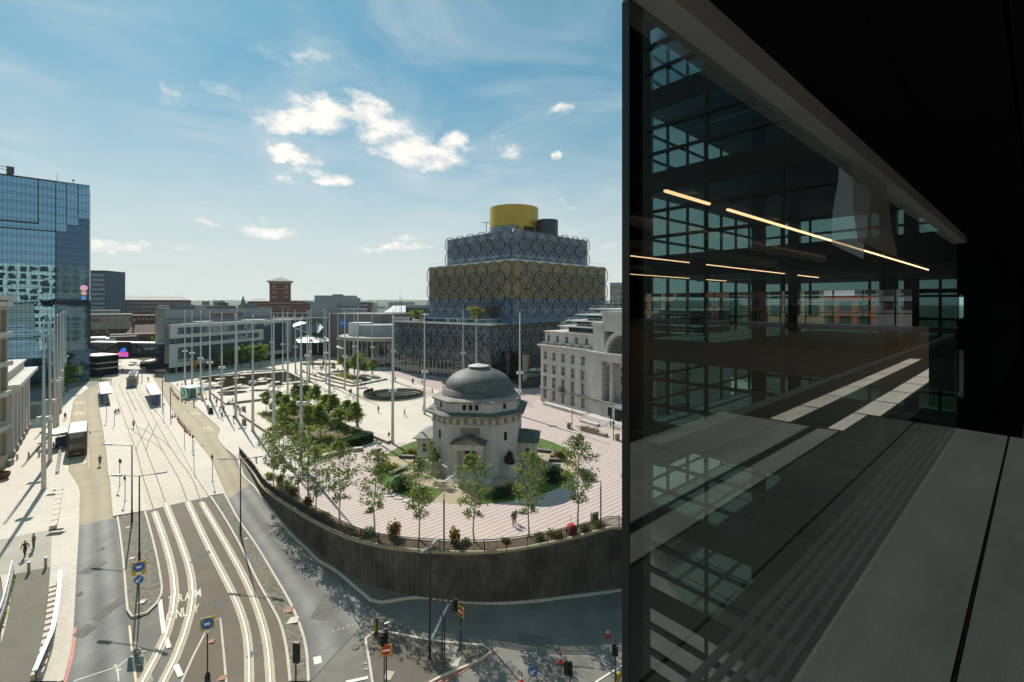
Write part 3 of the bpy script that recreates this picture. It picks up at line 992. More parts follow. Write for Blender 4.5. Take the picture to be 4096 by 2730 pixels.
# reflecting pool: shallow water with a ragged wet edge
pool_px = [(800, 1512), (1000, 1497), (1150, 1487), (1200, 1512), (1245, 1533), (1300, 1552), (1268, 1555), (1235, 1546), (1190, 1543), (1150, 1538), (1110, 1547), (1060, 1552), (1010, 1548), (960, 1556), (905, 1551), (850, 1560), (842, 1538)]
pp = []
P0 = [sq(*q) for q in pool_px]
for i, a in enumerate(P0):
    b = P0[(i + 1) % len(P0)]
    k = 2 if i < 4 else 14
    for j in range(k):
        p = a.lerp(b, j / k)
        if i >= 4:
            p += Vector((noise.noise(p * .3) * 4, noise.noise(Vector((p.x * .28, p.y * .5, 1))) * 9, 0))
        pp.append(Vector((p.x, p.y, SQ + .004)))
m_water = glassy('shallow_water', (.05, .040, .03), .03, .10, .9, spec=.9)
pool = MB().poly(pp).obj('pool_water', m_water, kind='structure')
for (u, v, a, b) in ((930, 1570, 4.5, .8), (905, 1580, 3.2, .5), (1040, 1562, 3, .6), (1252, 1563, 2.2, .5)):
    c = sq(u, v)
    ring = []
    for i in range(28):
        t = 2 * PI * i / 28
        r = 1 + .35 * noise.noise(Vector((math.cos(t) * 1.5 + u, math.sin(t) * 1.5, v)))
        ring.append((c.x + a * r * math.cos(t), c.y + b * 3 * r * math.sin(t), SQ + .004))
    MB().poly(ring).obj('puddle', m_water, pool)
for i in range(26):     # dry islets in the film of water
    q = sq(rnd.uniform(860, 1220), 1548 - 40 * rnd.random() ** 2)
    a = rnd.uniform(.4, 1.8)
    ring = [(q.x + a * math.cos(t * PI / 5) * (1 + .3 * rnd.random()), q.y + a * .9 * math.sin(t * PI / 5) * (1 + .5 * rnd.random()), SQ + .008) for t in range(10)]
    MB().poly(ring).obj('dry_patch', m_cream, pool)

# patched repairs, drain covers and gullies on the carriageways
m_patch = mat('tar_patch', (.14, .135, .122), .9, .2, 1.5, bump=.2, fine=.2, fscale=20)
for par, reg, x, y, w, d in ((left_road, rC, 700, 700, 1.2, 2.2), (left_road, rC, 830, 1010, .8, 3.0), (left_road, rC, 640, 1180, 1.0, 1.4), (rl_near, rL, 1330, 430, .9, 2.4), (rl_near, rK, 160, 760, 1.6, 2.0), (rl_near, rK, 700, 1120 - 250, 2.4, 1.1), (rl_near, rK, 1700, 960, 3.2, 1.4), (rl_near, rK, 2050, 1120, 1.8, 1.2), (tram_brown, rL, 760, 620, .8, 2.5), (tram_brown, rL, 900, 980, 1.2, 1.0), (tram_brown, rL, 1180, 1320, .7, 2.0)):
    p = st(*reg(x, y))
    mb = MB()
    k = 4
    mb.v = [(p.x - w / 2 + w * i / k + .05 * rnd.random(), p.y - d / 2 + d * j / k, T(p.x - w / 2 + w * i / k, p.y - d / 2 + d * j / k) + .0165) for j in range(k + 1) for i in range(k + 1)]
    mb.f = [(j * 5 + i, j * 5 + i + 1, j * 5 + i + 6, j * 5 + i + 5) for j in range(k) for i in range(k)]; mb.m = [0] * 16
    mb.obj('repair_patch', m_patch, par)
for par, reg, x, y in ((left_road, rC, 760, 560), (left_road, rC, 590, 900), (rl_near, rL, 1400, 560), (rl_near, rK, 210, 640), (rl_near, rK, 1850, 1010), (rl_near, rK, 400, 1010), (bus_road, rB, 860, 1180), (rl_road, rH, 1330, 1130)):
    p = st(*reg(x, y))
    MB().lathe([(.36, .0), (.001, .0)], 16).obj('drain_cover', m_patch, par, loc=(p.x, p.y, p.z + .02))
# ================================================================== THE OFFICE BUILDING THE PICTURE IS TAKEN FROM
OX, OY = Vector((.757, .6534, 0)), Vector((-.6534, .757, 0))
ORZ = math.atan2(.6534, .757)
m_black = mat('black_metal', (.012, .012, .013), .45, .2, 2, fine=.1)
m_blackm = mat('black_board', (.010, .011, .012), .95, .15, 1, spec=0)
m_dark = mat('dark_frame', (.018, .02, .021), .5, .15, 1.5)
m_sill = mat('charcoal_sill', (.105, .11, .108), .7, .22, 2.2, bump=.15, fine=.18, fscale=220, stretch=(.4, 1.6, 1))
m_floor = mat('raised_floor', (.60, .60, .57), .55, .14, .6, fine=.12, fscale=9, stretch=(1, 6, 1))
joints(m_floor, 2.4, 2.4, .02, .55, off=0)
m_ceil = mat('dark_soffit', (.035, .037, .04), .85, .25, .6)
m_grey_band = mat('grey_frame', (.30, .29, .28), .7, .08, 2)
m_led = mat('led_strip', (1, .8, .5), .5, 0, emit=(1.0, .66, .33), estr=4.5)
m_foil = mat('foil_duct', (.6, .6, .6), .35, .1, 3, metal=1, bump=.6, fine=.1, fscale=9)
# reflecting pane: clear glass whose reflection grows at a glancing angle
mg = bpy.data.materials.new('window_glass')
mg.use_nodes = True
N, L = mg.node_tree.nodes, mg.node_tree.links
N.clear()
fz = N.new('ShaderNodeFresnel'); fz.inputs['IOR'].default_value = 2.3
tr = N.new('ShaderNodeBsdfTransparent'); tr.inputs['Color'].default_value = (.34, .40, .39, 1)
gl = N.new('ShaderNodeBsdfGlossy'); gl.inputs['Roughness'].default_value = 0.0
gl.inputs['Color'].default_value = (.95, .97, .96, 1)
ms = N.new('ShaderNodeMixShader'); L.new(fz.outputs[0], ms.inputs[0]); L.new(tr.outputs[0], ms.inputs[1]); L.new(gl.outputs[0], ms.inputs[2])
o_ = N.new('ShaderNodeOutputMaterial'); L.new(ms.outputs[0], o_.inputs[0])
mc = bpy.data.materials.new('clear_glass')
mc.use_nodes = True
N, L = mc.node_tree.nodes, mc.node_tree.links
N.clear()
tr = N.new('ShaderNodeBsdfTransparent'); tr.inputs['Color'].default_value = (1, 1, 1, 1)
o_ = N.new('ShaderNodeOutputMaterial'); L.new(tr.outputs[0], o_.inputs[0])
mt_ = bpy.data.materials.new('teal_glass')
mt_.use_nodes = True
N, L = mt_.node_tree.nodes, mt_.node_tree.links
N.clear()
fz = N.new('ShaderNodeFresnel'); fz.inputs['IOR'].default_value = 1.5
tr = N.new('ShaderNodeBsdfTransparent'); tr.inputs['Color'].default_value = (.38, .60, .57, 1)
gl = N.new('ShaderNodeBsdfGlossy'); gl.inputs['Roughness'].default_value = 0.02
ms = N.new('ShaderNodeMixShader'); L.new(fz.outputs[0], ms.inputs[0]); L.new(tr.outputs[0], ms.inputs[1]); L.new(gl.outputs[0], ms.inputs[2])
o_ = N.new('ShaderNodeOutputMaterial'); L.new(ms.outputs[0], o_.inputs[0])

ZF, ZS, ZH, ZC = 25.30, 25.56, 27.685, 29.25
GY = .6
GLX0, GLX1 = .868, 7.30
room = thing('office_room', 'dark empty office interior with black soffit, concrete floor and linear ceiling lights behind the window', 'office room', (0, 0, 0), ORZ)
room['kind'] = 'structure'
def rb(name, m, *boxes, par=None, **k):
    mb = MB()
    for b in boxes:
        mb.box(*b)
    return mb.obj(name, m, par or room, **k)
rb('floor', m_floor, (-12, -28, ZF - .3, 45, .42, ZF))
rb('ceiling', m_ceil, (-12, -28, ZC, 45, .58, ZC + .3))
for k in range(30):
    rb('soffit_panel', m_blackm, (GLX0 + .02 + 1.5 * k, -.33, ZH + .075, GLX0 + 1.51 + 1.5 * k, .05, ZC), (GLX0 + .02 + 1.5 * k, .062, ZH + .075, GLX0 + 1.51 + 1.5 * k, .58, ZC))
rb('soffit_track', m_blackm, (GLX0, -.12, ZH + .06, 45, -.10, ZH + .074), (GLX0, .30, ZH + .06, 45, .31, ZH + .074))
rb('wall', m_blackm, (-12.2, -28, ZF - .3, -12, .58, ZC + .3), (-12, -28.2, ZF - .3, 45, -28, ZC + .3))
for k in range(17):
    rb('added_fin', m_blackm, (GLX1 + 1.35 * k, .34, ZF, GLX1 + .06 + 1.35 * k, .565, ZC))  # added black fins: hide the bright outside at a glancing view, let sun through
for z0, z1 in ((ZF - .3, ZF + .62), (ZF + 1.16, ZF + 1.52), (ZF + 1.80, ZH)):
    rb('sun_cut_panel', m_blackm, (GLX1 + .0, .57, z0, 45, .62, z1))  # added unseen panels whose gaps cut the sun into bands on the floor
rb('wall', m_blackm, (44.7, -5, ZF, 44.8, .6, ZC))
rb('wall', m_blackm, (GLX1, .57, ZH + .002, 45, .62, ZC))
rb('ledge', m_blackm, (GLX1 + .01, -.12, ZF, 44.8, .435, ZS - .04))  # added black ledge covering the sunlit floor strip from direct view
for x, y in ((20, -9), (32, -9), (26, -18), (40, -16)):
    MB().lathe([(.35, ZF), (.35, ZC)], 16, (x, y)).obj('column', m_dark, room)
rb('wall', m_blackm, (-12, .40, ZF - .3, GLX1, .55, ZS - .03))
for i in range(15):
    y = -28 + 2 * i
    rb('mullion', m_dark, (44.9, y - .05, ZF, 45.05, y + .05, ZC))
for z in (ZF + .9, ZF + 1.75):
    rb('window_rail', m_dark, (44.92, -28, z - .04, 45.02, .5, z + .04))
rb('transom', m_dark, (44.9, -28, ZF + 2.75, 45.05, .5, ZC))
for y, segs in ((-3.0, ((-9, -1), (7.1, 8.7), (9.5, 44))), (-9.7, ((-9, 40),)), (-16.6, ((-9, 12), (14, 40)))):
    for a, b in segs:
        rb('ceiling_light', m_led, (a, y - .028, ZC - .34, b, y + .028, ZC - .30))
for k, (y, z, r) in enumerate(((-4.6, 28.85, .2), (-6.4, 28.8, .25), (-12.5, 28.9, .2))):
    pts = [(x * .5, y + .05 * math.sin(x * .35 + k), z) for x in range(8, 44)]
    MB().tube(pts, [r * (1 if i % 3 else .86) for i in range(len(pts))], 10).obj('duct', m_foil, room, smooth=True)
for x in range(-8, 44, 4):
    rb('ceiling_beam', m_ceil, (x - .15, -28, ZC - .22, x + .15, -.8, ZC - .02))
# hanging sheets of protective film left on the glass inside
m_film = mat('protective_film', (.30, .31, .34), .6, .06, 1.5, alpha=.75)
mb = MB()
A = [(2.58 + .02 * math.sin(i * .9), GY - .02 - .004 * i, ZH - .002 - i * .05) for i in range(9)]
B = [(3.30 + .025 * math.sin(i * .8 + 1), GY - .03 - .006 * i, ZH - .002 - i * .053) for i in range(9)]
mb.strip(A, B, 1).obj('film_sheet', m_film, room)

win = thing('office_window', 'large dark framed office window with a reflective pane and charcoal sill beside the camera', 'window', (0, 0, 0), ORZ)
MB().add([(GLX0, GY, ZS), (GLX1, GY, ZS), (GLX1, GY, ZH), (GLX0, GY, ZH)], [(0, 1, 2, 3)]).obj('pane', mg, win, label='dark reflective pane mirroring the empty office interior')
MB().add([(-3.0, GY, ZS), (GLX0 - .002, GY, ZS), (GLX0 - .002, GY, ZC - .5), (-3.0, GY, ZC - .5)], [(0, 1, 2, 3)]).obj('pane', mc, win, label='clear pane looking out over the square')
rb('mullion', m_black, (.868, GY + .002, ZS, .926, GY + .022, ZH), par=win)
rb('mullion', m_black, (-3.1, GY - .05, ZS, -3.0, GY + .05, ZH), par=win)
rb('head_frame', m_grey_band, (GLX0, GY - .06, ZH, GLX1, GY + .02, ZH + .073), par=win)
rb('head_frame', m_grey_band, (-3.1, GY - .06, ZC - .5, GLX0, GY + .06, ZC - .4), par=win)
rb('sill_board', m_sill, (-3.1, .222, ZS - .03, GLX1 - .002, GY + .015, ZS), par=win)
rb('sill_board', m_sill, (-3.1, -.25, ZS - .03, GLX1 - .002, .208, ZS), par=win)
rb('sill_joint', mat('brass_edge', (.25, .22, .15), .3, 0, metal=1), (-3.1, .209, ZS - .02, GLX1 - .003, .2135, ZS + .004), par=win)
# outside ledge with a louvre that stripes the light along the foot of the pane
for i in range(5):
    y = GY + .06 + i * .055
    rb('louvre_blade', m_dark, (.93, y, ZS - .06, GLX1, y + .022, ZS - .035), par=win)
rb('rail', m_dark, (1.05, GY + .03, ZF + 1.28, GLX1 + 12, GY + .07, ZF + 1.34), par=win)  # bar added so its shadow splits the sun patch on the floor

# ---- the wing of the same building, at a right angle
CX, CY = 19.27, 12.43
wing = thing('office_wing', 'dark glazed office wing with stacked floors, black spandrels and rails outside the window', 'office building', (0, 0, 0), ORZ)
m_wfloor = mat('wing_floor', (.13, .135, .13), .6, .12, .6)
FL = [ZF + 3.95 * k for k in range(-8, 5)]
for z in FL:
    rb('floor_slab', m_dark, (CX - .06, .7, z - 1.0, CX + 13.8, CY, z - .012), par=wing)
    rb('floor_finish', m_wfloor, (CX + .3, .8, z - .012, CX + 13.4, CY - .3, z), par=wing)
    for fx in (CX, CX + 13.7):
        for zz in (z + .86, z + 2.08):
            rb('window_rail', m_dark, (fx - .16, .7, zz - .07, fx - .04, CY + .14, zz + .07), par=wing)
    for yy in (CY,):
        for zz in (z + .86, z + 2.08):
            rb('window_rail', m_dark, (CX, yy + .04, zz - .06, CX + 13.7, yy + .14, zz + .06), par=wing)
    for k in range(4):
        y1 = CY - 3 * k - .06
        y0 = max(.75, y1 - 2.88)
        MB().add([(CX, y0, z), (CX, y1, z), (CX, y1, z + 2.95), (CX, y0, z + 2.95)], [(0, 1, 2, 3)]).obj('pane', mt_, wing)
    mb = MB()
    for i in range(9):
        mb.box(CX + 13.55, .8, z + .1 + i * .09, CX + 13.58, CY - .1, z + .13 + i * .09)
    mb.obj('louvre', m_dark, wing, kind='stuff')
    rb('ceiling_light', mat('pale_strip', (.7, .7, .65), .5, 0), (CX + 3, 1.5, z + 2.8, CX + 3.1, CY - 1, z + 2.84), par=wing)
for k in range(5):
    y = CY - 3 * k
    if y > .8:
        for fx in (CX, CX + 13.7):
            rb('mullion', m_dark, (fx - .07, y - .06, -8, fx + .07, y + .06, FL[-1] + 3), par=wing)
for x in (2, 4, 6, 8, 10, 12):
    rb('mullion', m_dark, (CX + x - .06, CY - .06, -8, CX + x + .06, CY + .06, FL[-1] + 3), par=wing)
rb('corner_column', m_dark, (CX - .06, CY - .22, -8, CX + .3, CY + .02, FL[-1] + 3), par=wing)
for x, y in ((4.5, 4), (4.5, 9), (9.5, 4), (9.5, 9)):
    rb('column', m_dark, (CX + x - .25, y - .25, -8, CX + x + .25, y + .25, FL[-1] + 3), par=wing)
rb('roof', m_dark, (CX - .3, .7, FL[-1] + 2.95, CX + 14, CY + .3, FL[-1] + 3.6), par=wing)

# ---- pale stone frontage of the camera's own building, mirrored in the hotel opposite
m_stone_y = mat('cream_stone', (.80, .74, .55), .8, .08, .3)
m_wdark = glassy('window_dark', (.02, .026, .03), .08)
blk = thing('stone_office_block', 'cream stone office frontage with dark square windows beside the viewpoint', 'office building', (0, 0, 0), ORZ)
rb('wall', m_stone_y, (-75, -14, -8, -12.4, .35, 52), (-12.4, -.1, 24.9, -3.3, .35, 30), (-12.4, -14, -8, 19, .35, 24.9), (-12.4, -29, 30, 19, .35, 52), par=blk)
mb = MB()
for ix in range(18):
    for iz in range(11):
        x, z = -73 + ix * 5.0, 1 + iz * 4.7
        if x > -6 and 21 < z + 2.6 and z < 31:
            continue
        mb.box(x, .30, z, x + 3.3, .38, z + 2.9)
mb.obj('window', m_wdark, blk, kind='stuff')

# ---- city behind the office, seen only in its windows
m_red = mat('red_brick_far', (.38, .13, .075), .85, .12, .1)
m_tan_b = mat('tan_brick_far', (.45, .32, .20), .85, .12, .1)
m_grey_b = mat('grey_block_far', (.38, .37, .36), .85, .1, .1)
for k, (az, dist, w, h, mm, lab) in enumerate(((80, 150, 34, 33, m_tan_b, 'tan brick block with square windows mirrored in the office glass'), (71, 140, 26, 34, m_red, 'red brick block mirrored in the office glass'), (66, 135, 12, 36, m_tan_b, 'narrow tan tower mirrored in the office glass'),
                                               (62, 150, 14, 29, m_red, 'low red roofed block mirrored in the office glass'), (56, 170, 30, 37, m_grey_b, 'pale grey tower mirrored at the far right of the office glass'))):
    p = Vector((math.sin(R(az)), math.cos(R(az)), 0)) * dist
    b = thing('city_block', lab, 'building', p, -R(az))
    MB().box(-w / 2, 0, -8, w / 2, 14, h).obj('wall', mm, b)
    mb = MB()
    for i in range(int(w / 4)):
        for j in range(3):
            mb.box(-w / 2 + 1 + i * 4, -.1, h - 12 + j * 4, -w / 2 + 3.4 + i * 4, .1, h - 9.4 + j * 4)
    mb.obj('window', m_wdark, b, kind='stuff')
# ================================================================== BUILDINGS
m_port = mat('portland_stone', (.51, .485, .455), .8, .17, .6, fine=.09, fscale=5, stretch=(1, 1, .22))
joints(m_port, 1.3, .62, .016, .80, axes='XZ')
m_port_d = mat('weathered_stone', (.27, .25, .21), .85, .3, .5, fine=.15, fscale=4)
m_lead = mat('dome_lead', (.095, .10, .095), .65, .38, .8, fine=.2, fscale=4, stretch=(1, 1, 2.4))
joints(m_lead, 60, .42, .03, .72, axes='XZ')
m_slate = mat('roof_slate', (.085, .095, .085), .75, .25, .8, fine=.15, fscale=6)
m_roof_l = mat('pale_roof_slate', (.24, .235, .21), .75, .15, .8, fine=.1, fscale=6)
m_bronze = mat('dark_bronze', (.018, .018, .017), .42, .2, 3, metal=.6)
m_win = glassy('window_pane', (.018, .022, .026), .06)
m_winframe = mat('pale_window_frame', (.50, .49, .46), .6, .05, 2)
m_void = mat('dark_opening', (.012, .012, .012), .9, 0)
m_gconc = mat('grey_concrete', (.33, .33, .325), .85, .10, .12, fine=.05, fscale=2)
m_dconc = mat('dark_concrete', (.17, .175, .175), .85, .12, .12, fine=.06, fscale=2)
m_lmetal = mat('white_metal', (.62, .62, .61), .45, .06, 1)
m_red_b = mat('red_brick', (.20, .062, .042), .85, .14, .15, fine=.06, fscale=3)
m_brn_b = mat('brown_brick', (.135, .07, .055), .85, .16, .15, fine=.06, fscale=3)
m_tanst = mat('buff_stone', (.36, .32, .25), .8, .1, .3)

def holed_wall(mb, x0, x1, z0, z1, ops, d=.3, y=0.0, m=0, mr=None):
    """wall face at y with rectangular openings (x0, z0, x1, z1), reveals d deep (towards +y)"""
    xs = sorted({x0, x1, *(o[0] for o in ops), *(o[2] for o in ops)})
    zs = sorted({z0, z1, *(o[1] for o in ops), *(o[3] for o in ops)})
    for i in range(len(xs) - 1):
        for j in range(len(zs) - 1):
            cx, cz = (xs[i] + xs[i + 1]) / 2, (zs[j] + zs[j + 1]) / 2
            if any(o[0] < cx < o[2] and o[1] < cz < o[3] for o in ops):
                continue
            mb.add([(xs[i], y, zs[j]), (xs[i + 1], y, zs[j]), (xs[i + 1], y, zs[j + 1]), (xs[i], y, zs[j + 1])], [(0, 1, 2, 3)], m)
    mr = m if mr is None else mr
    for a, b, c, e in ops:
        mb.add([(a, y, b), (c, y, b), (c, y, e), (a, y, e), (a, y + d, b), (c, y + d, b), (c, y + d, e), (a, y + d, e)],
               [(0, 4, 5, 1), (1, 5, 6, 2), (2, 6, 7, 3), (3, 7, 4, 0)], mr)
_wm = {}
def win_mesh(w, h, sash=1, mull=1, m=None, fr=None, t=.09):
    key = (round(w, 3), round(h, 3), sash, mull, (m or m_win).name, (fr or m_winframe).name)
    if key not in _wm:
        mb = MB()
        mb.box(0, 0, 0, w, .05, h, 0)
        f = t
        mb.box(0, -.05, 0, f, -.002, h, 1).box(w - f, -.05, 0, w, -.002, h, 1).box(f, -.05, 0, w - f, -.002, f, 1).box(f, -.05, h - f, w - f, -.002, h, 1)
        for i in range(sash):
            z = h * (i + 1) / (sash + 1)
            mb.box(f, -.04, z - f / 2, w - f, -.003, z + f / 2, 1)
        for i in range(mull):
            x = w * (i + 1) / (mull + 1)
            mb.box(x - f / 3, -.035, f, x + f / 3, -.004, h - f, 1)
        _wm[key] = mb.mesh('window', [m or m_win, fr or m_winframe])
    return _wm[key]
def put_window(par, x, z, w, h, d=.28, y=0.0, **k):
    return ob('window', win_mesh(w, h, **k), par, (x, y + d, z))
def frame_at(a, b):
    """location and z rotation with local x from a to b"""
    return Vector((a[0], a[1], 0)), math.atan2(b[1] - a[1], b[0] - a[0])

# ------------------------------------------------------------------ Hall of Memory: octagonal domed hall
HC = Vector((-5.7, 77.8, SQ))
HRZ = R(-6.6)
hall = thing('memorial_hall', 'octagonal pale stone hall with a dark lead dome and a columned porch in the square', 'memorial hall', HC, HRZ)
def octo(r, f):
    return [(-f, -r), (f, -r), (r, -f), (r, f), (f, r), (-f, r), (-r, f), (-r, -f)]
MB().prism(octo(7.3, 3.75), 0, 1.3).obj('plinth', m_port, hall)
MB().prism(octo(7.0, 3.6), 1.3, 7.55).obj('wall', m_port, hall)
mb = MB().prism(octo(7.14, 3.68), 7.55, 7.7).prism(octo(7.22, 3.72), 7.7, 7.9).prism(octo(7.04, 3.62), 7.9, 8.95)
mb.obj('frieze', m_port, hall)
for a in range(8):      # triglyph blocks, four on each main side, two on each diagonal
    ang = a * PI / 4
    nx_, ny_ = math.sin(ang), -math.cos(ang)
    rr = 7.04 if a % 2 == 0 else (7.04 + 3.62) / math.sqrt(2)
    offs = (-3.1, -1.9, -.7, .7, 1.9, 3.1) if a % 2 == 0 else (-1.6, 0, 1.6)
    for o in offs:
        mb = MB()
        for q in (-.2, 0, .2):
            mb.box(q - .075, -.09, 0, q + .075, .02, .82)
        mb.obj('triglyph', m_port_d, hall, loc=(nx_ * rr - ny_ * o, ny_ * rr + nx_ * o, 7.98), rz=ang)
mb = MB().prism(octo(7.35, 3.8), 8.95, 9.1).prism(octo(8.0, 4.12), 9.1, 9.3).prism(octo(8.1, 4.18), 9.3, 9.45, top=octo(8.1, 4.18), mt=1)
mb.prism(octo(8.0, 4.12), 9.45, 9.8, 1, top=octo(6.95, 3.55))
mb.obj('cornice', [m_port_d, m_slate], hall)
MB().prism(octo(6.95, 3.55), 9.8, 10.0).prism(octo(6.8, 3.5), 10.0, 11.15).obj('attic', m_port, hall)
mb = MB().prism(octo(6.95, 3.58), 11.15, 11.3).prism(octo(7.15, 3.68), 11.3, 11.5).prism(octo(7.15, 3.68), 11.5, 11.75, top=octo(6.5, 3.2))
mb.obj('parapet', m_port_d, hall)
prof = [(6.25, 11.6), (6.25, 12.0), (6.1, 12.05), (6.1, 12.3), (5.9, 12.35), (5.9, 12.65), (5.72, 12.7)]
prof += [(5.7 * math.cos(t * PI / 2 / 14), 12.7 + 3.25 * math.sin(t * PI / 2 / 14)) for t in range(14)]
MB().lathe(prof, 56).obj('dome', m_lead, hall, smooth=True)
mb = MB().lathe([(1.75, 15.72), (1.75, 15.86), (1.35, 15.9), (1.35, 16.12)], 28, m=1).lathe([(1.8, 16.12), (1.8, 16.24), (.1, 16.62), (0, 16.62)], 28)
mb.obj('lantern', [mat('pale_lead', (.46, .46, .44), .55, .1, 1), m_port_d], hall)
for k in range(24):     # raised seams of the lantern lid
    pass
# attic windows, wall slits and door
for a in range(8):
    ang = a * PI / 4
    nx_, ny_ = math.sin(ang), -math.cos(ang)
    main = a % 2 == 0
    ra = 6.8 if main else (6.8 + 3.5) / math.sqrt(2)
    for o in ((-.98, 0, .98) if main else (-.75,)):
        o2 = o if main else 0
        MB().box(-.3, -.03, 0, .3, .05, .82).obj('window', m_void, hall, loc=(nx_ * ra - ny_ * o2, ny_ * ra + nx_ * o2, 10.16), rz=ang)
    if main:
        MB().box(-1.75, -.05, 10.05, -1.42, 0, 11.1).box(1.42, -.05, 10.05, 1.75, 0, 11.1).obj('pilaster', m_port, hall, loc=(nx_ * ra, ny_ * ra, 0), rz=ang)
    else:
        rw = (7.0 + 3.6) / math.sqrt(2)
        MB().box(-.28, -.03, 0, .28, .05, 1.35).obj('window', m_void, hall, loc=(nx_ * rw, ny_ * rw, 5.2), rz=ang)
# carved panel over the porch
mb = MB().box(-1.55, -.06, 6.35, 1.55, 0, 7.45).box(-1.4, -.1, 6.5, 1.4, -.06, 6.56).box(-1.4, -.1, 7.26, 1.4, -.06, 7.32)
for i in range(14):
    x = -1.25 + i * .19
    mb.ball((x, -.08, 6.9 + .12 * math.sin(i * 2.1)), .09, .06, .13 + .05 * (i % 3), 6, 4)
mb.obj('relief_panel', m_port_d, hall, loc=(0, -7.0, 0))
# porch
po = MB().box(-2.35, -9.0, 4.55, 2.35, -7.0, 5.25).box(-2.5, -9.15, 5.25, 2.5, -7.0, 5.42)
po.obj('entablature', m_port, hall)
mb = MB().add([(-2.75, -9.35, 5.42), (2.75, -9.35, 5.42), (0, -9.35, 6.55), (-2.75, -6.9, 5.42), (2.75, -6.9, 5.42), (0, -6.9, 6.55), (-2.75, -9.35, 5.56), (2.75, -9.35, 5.56), (0, -9.35, 6.72), (-2.75, -6.9, 5.56), (2.75, -6.9, 5.56), (0, -6.9, 6.72)],
              [(6, 8, 11, 9), (8, 7, 10, 11), (0, 6, 9, 3), (1, 4, 10, 7), (0, 2, 8, 6), (2, 1, 7, 8)])
mb.obj('porch_roof', m_slate, hall)
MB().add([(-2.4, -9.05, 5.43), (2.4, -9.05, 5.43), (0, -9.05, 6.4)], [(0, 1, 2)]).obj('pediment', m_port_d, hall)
for sx_ in (-1.95, 1.95):
    MB().box(-.46, -.46, .35, .46, .46, .6).lathe([(.42, .6), (.36, .75), (.36, 2.4), (.31, 4.25), (.42, 4.4), (.45, 4.5)], 18).box(-.45, -.45, 4.45, .45, .45, 4.56).obj('column', m_port, hall, loc=(sx_, -8.5, 0))
    MB().box(-.3, -.22, .35, .3, .05, 4.55).obj('pilaster', m_port, hall, loc=(sx_, -7.02, 0))
MB().box(-.85, -7.05, .5, .85, -6.95, 4.0).obj('door', m_void, hall)
MB().box(-1.15, -7.12, .5, -.86, -7.0, 4.3).box(.86, -7.12, .5, 1.15, -7.0, 4.3).box(-1.15, -7.12, 4.01, 1.15, -7.0, 4.35).obj('door_surround', m_port, hall)
for i in range(3):
    MB().box(-2.9 - .35 * i, -9.3 - .4 * i, .0, 2.9 + .35 * i, -7.0, .36 - .12 * i).obj('step', m_port, hall)
# low side wings
for s_ in (-1, 1):
    x0, x1 = (6.9, 9.9)
    mb = MB().box(s_ * x0, -2.9, 0, s_ * x1, 2.9, 3.9).box(s_ * x0, -3.0, 3.9, s_ * (x1 + .1), 3.0, 4.35)
    mb.obj('side_wing', m_port, hall)
    e = x1 + .55
    mb = MB().add([(s_ * 6.9, -3.5, 4.35), (s_ * e, -3.5, 4.35), (s_ * e, 3.5, 4.35), (s_ * 6.9, 3.5, 4.35), (s_ * 6.9, 0, 5.75), (s_ * (e - 2.2), 0, 5.75), (s_ * 6.9, -3.5, 4.5), (s_ * e, -3.5, 4.5), (s_ * e, 3.5, 4.5), (s_ * 6.9, 3.5, 4.5)],
                  [(6, 7, 5, 4), (7, 8, 5), (8, 9, 4, 5), (0, 1, 7, 6), (1, 2, 8, 7), (2, 3, 9, 8), (0, 3, 2, 1)])
    mb.obj('side_roof', m_roof_l if s_ < 0 else m_slate, hall)
    MB().box(-.28, -.03, 0, .28, .03, 1.2).obj('window', m_void, hall, loc=(s_ * 8.6, -2.92, 2.2))
# circular garden round the hall
garden = MB().poly([(17 * math.cos(t * PI / 48), 17 * math.sin(t * PI / 48), .008) for t in range(96)]).obj('garden_paving', m_tan, loc=(HC.x, HC.y, SQ), kind='structure')
m_grass = mat('lawn_grass', (.075, .125, .022), .95, .3, .8, bump=.5, fine=.3, fscale=14)
for a0, a1 in ((-160, -108), (-84, -20), (14, 62), (135, 172)):
    mb = MB().lathe([(12.9, .06), (16.9, .06), (16.95, 0)], 24, (0, 0), 0, R(a0), R(a1))
    mb.obj('lawn', m_grass, loc=(HC.x, HC.y, SQ), kind='structure')
m_bench = mat('dark_stone_bench', (.19, .18, .16), .8, .15, 1)
bl = ['stone bench on the left of the hall beside yellow shrubs', 'dark stone bench at the front left of the hall', 'curved stone bench near the dark round shrub', 'stone bench on the right of the hall next to the lawn', 'stone bench by the brown grasses on the right of the hall', 'short stone bench beside the right hand lawn']
for (x, y), w, r_, lab in zip(((590, 682), (500, 795), (640, 935), (1690, 632), (1762, 665), (1805, 708)), (3.6, 3.6, 3.2, 3.4, 2.2, 3.2), (-5, 55, -30, -18, 75, 0), bl):
    p = sq(*rJ(x, y))
    t = thing('stone_bench', lab, 'bench', p, R(r_), 'stone benches round the hall')
    MB().box(-w / 2, -.28, .02, w / 2, .28, .38).obj('base', mat('bench_base', (.09, .085, .075), .85, .15, 1), t)
    MB().box(-w / 2 - .03, -.33, .38, w / 2 + .03, .33, .5).obj('seat', m_bench, t)
for i, (x, y, w, r_) in enumerate(((390, 968, 1.0, 15), (435, 990, 1.1, 5), (500, 1012, 1.2, -5), (560, 1035, .9, -10), (495, 832, .5, 0))):
    p = sq(*rJ(x, y))
    MB().box(-w / 2, -.3, .06, w / 2, .3, .12).obj('stepping_stone', m_kerb, garden, loc=(p.x - HC.x, p.y - HC.y, 0), rz=R(r_))

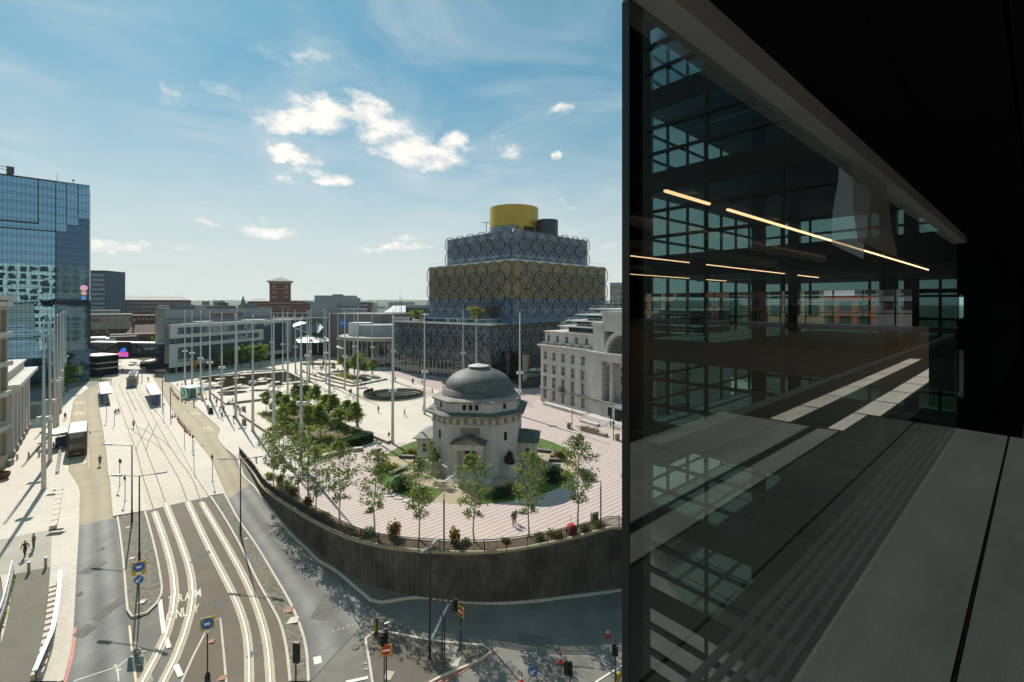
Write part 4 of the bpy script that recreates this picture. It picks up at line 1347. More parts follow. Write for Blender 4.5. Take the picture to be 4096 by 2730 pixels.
# ------------------------------------------------------------------ the library
m_ring = mat('black_ring_metal', (.016, .018, .022), .38, .1, 2, metal=.5)
m_ring_s = mat('silver_ring_metal', (.30, .33, .36), .38, .1, 2, metal=.75)
m_lib_gold = mat('gold_cladding', (.32, .215, .065), .55, .2, .3, metal=.25, fine=.08)
m_gold = mat('gold_drum', (.52, .335, .05), .42, .14, .25, metal=.35, fine=.05, fscale=3)
joints(m_gold, 4.2, 2.1, .05, .72, axes='XY', off=0)
m_lib_blue = glassy('library_blue_glass', (.045, .115, .205), .15, spec=.7)
m_lib_grey = glassy('library_grey_glass', (.07, .085, .10), .2, spec=.6)
m_terr = mat('terrace_white', (.6, .6, .58), .7, .05, 1)
lib = thing('library', 'tiered library clad in interlocking metal rings over gold and blue, gold drum on top', 'library', (0, 0, 0))
def torus_mesh(name, Rr, r, n, k, m, flat=.35):
    mb = MB()
    for i in range(n):
        a = 2 * PI * i / n
        for j in range(k):
            b = 2 * PI * j / k + PI / 4
            rr = Rr + r * math.cos(b)
            mb.v.append((rr * math.cos(a), r * flat * math.sin(b), rr * math.sin(a)))
    for i in range(n):
        for j in range(k):
            mb.f.append((i * k + j, ((i + 1) % n) * k + j, ((i + 1) % n) * k + (j + 1) % k, i * k + (j + 1) % k)); mb.m.append(0)
    return mb.mesh(name, m)
ring_me = torus_mesh('ring', 3.2, .14, 28, 4, m_ring, .8)
ring_s = torus_mesh('small_ring', 1.45, .075, 14, 3, m_ring_s, .8)
ring_t = torus_mesh('small_ring', .8, .06, 10, 3, m_ring_s, .8)
def ring_face(par, a, d, length, z0, z1, nrm, off=.65):
    """interlocking rings over one face: big rings as parts, the fine filigree as one mesh"""
    s = 6.4
    length += 2 * off
    nx_, nz_ = max(1, round(length / s)), max(1, round((z1 - z0) / s))
    sx, sz = length / nx_, (z1 - z0) / nz_
    rz = math.atan2(d.y, d.x)
    for q in (0, 1):
        for i in range(q, nx_):
            for j in range(q, nz_):
                x = ((i + .5) * sx if not q else i * sx) - off
                z = z0 + ((j + .5) * sz if not q else j * sz)
                p = a + d * x + nrm * (off + .25 * q)
                ob('ring', ring_me, par, (p.x, p.y, z), rz, scale=(sx / s * (1 if True else 1), 1, sz / s))
    mb = MB()
    base_s, base_t = ring_s, ring_t
    for src, off2, st_ in ((ring_s, .55, 2), (ring_t, .7, 2)):
        vs = [v.co.copy() for v in src.vertices]
        fs = [tuple(p.vertices) for p in src.polygons]
        ni, nj = nx_ * st_, nz_ * st_
        for q in (0, 1):
            for i in range(q, ni):
                for j in range(q, nj):
                    x = ((i + .5) if not q else i) * sx / st_ - off
                    z = z0 + ((j + .5) if not q else j) * sz / st_
                    p = a + d * x + nrm * (off2 + .1 * q)
                    mb.add([(p.x + d.x * v.x + nrm.x * v.y, p.y + d.y * v.x + nrm.y * v.y, z + v.z) for v in vs], fs)
    mb.obj('filigree', m_ring_s, par, kind='stuff')
def lib_box(a, dl, ll, dr, lr, bands, ring_z, off=.65):
    """a box of the library: near corner a, faces along dl and dr; bands: (z0, z1, material)"""
    nl = Vector((-dl.y, dl.x, 0)) * -1
    if nl.y > 0 and nl.x > 0: nl = -nl
    nl = Vector((dl.y, -dl.x, 0)) if Vector((dl.y, -dl.x, 0)).dot(Vector((0, -1, 0))) > 0 else Vector((-dl.y, dl.x, 0))
    nr = Vector((dr.y, -dr.x, 0)) if Vector((dr.y, -dr.x, 0)).dot(Vector((0, -1, 0))) > 0 else Vector((-dr.y, dr.x, 0))
    poly = [a, a + dr * lr, a + dr * lr + dl * ll, a + dl * ll]
    poly = [(p.x, p.y) for p in poly]
    for z0, z1, m, nm in bands:
        MB().prism(poly, z0, z1).obj(nm, m, lib)
    if ring_z:
        ring_face(lib, a, dl, ll, *ring_z, nl, off)
        ring_face(lib, a, dr, lr, *ring_z, nr, off)
    return poly
DLm, DRm = Vector((-.685, .728, 0)), Vector((.728, .685, 0))
LA = Vector((-7, 150.5, 0))
DLl, DRl = Vector((-.80, .60, 0)), Vector((.60, .80, 0))
lib_box(LA + Vector((0, 1.6, 0)), DLl, 50, DRl, 45, [(0, 6.4, glassy('library_ground_glass', (.035, .04, .045), .04, .05, .4), 'ground_glazing'), (6.4, 19.5, m_lib_grey, 'podium')], (6.6, 19.6))
lib_box(LA + Vector((0, .6, 0)), DLl, 51, DRl, 46, [(19.5, 20.2, m_terr, 'terrace')], None)
MA = Vector((0, 151.5, 0))
lib_box(MA, DLm, 50, DRm, 53, [(20.2, 28.6, m_lib_blue, 'glazing'), (28.6, 41.2, m_lib_gold, 'gold_tier'), (41.2, 41.8, m_terr, 'terrace')], (22.2, 41.4))
UA = Vector((0, 159.5, 0))
lib_box(UA, DLm, 39, DRm, 43, [(41.8, 47.0, m_lib_blue, 'glazing'), (47.0, 53.0, glassy('library_top_glass', (.065, .105, .155), .2, spec=.7), 'glazing')], (41.9, 53.6))
dc = Vector((.8, 182, 0))
MB().lathe([(9.5, 53), (9.5, 56.6)], 48, (dc.x, dc.y)).obj('drum_glazing', m_lib_blue, lib)
MB().lathe([(9.7, 56.6), (9.7, 64.6), (9.3, 64.7), (0.01, 64.9)], 56, (dc.x, dc.y)).obj('gold_drum', m_gold, lib)
MB().lathe([(9.8, 53), (9.8, 56.7)], 12, (dc.x, dc.y), 0, R(-80), R(-20)).obj('drum_base', m_gold, lib)
MB().lathe([(9.9, 53), (9.9, 56.3)], 8, (dc.x, dc.y), 0, R(-68), R(-40)).obj('drum_opening', m_void, lib)
d2 = Vector((13.9, 178, 0))
MB().lathe([(4.1, 53), (4.1, 59.3), (0.01, 59.4)], 28, (d2.x, d2.y)).obj('dark_drum', mat('dark_drum', (.03, .04, .05), .4, .1, 1), lib)
tm = UA + DLm * 14
MB().tube([(tm.x, tm.y, 53), (tm.x, tm.y, 57.2)], .12).bar((tm.x - 1.4, tm.y, 57), (tm.x + 1.4, tm.y, 57), .15, .2).obj('roof_mast', m_black, lib)
# terrace rails and planting beds
for a, d, l, nz in ((LA + Vector((0, .7, 0)), DLl, 51, 20.2), (LA + Vector((0, .7, 0)), DRl, 30, 20.2)):
    e = a + d * l
    mb = MB().bar((a.x, a.y, nz + 1.3), (e.x, e.y, nz + 1.3), .12, .12)
    mb.obj('handrail', m_lmetal, lib)
    mb = MB().add([(a.x, a.y, nz), (e.x, e.y, nz), (e.x, e.y, nz + 1.2), (a.x, a.y, nz + 1.2)], [(0, 1, 2, 3)])
    mb.obj('balustrade_glass', mt_, lib)
for a, d, l in ((MA + Vector((0, -.3, 0)), DRm, 53), (MA + Vector((0, -.3, 0)), DLm, 50)):
    e = a + d * l
    MB().bar((a.x, a.y, 43), (e.x, e.y, 43), .06, .06).obj('handrail', m_lmetal, lib)
# ground floor mullions, entrance volume and sign
mb = MB()
for i in range(26):
    p = LA + Vector((0, 1.6, 0)) + DLl * (i * 2.0) + Vector((-.6, -.8, 0)) * .06
    mb.box(p.x - .07, p.y - .07, .1, p.x + .07, p.y + .07, 6.4)
mb.obj('mullion', m_lmetal, lib, kind='stuff')
ea, eb = pl(*rG(1228, 880)), pl(*rG(1530, 868))
eo, erz = frame_at((3.2, 143.5), (16.5, 147))
ent = thing('library_entrance', 'dark glass entrance block of the library lettered LIBRARY beside the stone building', 'entrance', eo, erz)
MB().box(0, 0, 0, 15, 16, 10.6).obj('glazing', glassy('entrance_glass', (.012, .016, .016), .06), ent)
mb = MB()
for i in range(8):
    mb.box(i * 1.9, -.06, 0, i * 1.9 + .08, -.002, 10.6)
mb.box(0, -.05, 4.9, 15, -.003, 5.2)
mb.obj('mullion', m_dark, ent, kind='stuff')
MB().box(0, -.04, 3.6, 15, -.004, 4.9).obj('green_band', glassy('green_band', (.05, .11, .08), .2), ent)
def sign_text(txt, par, x, z, h, m, y=-.12, depth=.06, width=None):
    """upright letters, one object each, on a facade's local frame"""
    cx = x
    for ch in txt:
        if ch == ' ':
            cx += h * .4
            continue
        vs, fs, asp = glyph_mesh(ch)
        hh = h if (ch.isupper() or ch in 'lhbdktf') else h * .72
        dz = 0
        if ch in 'ypgq':
            hh, dz = h * .95, -h * .25
        w = hh * asp
        mb = MB().add([(cx + px * w, y, z + dz + pz * hh) for px, pz in vs] + [(cx + px * w, y + depth, z + dz + pz * hh) for px, pz in vs],
                      [f for f in fs] + [tuple(i + len(vs) for i in f[::-1]) for f in fs])
        mb.obj('lettering', m, par)
        cx += w + h * .14
    return cx
sign_text('LIBRARY', ent, 2.2, 5.5, .9, m_lmetal)

# ------------------------------------------------------------------ Baskerville House: long stone office building
bk_a, bk_b = pl(2163, 1607), pl(2367, 1664)
bk_o, bk_rz = frame_at(bk_a, bk_b)
bask = thing('stone_civic_building', 'pale stone civic building with rows of sash windows, a cornice and an arched portico', 'building', (bk_o.x, bk_o.y, SQ), bk_rz)
W5 = [1.9 + 3.62 * i for i in range(5)]
rows = [(1.0, 2.6), (4.3, 2.9), (8.05, 2.35), (11.6, 2.2)]
ops = [(x - .72, z, x + .72, z + h) for x in W5 for z, h in rows]
mb = MB()
holed_wall(mb, 0, 19.6, 0, 14.6, ops, .42)
mb.box(0, .55, 0, 19.6, 16, 14.6)
mb.box(-.02, 0, 0, 0, 16, 14.6)
mb.obj('wall', m_port, bask)
for x in W5:
    for z, h in rows:
        put_window(bask, x - .72, z, 1.44, h, .34)
for k, z in enumerate((.45, .9, 1.35, 1.8, 2.25, 2.7, 3.15)):   # rusticated courses: raised bands between joints
    mb = MB()
    prev = 0
    for x in W5 + [None]:
        x1 = 19.6 if x is None else x - .74
        if 1.0 <= z + .2 <= 3.6:
            mb.box(prev, -.09, z - .19, x1, -.002, z + .19)
            prev = x + .74 if x else 0
        else:
            mb.box(prev, -.09, z - .19, x1, -.002, z + .19)
            prev = (x + .74) if x else 0
    mb.obj('course', m_port, bask, kind='stuff')
MB().box(-.3, -.35, 3.75, 19.6, -.002, 4.05).obj('belt_course', m_port_d, bask)
for i, x in enumerate(W5):      # surrounds and hoods
    z, h = rows[1]
    MB().box(x - .95, -.1, z, x - .73, -.002, z + h + .2).box(x + .73, -.1, z, x + .95, -.002, z + h + .2).box(x - 1.2, -.3, z + h + .2, x + 1.2, -.002, z + h + .42).obj('window_surround', m_port, bask)
    z, h = rows[2]
    MB().box(x - .95, -.08, z - .2, x - .73, -.002, z + h + .2).box(x + .73, -.08, z - .2, x + .95, -.002, z + h + .2).box(x - .95, -.08, z + h + .02, x + .95, -.002, z + h + .22).box(x - 1, -.12, z - .22, x + 1, -.002, z - .01).obj('window_surround', m_port, bask)
    z, h = rows[3]
    MB().box(x - .85, -.1, z - .16, x + .85, -.002, z - .01).obj('window_ledge', m_port, bask)
x = W5[2]
MB().lathe([(1.25, -.35), (1.25, -.002)], 12, (0, 0), 0, 0, PI).obj('arched_hood', m_port, bask, loc=(x, 0, 7.55), rot=(R(90), 0, 0)) if False else MB().prism([(1.3 * math.cos(t * PI / 10), .75 * math.sin(t * PI / 10)) for t in range(11)], 0, .34).obj('arched_hood', m_port, bask, loc=(x, 0, 7.62), rot=(R(90), 0, 0))
mb = MB().box(x - 1.1, -.75, 4.1, x + 1.1, 0, 4.25)
for i in range(9):
    mb.box(x - 1.05 + i * .26, -.74, 4.25, x - 1.0 + i * .26, -.69, 5.1)
mb.box(x - 1.1, -.77, 5.1, x + 1.1, -.68, 5.18).obj('balcony', m_black, bask)
mb = MB().box(-.12, -.16, 14.6, 19.6, 0, 15.1).box(-.5, -.55, 15.1, 19.6, 0, 15.35).box(-.7, -.8, 15.35, 19.6, 0, 15.7)
mb.obj('cornice', m_port, bask)
for i in range(6):
    MB().box(3.2 * i, .25, 15.7, 3.2 * i + 2.2, .7, 16.3).obj('parapet_block', m_port_d, bask)
at_ops = [(x - .55, 16.5, x + .55, 18.2) for x in W5]
mb = MB()
holed_wall(mb, .4, 19.6, 15.7, 19.0, at_ops, .3, 1.2)
mb.box(.4, 1.55, 15.7, 19.6, 15, 19.0).box(.39, 1.2, 15.7, .41, 15, 19).box(.1, .9, 19.0, 19.6, 15.2, 19.35)
mb.obj('attic', m_port, bask)
for x in W5:
    put_window(bask, x - .55, 16.5, 1.1, 1.7, .24, 1.2)
# projecting portico bay with giant columns and an arch above
mb = MB().box(19.6, -.8, 0, 27.5, 14, 4.0).box(19.6, -.8, 4.0, 23.4, 14, 14.6).box(23.4, 1.8, 4.0, 46, 14, 14.6).box(27.5, -1.4, 0, 31, 14, 4.0).box(31, -.8, 0, 46, 14, 4)
mb.obj('portico_wall', m_port, bask)
for k in range(8):
    MB().box(19.55, -.9, .25 + k * .46, 25.0, -.8, .62 + k * .46).obj('course', m_port, bask)
MB().box(25.3, -.86, .8, 26.5, -.78, 3.2).obj('niche', m_void, bask)
MB().box(27.9, -1.46, .3, 30.6, -1.3, 3.4).obj('doorway', m_void, bask)
mb = MB().box(19.3, -1.1, 4.0, 46, -.1, 4.35)
mb.obj('belt_course', m_port_d, bask)
for i in range(5):
    cx = 25.6 + i * 3.9
    mb = MB().lathe([(.72, 4.35), (.72, 4.6), (.58, 4.75), (.56, 8), (.48, 12.9), (.6, 13.05)], 20, (cx, .2)).box(cx - .75, -.5, 13.05, cx + .75, .9, 13.5)
    for s_ in (-.62, .62):
        mb.lathe([(.26, 0), (.26, .9)], 10, (0, 0)) if False else mb.box(cx + s_ - .24, -.55, 12.75, cx + s_ + .24, .95, 13.1)
    mb.obj('column', m_port, bask)
    for z in (4.9, 8.2, 11.2):
        put_window(bask, cx + 1.3, z, 1.3, 2.0, -.08, 1.8)
mb = MB().box(19.45, -1.0, 13.5, 46, 2.0, 14.9).box(19.2, -1.3, 14.9, 46, 2.0, 15.2).box(19.0, -1.5, 15.2, 46, 2, 15.5)
mb.obj('entablature', m_port, bask)
# arch: pier, voussoirs and dark half dome
acx, acz, ar = 29.3, 15.5, 4.3
MB().box(20.2, -.4, 15.5, 23.6, 10, 21.6).box(19.9, -.6, 21.6, 23.4, 10, 22.4).box(23.2, -.4, acz + 4.9, 36, 10, 24.4).box(22.9, -.7, 24.4, 36, 10, 25.1).obj('attic_block', m_port, bask)
n = 14
for i in range(n):
    a0, a1 = PI * i / n, PI * (i + 1) / n - .02
    mb = MB()
    pts = [(acx + r_ * math.cos(a), acz + r_ * math.sin(a)) for r_, a in ((ar, a0), (ar + .95, a0), (ar + .95, a1), (ar, a1))]
    mb.add([(p[0], -.75, p[1]) for p in pts] + [(p[0], .3, p[1]) for p in pts], [(0, 1, 2, 3), (0, 4, 5, 1), (1, 5, 6, 2), (2, 6, 7, 3), (3, 7, 4, 0)])
    mb.obj('arch_stone', m_port, bask)
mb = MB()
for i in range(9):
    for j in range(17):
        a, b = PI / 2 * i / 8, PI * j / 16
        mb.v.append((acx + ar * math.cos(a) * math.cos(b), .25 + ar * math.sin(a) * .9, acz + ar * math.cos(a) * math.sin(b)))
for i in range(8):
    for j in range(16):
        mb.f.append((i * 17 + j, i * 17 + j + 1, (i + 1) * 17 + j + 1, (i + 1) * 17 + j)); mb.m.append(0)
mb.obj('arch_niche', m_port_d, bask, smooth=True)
# glass terraces on the roof
m_gl_t = glassy('terrace_glass', (.02, .05, .05), .06, .05, .5)
for i, (x0, z0, z1) in enumerate(((8, 19.4, 20.7), (10, 21.0, 22.2), (13, 22.5, 23.8), (17, 24.1, 25.3))):
    MB().box(x0, 3 + i, z0, 46, 14, z1).obj('penthouse_glazing', m_gl_t, bask)
    MB().box(x0 - 2.6, 1.5 + i * .8, z1, 46, 14.5, z1 + .28).obj('terrace_slab', m_lmetal, bask)
    mb = MB().box(x0 - 1.5, 1.6 + i * .8, z1 + .85, 46, 1.68 + i * .8, z1 + .92)
    for k in range(10):
        mb.box(x0 - 1.5 + k * 3, 1.6 + i * .8, z1 + .28, x0 - 1.45 + k * 3, 1.66 + i * .8, z1 + .85)
    mb.obj('handrail', m_lmetal, bask)
# ramp, steps and low walls in front
MB().box(4, -2.6, 0, 19.4, -1.0, .7).obj('ramp', m_port, bask)
MB().box(8, -2.7, 1.55, 19, -2.62, 1.63).box(8, -2.7, .7, 8.06, -2.62, 1.6).box(12, -2.7, .7, 12.06, -2.62, 1.6).box(16, -2.7, .7, 16.06, -2.62, 1.6).obj('handrail', m_lmetal, bask)
for i in range(5):
    MB().box(20, -3.2 - .4 * i, 0, 34, -.8, .75 - .15 * i).obj('step', m_port, bask)
for x in (20, 27, 31):
    MB().bar((x, -5.2, .9), (x, -2.2, 1.65), .07, .07).bar((x, -5.2, 0), (x, -5.2, .9), .07, .07).bar((x, -2.2, .7), (x, -2.2, 1.65), .07, .07).obj('handrail', m_lmetal, bask)
t = thing('stone_block_seat', 'low pale stone block seat at the foot of the civic building steps', 'seat', sq(*rT(780, 1408)), bk_rz)
MB().box(-2.6, -.6, 0, 2.6, .6, .55).obj('block', m_port, t)
t = thing('upright_stones', 'row of upright book like stone slabs on the pink paving by the steps', 'sculpture', sq(*rT(800, 1515)), bk_rz + R(8))
for i in range(7):
    MB().box(-2.6 + i * .62, -.45, 0, -2.05 + i * .62, .45, 1.05 + .08 * (i % 3)).obj('slab', mat('warm_slab', (.30, .25, .17), .85, .15, 1), t)
MB().box(2.0, -.6, 0, 3.8, .5, .65).obj('block', m_port_d, t)

# ------------------------------------------------------------------ Hyatt: mirrored glass hotel tower
m_mirror = glassy('mirror_glass', (.15, .29, .41), .015, .10, .30, metal=1.0)
m_mirror_d = glassy('dark_reflection_glass', (.045, .10, .16), .05, .12, .3, metal=.85)  # dark reflection of the lower corner put into the glass colour
hy_o = Vector((-148.4, 159.8, 0))
hy_d = Vector((-.70, -.714, 0))
hotel = thing('hotel_tower', 'tall blue mirrored glass hotel tower reflecting pale stone offices at the left edge', 'hotel tower', hy_o, math.atan2(hy_d.y, hy_d.x) + PI)
# local x runs along the facade (from far left to the corner at 0), local -y faces the street
MB().box(-70, .3, 0, -.15, 30, 67.2).obj('body', mat('tower_body', (.03, .04, .05), .4, 0), hotel)
XS = -8.33
MB().add([(-70, 0, 0), (XS, 0, 0), (XS, 0, 68), (-70, 0, 68)], [(0, 1, 2, 3)]).obj('curtain_wall', m_mirror, hotel)
steps_ = [(XS, -5.74, 51.2), (-5.74, -2.89, 53.7), (-2.89, 0, 56.3)]
for a, b, z in steps_:
    MB().box(a, -.5, z, b, .25, 68).obj('curtain_wall', m_mirror, hotel)
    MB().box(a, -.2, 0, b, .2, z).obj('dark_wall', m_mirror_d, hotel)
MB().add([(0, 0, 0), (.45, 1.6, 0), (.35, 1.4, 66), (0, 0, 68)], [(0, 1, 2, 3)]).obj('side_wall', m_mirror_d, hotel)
mb = MB()
z = 2.0
while z < 67.5:
    mb.box(-70, -.05, z, XS, .02, z + .12)
    mb.box(-70, -.05, z + .66, XS, .02, z + .76)
    z += 2.74
x = -40.33
while x < XS:
    mb.box(x - .035, -.04, 0, x + .035, .02, 68)
    x += 1.0
mb.obj('mullion', m_dark, hotel, kind='stuff')
mb = MB()
for a, b, zz in steps_:
    for i in range(3):
        x = a + (b - a) * i / 3
        mb.box(x - .035, -.55, zz, x + .035, -.49, 68)
    z = zz
    while z < 68:
        mb.box(a, -.55, z, b, -.49, z + .12)
        z += 2.74
    mb.box(a - .13, -.6, zz, a + .13, -.45, 68)
    z = 2
    while z < zz:
        mb.box(a, -.26, z, b, -.19, z + .1)
        z += 2.74
mb.box(-12.6, -.16, 53.5, -12.3, .02, 68).box(-40, -.16, 53.2, -12.3, .02, 53.7).box(-40, -.16, 51.0, XS, .02, 51.4).box(XS - .15, -.3, 0, XS + .15, -.1, 68)
mb.obj('shadow_gap', m_black, hotel, kind='stuff')
MB().box(-70.2, -.3, 67.9, .1, 30, 68.3).obj('parapet', m_dark, hotel)
cr = MB().box(-19.6, 2, 68.3, -18.2, 3.6, 69.2).box(-19.6, 2, 69.2, -17.9, 3.4, 71.4).bar((-19.4, 2.4, 71.1), (-21.6, 2.4, 71.2), .25, .15).bar((-19.4, 2.4, 70), (-21, 2.4, 70.5), .15, .15).bar((-21.3, 2.4, 68.3), (-21.3, 2.4, 71), .08, .08)
cr.obj('roof_cradle', mat('cradle_grey', (.08, .08, .09), .6, .1), hotel)
MB().tube([(-8, 2, 68.3), (-8, 2, 71.2)], .06, 5).tube([(-4, 2, 68.3), (-4, 2, 69.6)], .08, 5).box(-4.3, 1.7, 69.5, -3.7, 2.3, 69.9).obj('roof_mast', m_dark, hotel)
lit = MB().lathe([(2.2, 0), (2.2, .3), (0.01, .3)], 18).obj('logo_disc', mat('pink_lit_sign', (.8, .4, .5), .5, 0, emit=(1, .45, .6), estr=.35), hotel, loc=(-1.4, -.25, 32.3), scale=.45, rot=(R(90), 0, 0))
MB().lathe([(1.6, 0), (1.6, .3), (0.01, .3)], 18).obj('logo_disc', mat('orange_lit_sign', (.8, .4, .3), .5, 0, emit=(1, .5, .35), estr=.3), hotel, loc=(-1.4, -.25, 30.5), scale=.45, rot=(R(90), 0, 0))
MB().box(-2.0, -.35, 28.2, -.9, -.22, 29.4).obj('lit_panel', mat('blue_lit_sign', (.1, .25, .7), .5, 0, emit=(.1, .3, .9), estr=.35), hotel)
# entrance canopies at the hotel's foot
cp = pl(*rB(890, 640))
can = thing('entrance_canopy', 'layered white and timber entrance canopy at the foot of the mirrored hotel', 'canopy', pl(*rQ(270, 1560)), R(-20))
for i, (w, z) in enumerate(((12, 7.2), (13, 4.6), (13, 2.6))):
    MB().box(-w / 2, -4, z, w / 2, 4, z + .35).obj('slab', m_lmetal if i == 0 else m_kerb, can)
MB().box(-5.5, -3, 0, 5.5, 3.5, 7.2).obj('wall', m_blackm, can)

# ------------------------------------------------------------------ left edge: pale stone office and the old bank
oa = pl(*rB(72, 1490))
lo_b = thing('stone_corner_office', 'pale stone office building with deep window bays cut off by the left edge', 'office building', (oa.x, oa.y, SQ), 0)
OD = Vector((-.42, .907, 0))      # street line
lo_b.rotation_euler = (0, 0, math.atan2(.907, -.42))
# local x along the street away from the viewer, local +y to the left (inside the building)
mb = MB()
lv = [(2.0, 5.6), (7.6, 11.4), (12.6, 16.3), (17.4, 21.0), (22.2, 25.8)]
ops = [(x, z0, x + 1.6, z1) for z0, z1 in lv for x in (-24.2, -21.4, -18.6, -15.8, -13, -10.2, -7.4, -4.6, -2.0)]
holed_wall(mb, -26, 0, 0, 27.4, ops, .7)
mb.box(-26, .85, 0, 0, 20, 27.4).box(0, .05, 0, .02, 20, 27.4)
mb.obj('wall', m_tanst, lo_b)
for a, b, c, d_ in ops:
    ob('window', win_mesh(1.6, d_ - b, 0, 0), lo_b, (a, .6, b))
for z in (6.2, 11.7, 16.6, 21.4, 26.4):
    MB().box(-26.2, -.45, z, .45, -.002, z + .75).obj('belt_course', m_port, lo_b)
MB().box(-26.4, -.7, 27.4, .7, 12, 28.2).obj('cornice', m_port, lo_b)
MB().box(-.6, -.5, 0, .6, .4, .9).obj('base_block', m_port_d, lo_b)
ba = pl(*rB(80, 1440))
bb = pl(*rB(255, 1140))
bo, brz = frame_at(ba, bb)
bank = thing('old_bank', 'low pale stone bank building with heavy cornice beside the left pavement', 'bank building', (bo.x, bo.y, SQ), brz)
bl_ = (bb - ba).length
hb = up(rB(0, 940)[1], ba.y) - .5
MB().box(0, .2, 0, bl_, 22, 13).obj('wall', m_port, bank)
for i in range(6):
    x = bl_ * (i + .5) / 6
    MB().box(x - .8, -.35, 0, x + .8, .19, 11.2).obj('pilaster', m_port, bank)
    MB().box(x - .95, -.55, 0, x + .95, -.36, 1.0).obj('pilaster_base', m_port_d, bank)
for i in range(5):
    x = bl_ * (i + 1) / 6
    put_window(bank, x - .7, 2.2, 1.4, 6.0, .14, .02, sash=3, mull=1)
MB().box(-.5, -.7, 11.2, bl_ + .5, 22, 12.3).box(-1.1, -1.4, 12.3, bl_ + 1.1, 22.5, 12.9).obj('cornice', m_port, bank)
MB().box(.5, .6, 12.9, bl_ - .5, 21, 14.4).box(.2, .3, 14.4, bl_ - .2, 21.3, 14.8).box(3, 3, 14.8, bl_ - 3, 18, 16.2).box(2.7, 2.7, 16.2, bl_ - 2.7, 18.3, 16.5).obj('attic', m_port, bank)
MB().box(5, 5, 16.5, 8, 9, 17.6).box(12, 6, 16.5, 16, 12, 17.4).obj('roof_plant', m_gconc, bank)
# ================================================================== FAR SIDE OF THE SQUARE AND THE CITY BEHIND
# ---- concert hall with the framed glass front
ca, cb = Vector((-129, 171.6, 0)), Vector((-110, 227, 0))
co, crz = frame_at(ca, cb)
con = thing('concert_hall', 'grey concert hall with a framed ribbon glass front lettered Symphony Hall behind the pool', 'concert hall', co, crz)
m_cf = mat('pale_grey_frame', (.58, .56, .53), .75, .06, .3)
joints(m_cf, 2.2, 1.1, .02, .85, axes='XZ', off=0)
m_cg = glassy('ribbon_glass', (.05, .10, .115), .05, .6, .5, spec=1.0)
LN = 58.6
fr = [(0, 17.6, LN, 18.9), (0, 2.6, LN, 4.3), (0, 4.3, 2.5, 10.0), (0, 13.6, 2.5, 17.6), (54.9, 4.3, LN, 17.6), (0, 10.0, 41.4, 11.4), (2.5, 13.6, 41.4, 15.0), (39.3, 11.4, 41.4, 13.6)]
for a, z0, b, z1 in fr:
    MB().box(a, -.6, z0, b, .4, z1).obj('frame', m_cf, con)
for k, (a, z0, b, z1) in enumerate(((2.5, 15.0, 41.4, 17.6), (0.3, 11.4, 39.3, 13.6), (2.5, 4.3, 41.4, 10.0), (41.4, 4.3, 54.9, 17.6))):
    MB().box(a, .2, z0, b, .3, z1).obj('glazing', m_cg, con)
    n = int((b - a) / 2.4)
    mb = MB()
    for i in range(1, n):
        x = a + (b - a) * i / n
        mb.box(x - .05, .1, z0, x + .05, .19, z1)
    mb.obj('mullion', m_dark, con, kind='stuff')
MB().box(0, .4, 4, LN, 3.0, 18.7).box(9, 3.0, 4, LN, 15.5, 18.65).obj('hall_block', m_dconc, con)
MB().box(1, 3.5, 0, LN + 2, 15, 3.99).obj('ground_glazing', glassy('dark_ground_glass', (.015, .018, .02), .1), con)
for x in (3, 14, 25, 36, 47, 57):
    MB().lathe([(.35, 0), (.35, 2.7)], 10, (x, .8)).obj('column', m_gconc, con)
MB().box(9.1, 16, 0, 61.4, 22, 24.4).obj('main_block', m_gconc, con)
MB().box(9, 15.8, 20.2, 61.5, 16.02, 20.5).obj('band', m_dconc, con)
MB().box(9, 15.9, 24.4, 61.6, 22, 24.7).obj('parapet', m_dconc, con)
m_sred = mat('red_letter', (.30, .02, .03), .6, .05)
m_sblue = mat('blue_letter', (.09, .21, .42), .5, .05)
xe = sign_text('Symphony', con, 28.4, 21.0, 1.75, m_sred, y=15.85)
xe = sign_text('Hall', con, xe + .9, 21.0, 1.75, m_sred, y=15.85)
sign_text('ICC', con, xe + 1.6, 21.0, 1.7, m_sblue, y=15.85)
for x, y, w, d, h in ((14, 17, 8, 4, 1.6), (30, 17, 12, 4, 1.1), (48, 17, 6, 4, 2.2)):
    MB().box(x, y, 24.7, x + w, y + d, 24.7 + h).obj('roof_plant', m_dconc, con)
MB().box(16, 8, 18.7, 24, 11, 19.3).box(38, 6, 18.7, 50, 10, 19.2).obj('roof_plant', m_lmetal, con, kind='stuff')

# ---- convention centre: wall with the blue sign, folded glass entrance
ic_o, ic_rz = frame_at((-91.5, 226), (-66, 214))
icc = thing('convention_centre', 'brownish grey convention centre wall with a blue ICC sign and folded glass entrance roof', 'convention centre', ic_o, ic_rz)
m_icw = mat('brown_grey_stone', (.19, .165, .15), .85, .10, .2, fine=.05)
joints(m_icw, 1.6, .8, .03, .85, axes='XZ')
MB().box(0, 0, 0, 34, 26, 21.9).obj('wall', m_icw, icc)
for z in (12.5, 20.5):
    MB().box(-.1, -.12, z, 34, -.002, z + .35).obj('band', m_dconc, icc)
MB().box(8.2, -.3, 15.2, 13.3, -.05, 19.4).obj('sign_panel', mat('sign_blue', (.05, .19, .52), .5, .03), icc)
sign_text('ICC', icc, 9.0, 16.6, 1.5, m_lmetal, y=-.36, depth=.05)
MB().box(-40, 6, 0, -.05, 30, 18.5).box(-40, 2, 16, -.05, 6, 19.5).obj('entrance_block', m_dconc, icc)
MB().box(-22, 5.7, 0, -2, 5.95, 9).obj('entrance_glazing', glassy('dark_ground_glass', (.015, .018, .02), .1), icc)
m_can = glassy('canopy_glint_white', (.85, .87, .86), .35, spec=.9)  # near-white colour stands in for the sun glint on the plates
m_cand = glassy('canopy_dark_glass', (.03, .035, .04), .08)
def zy(v, y): return up(v, y)
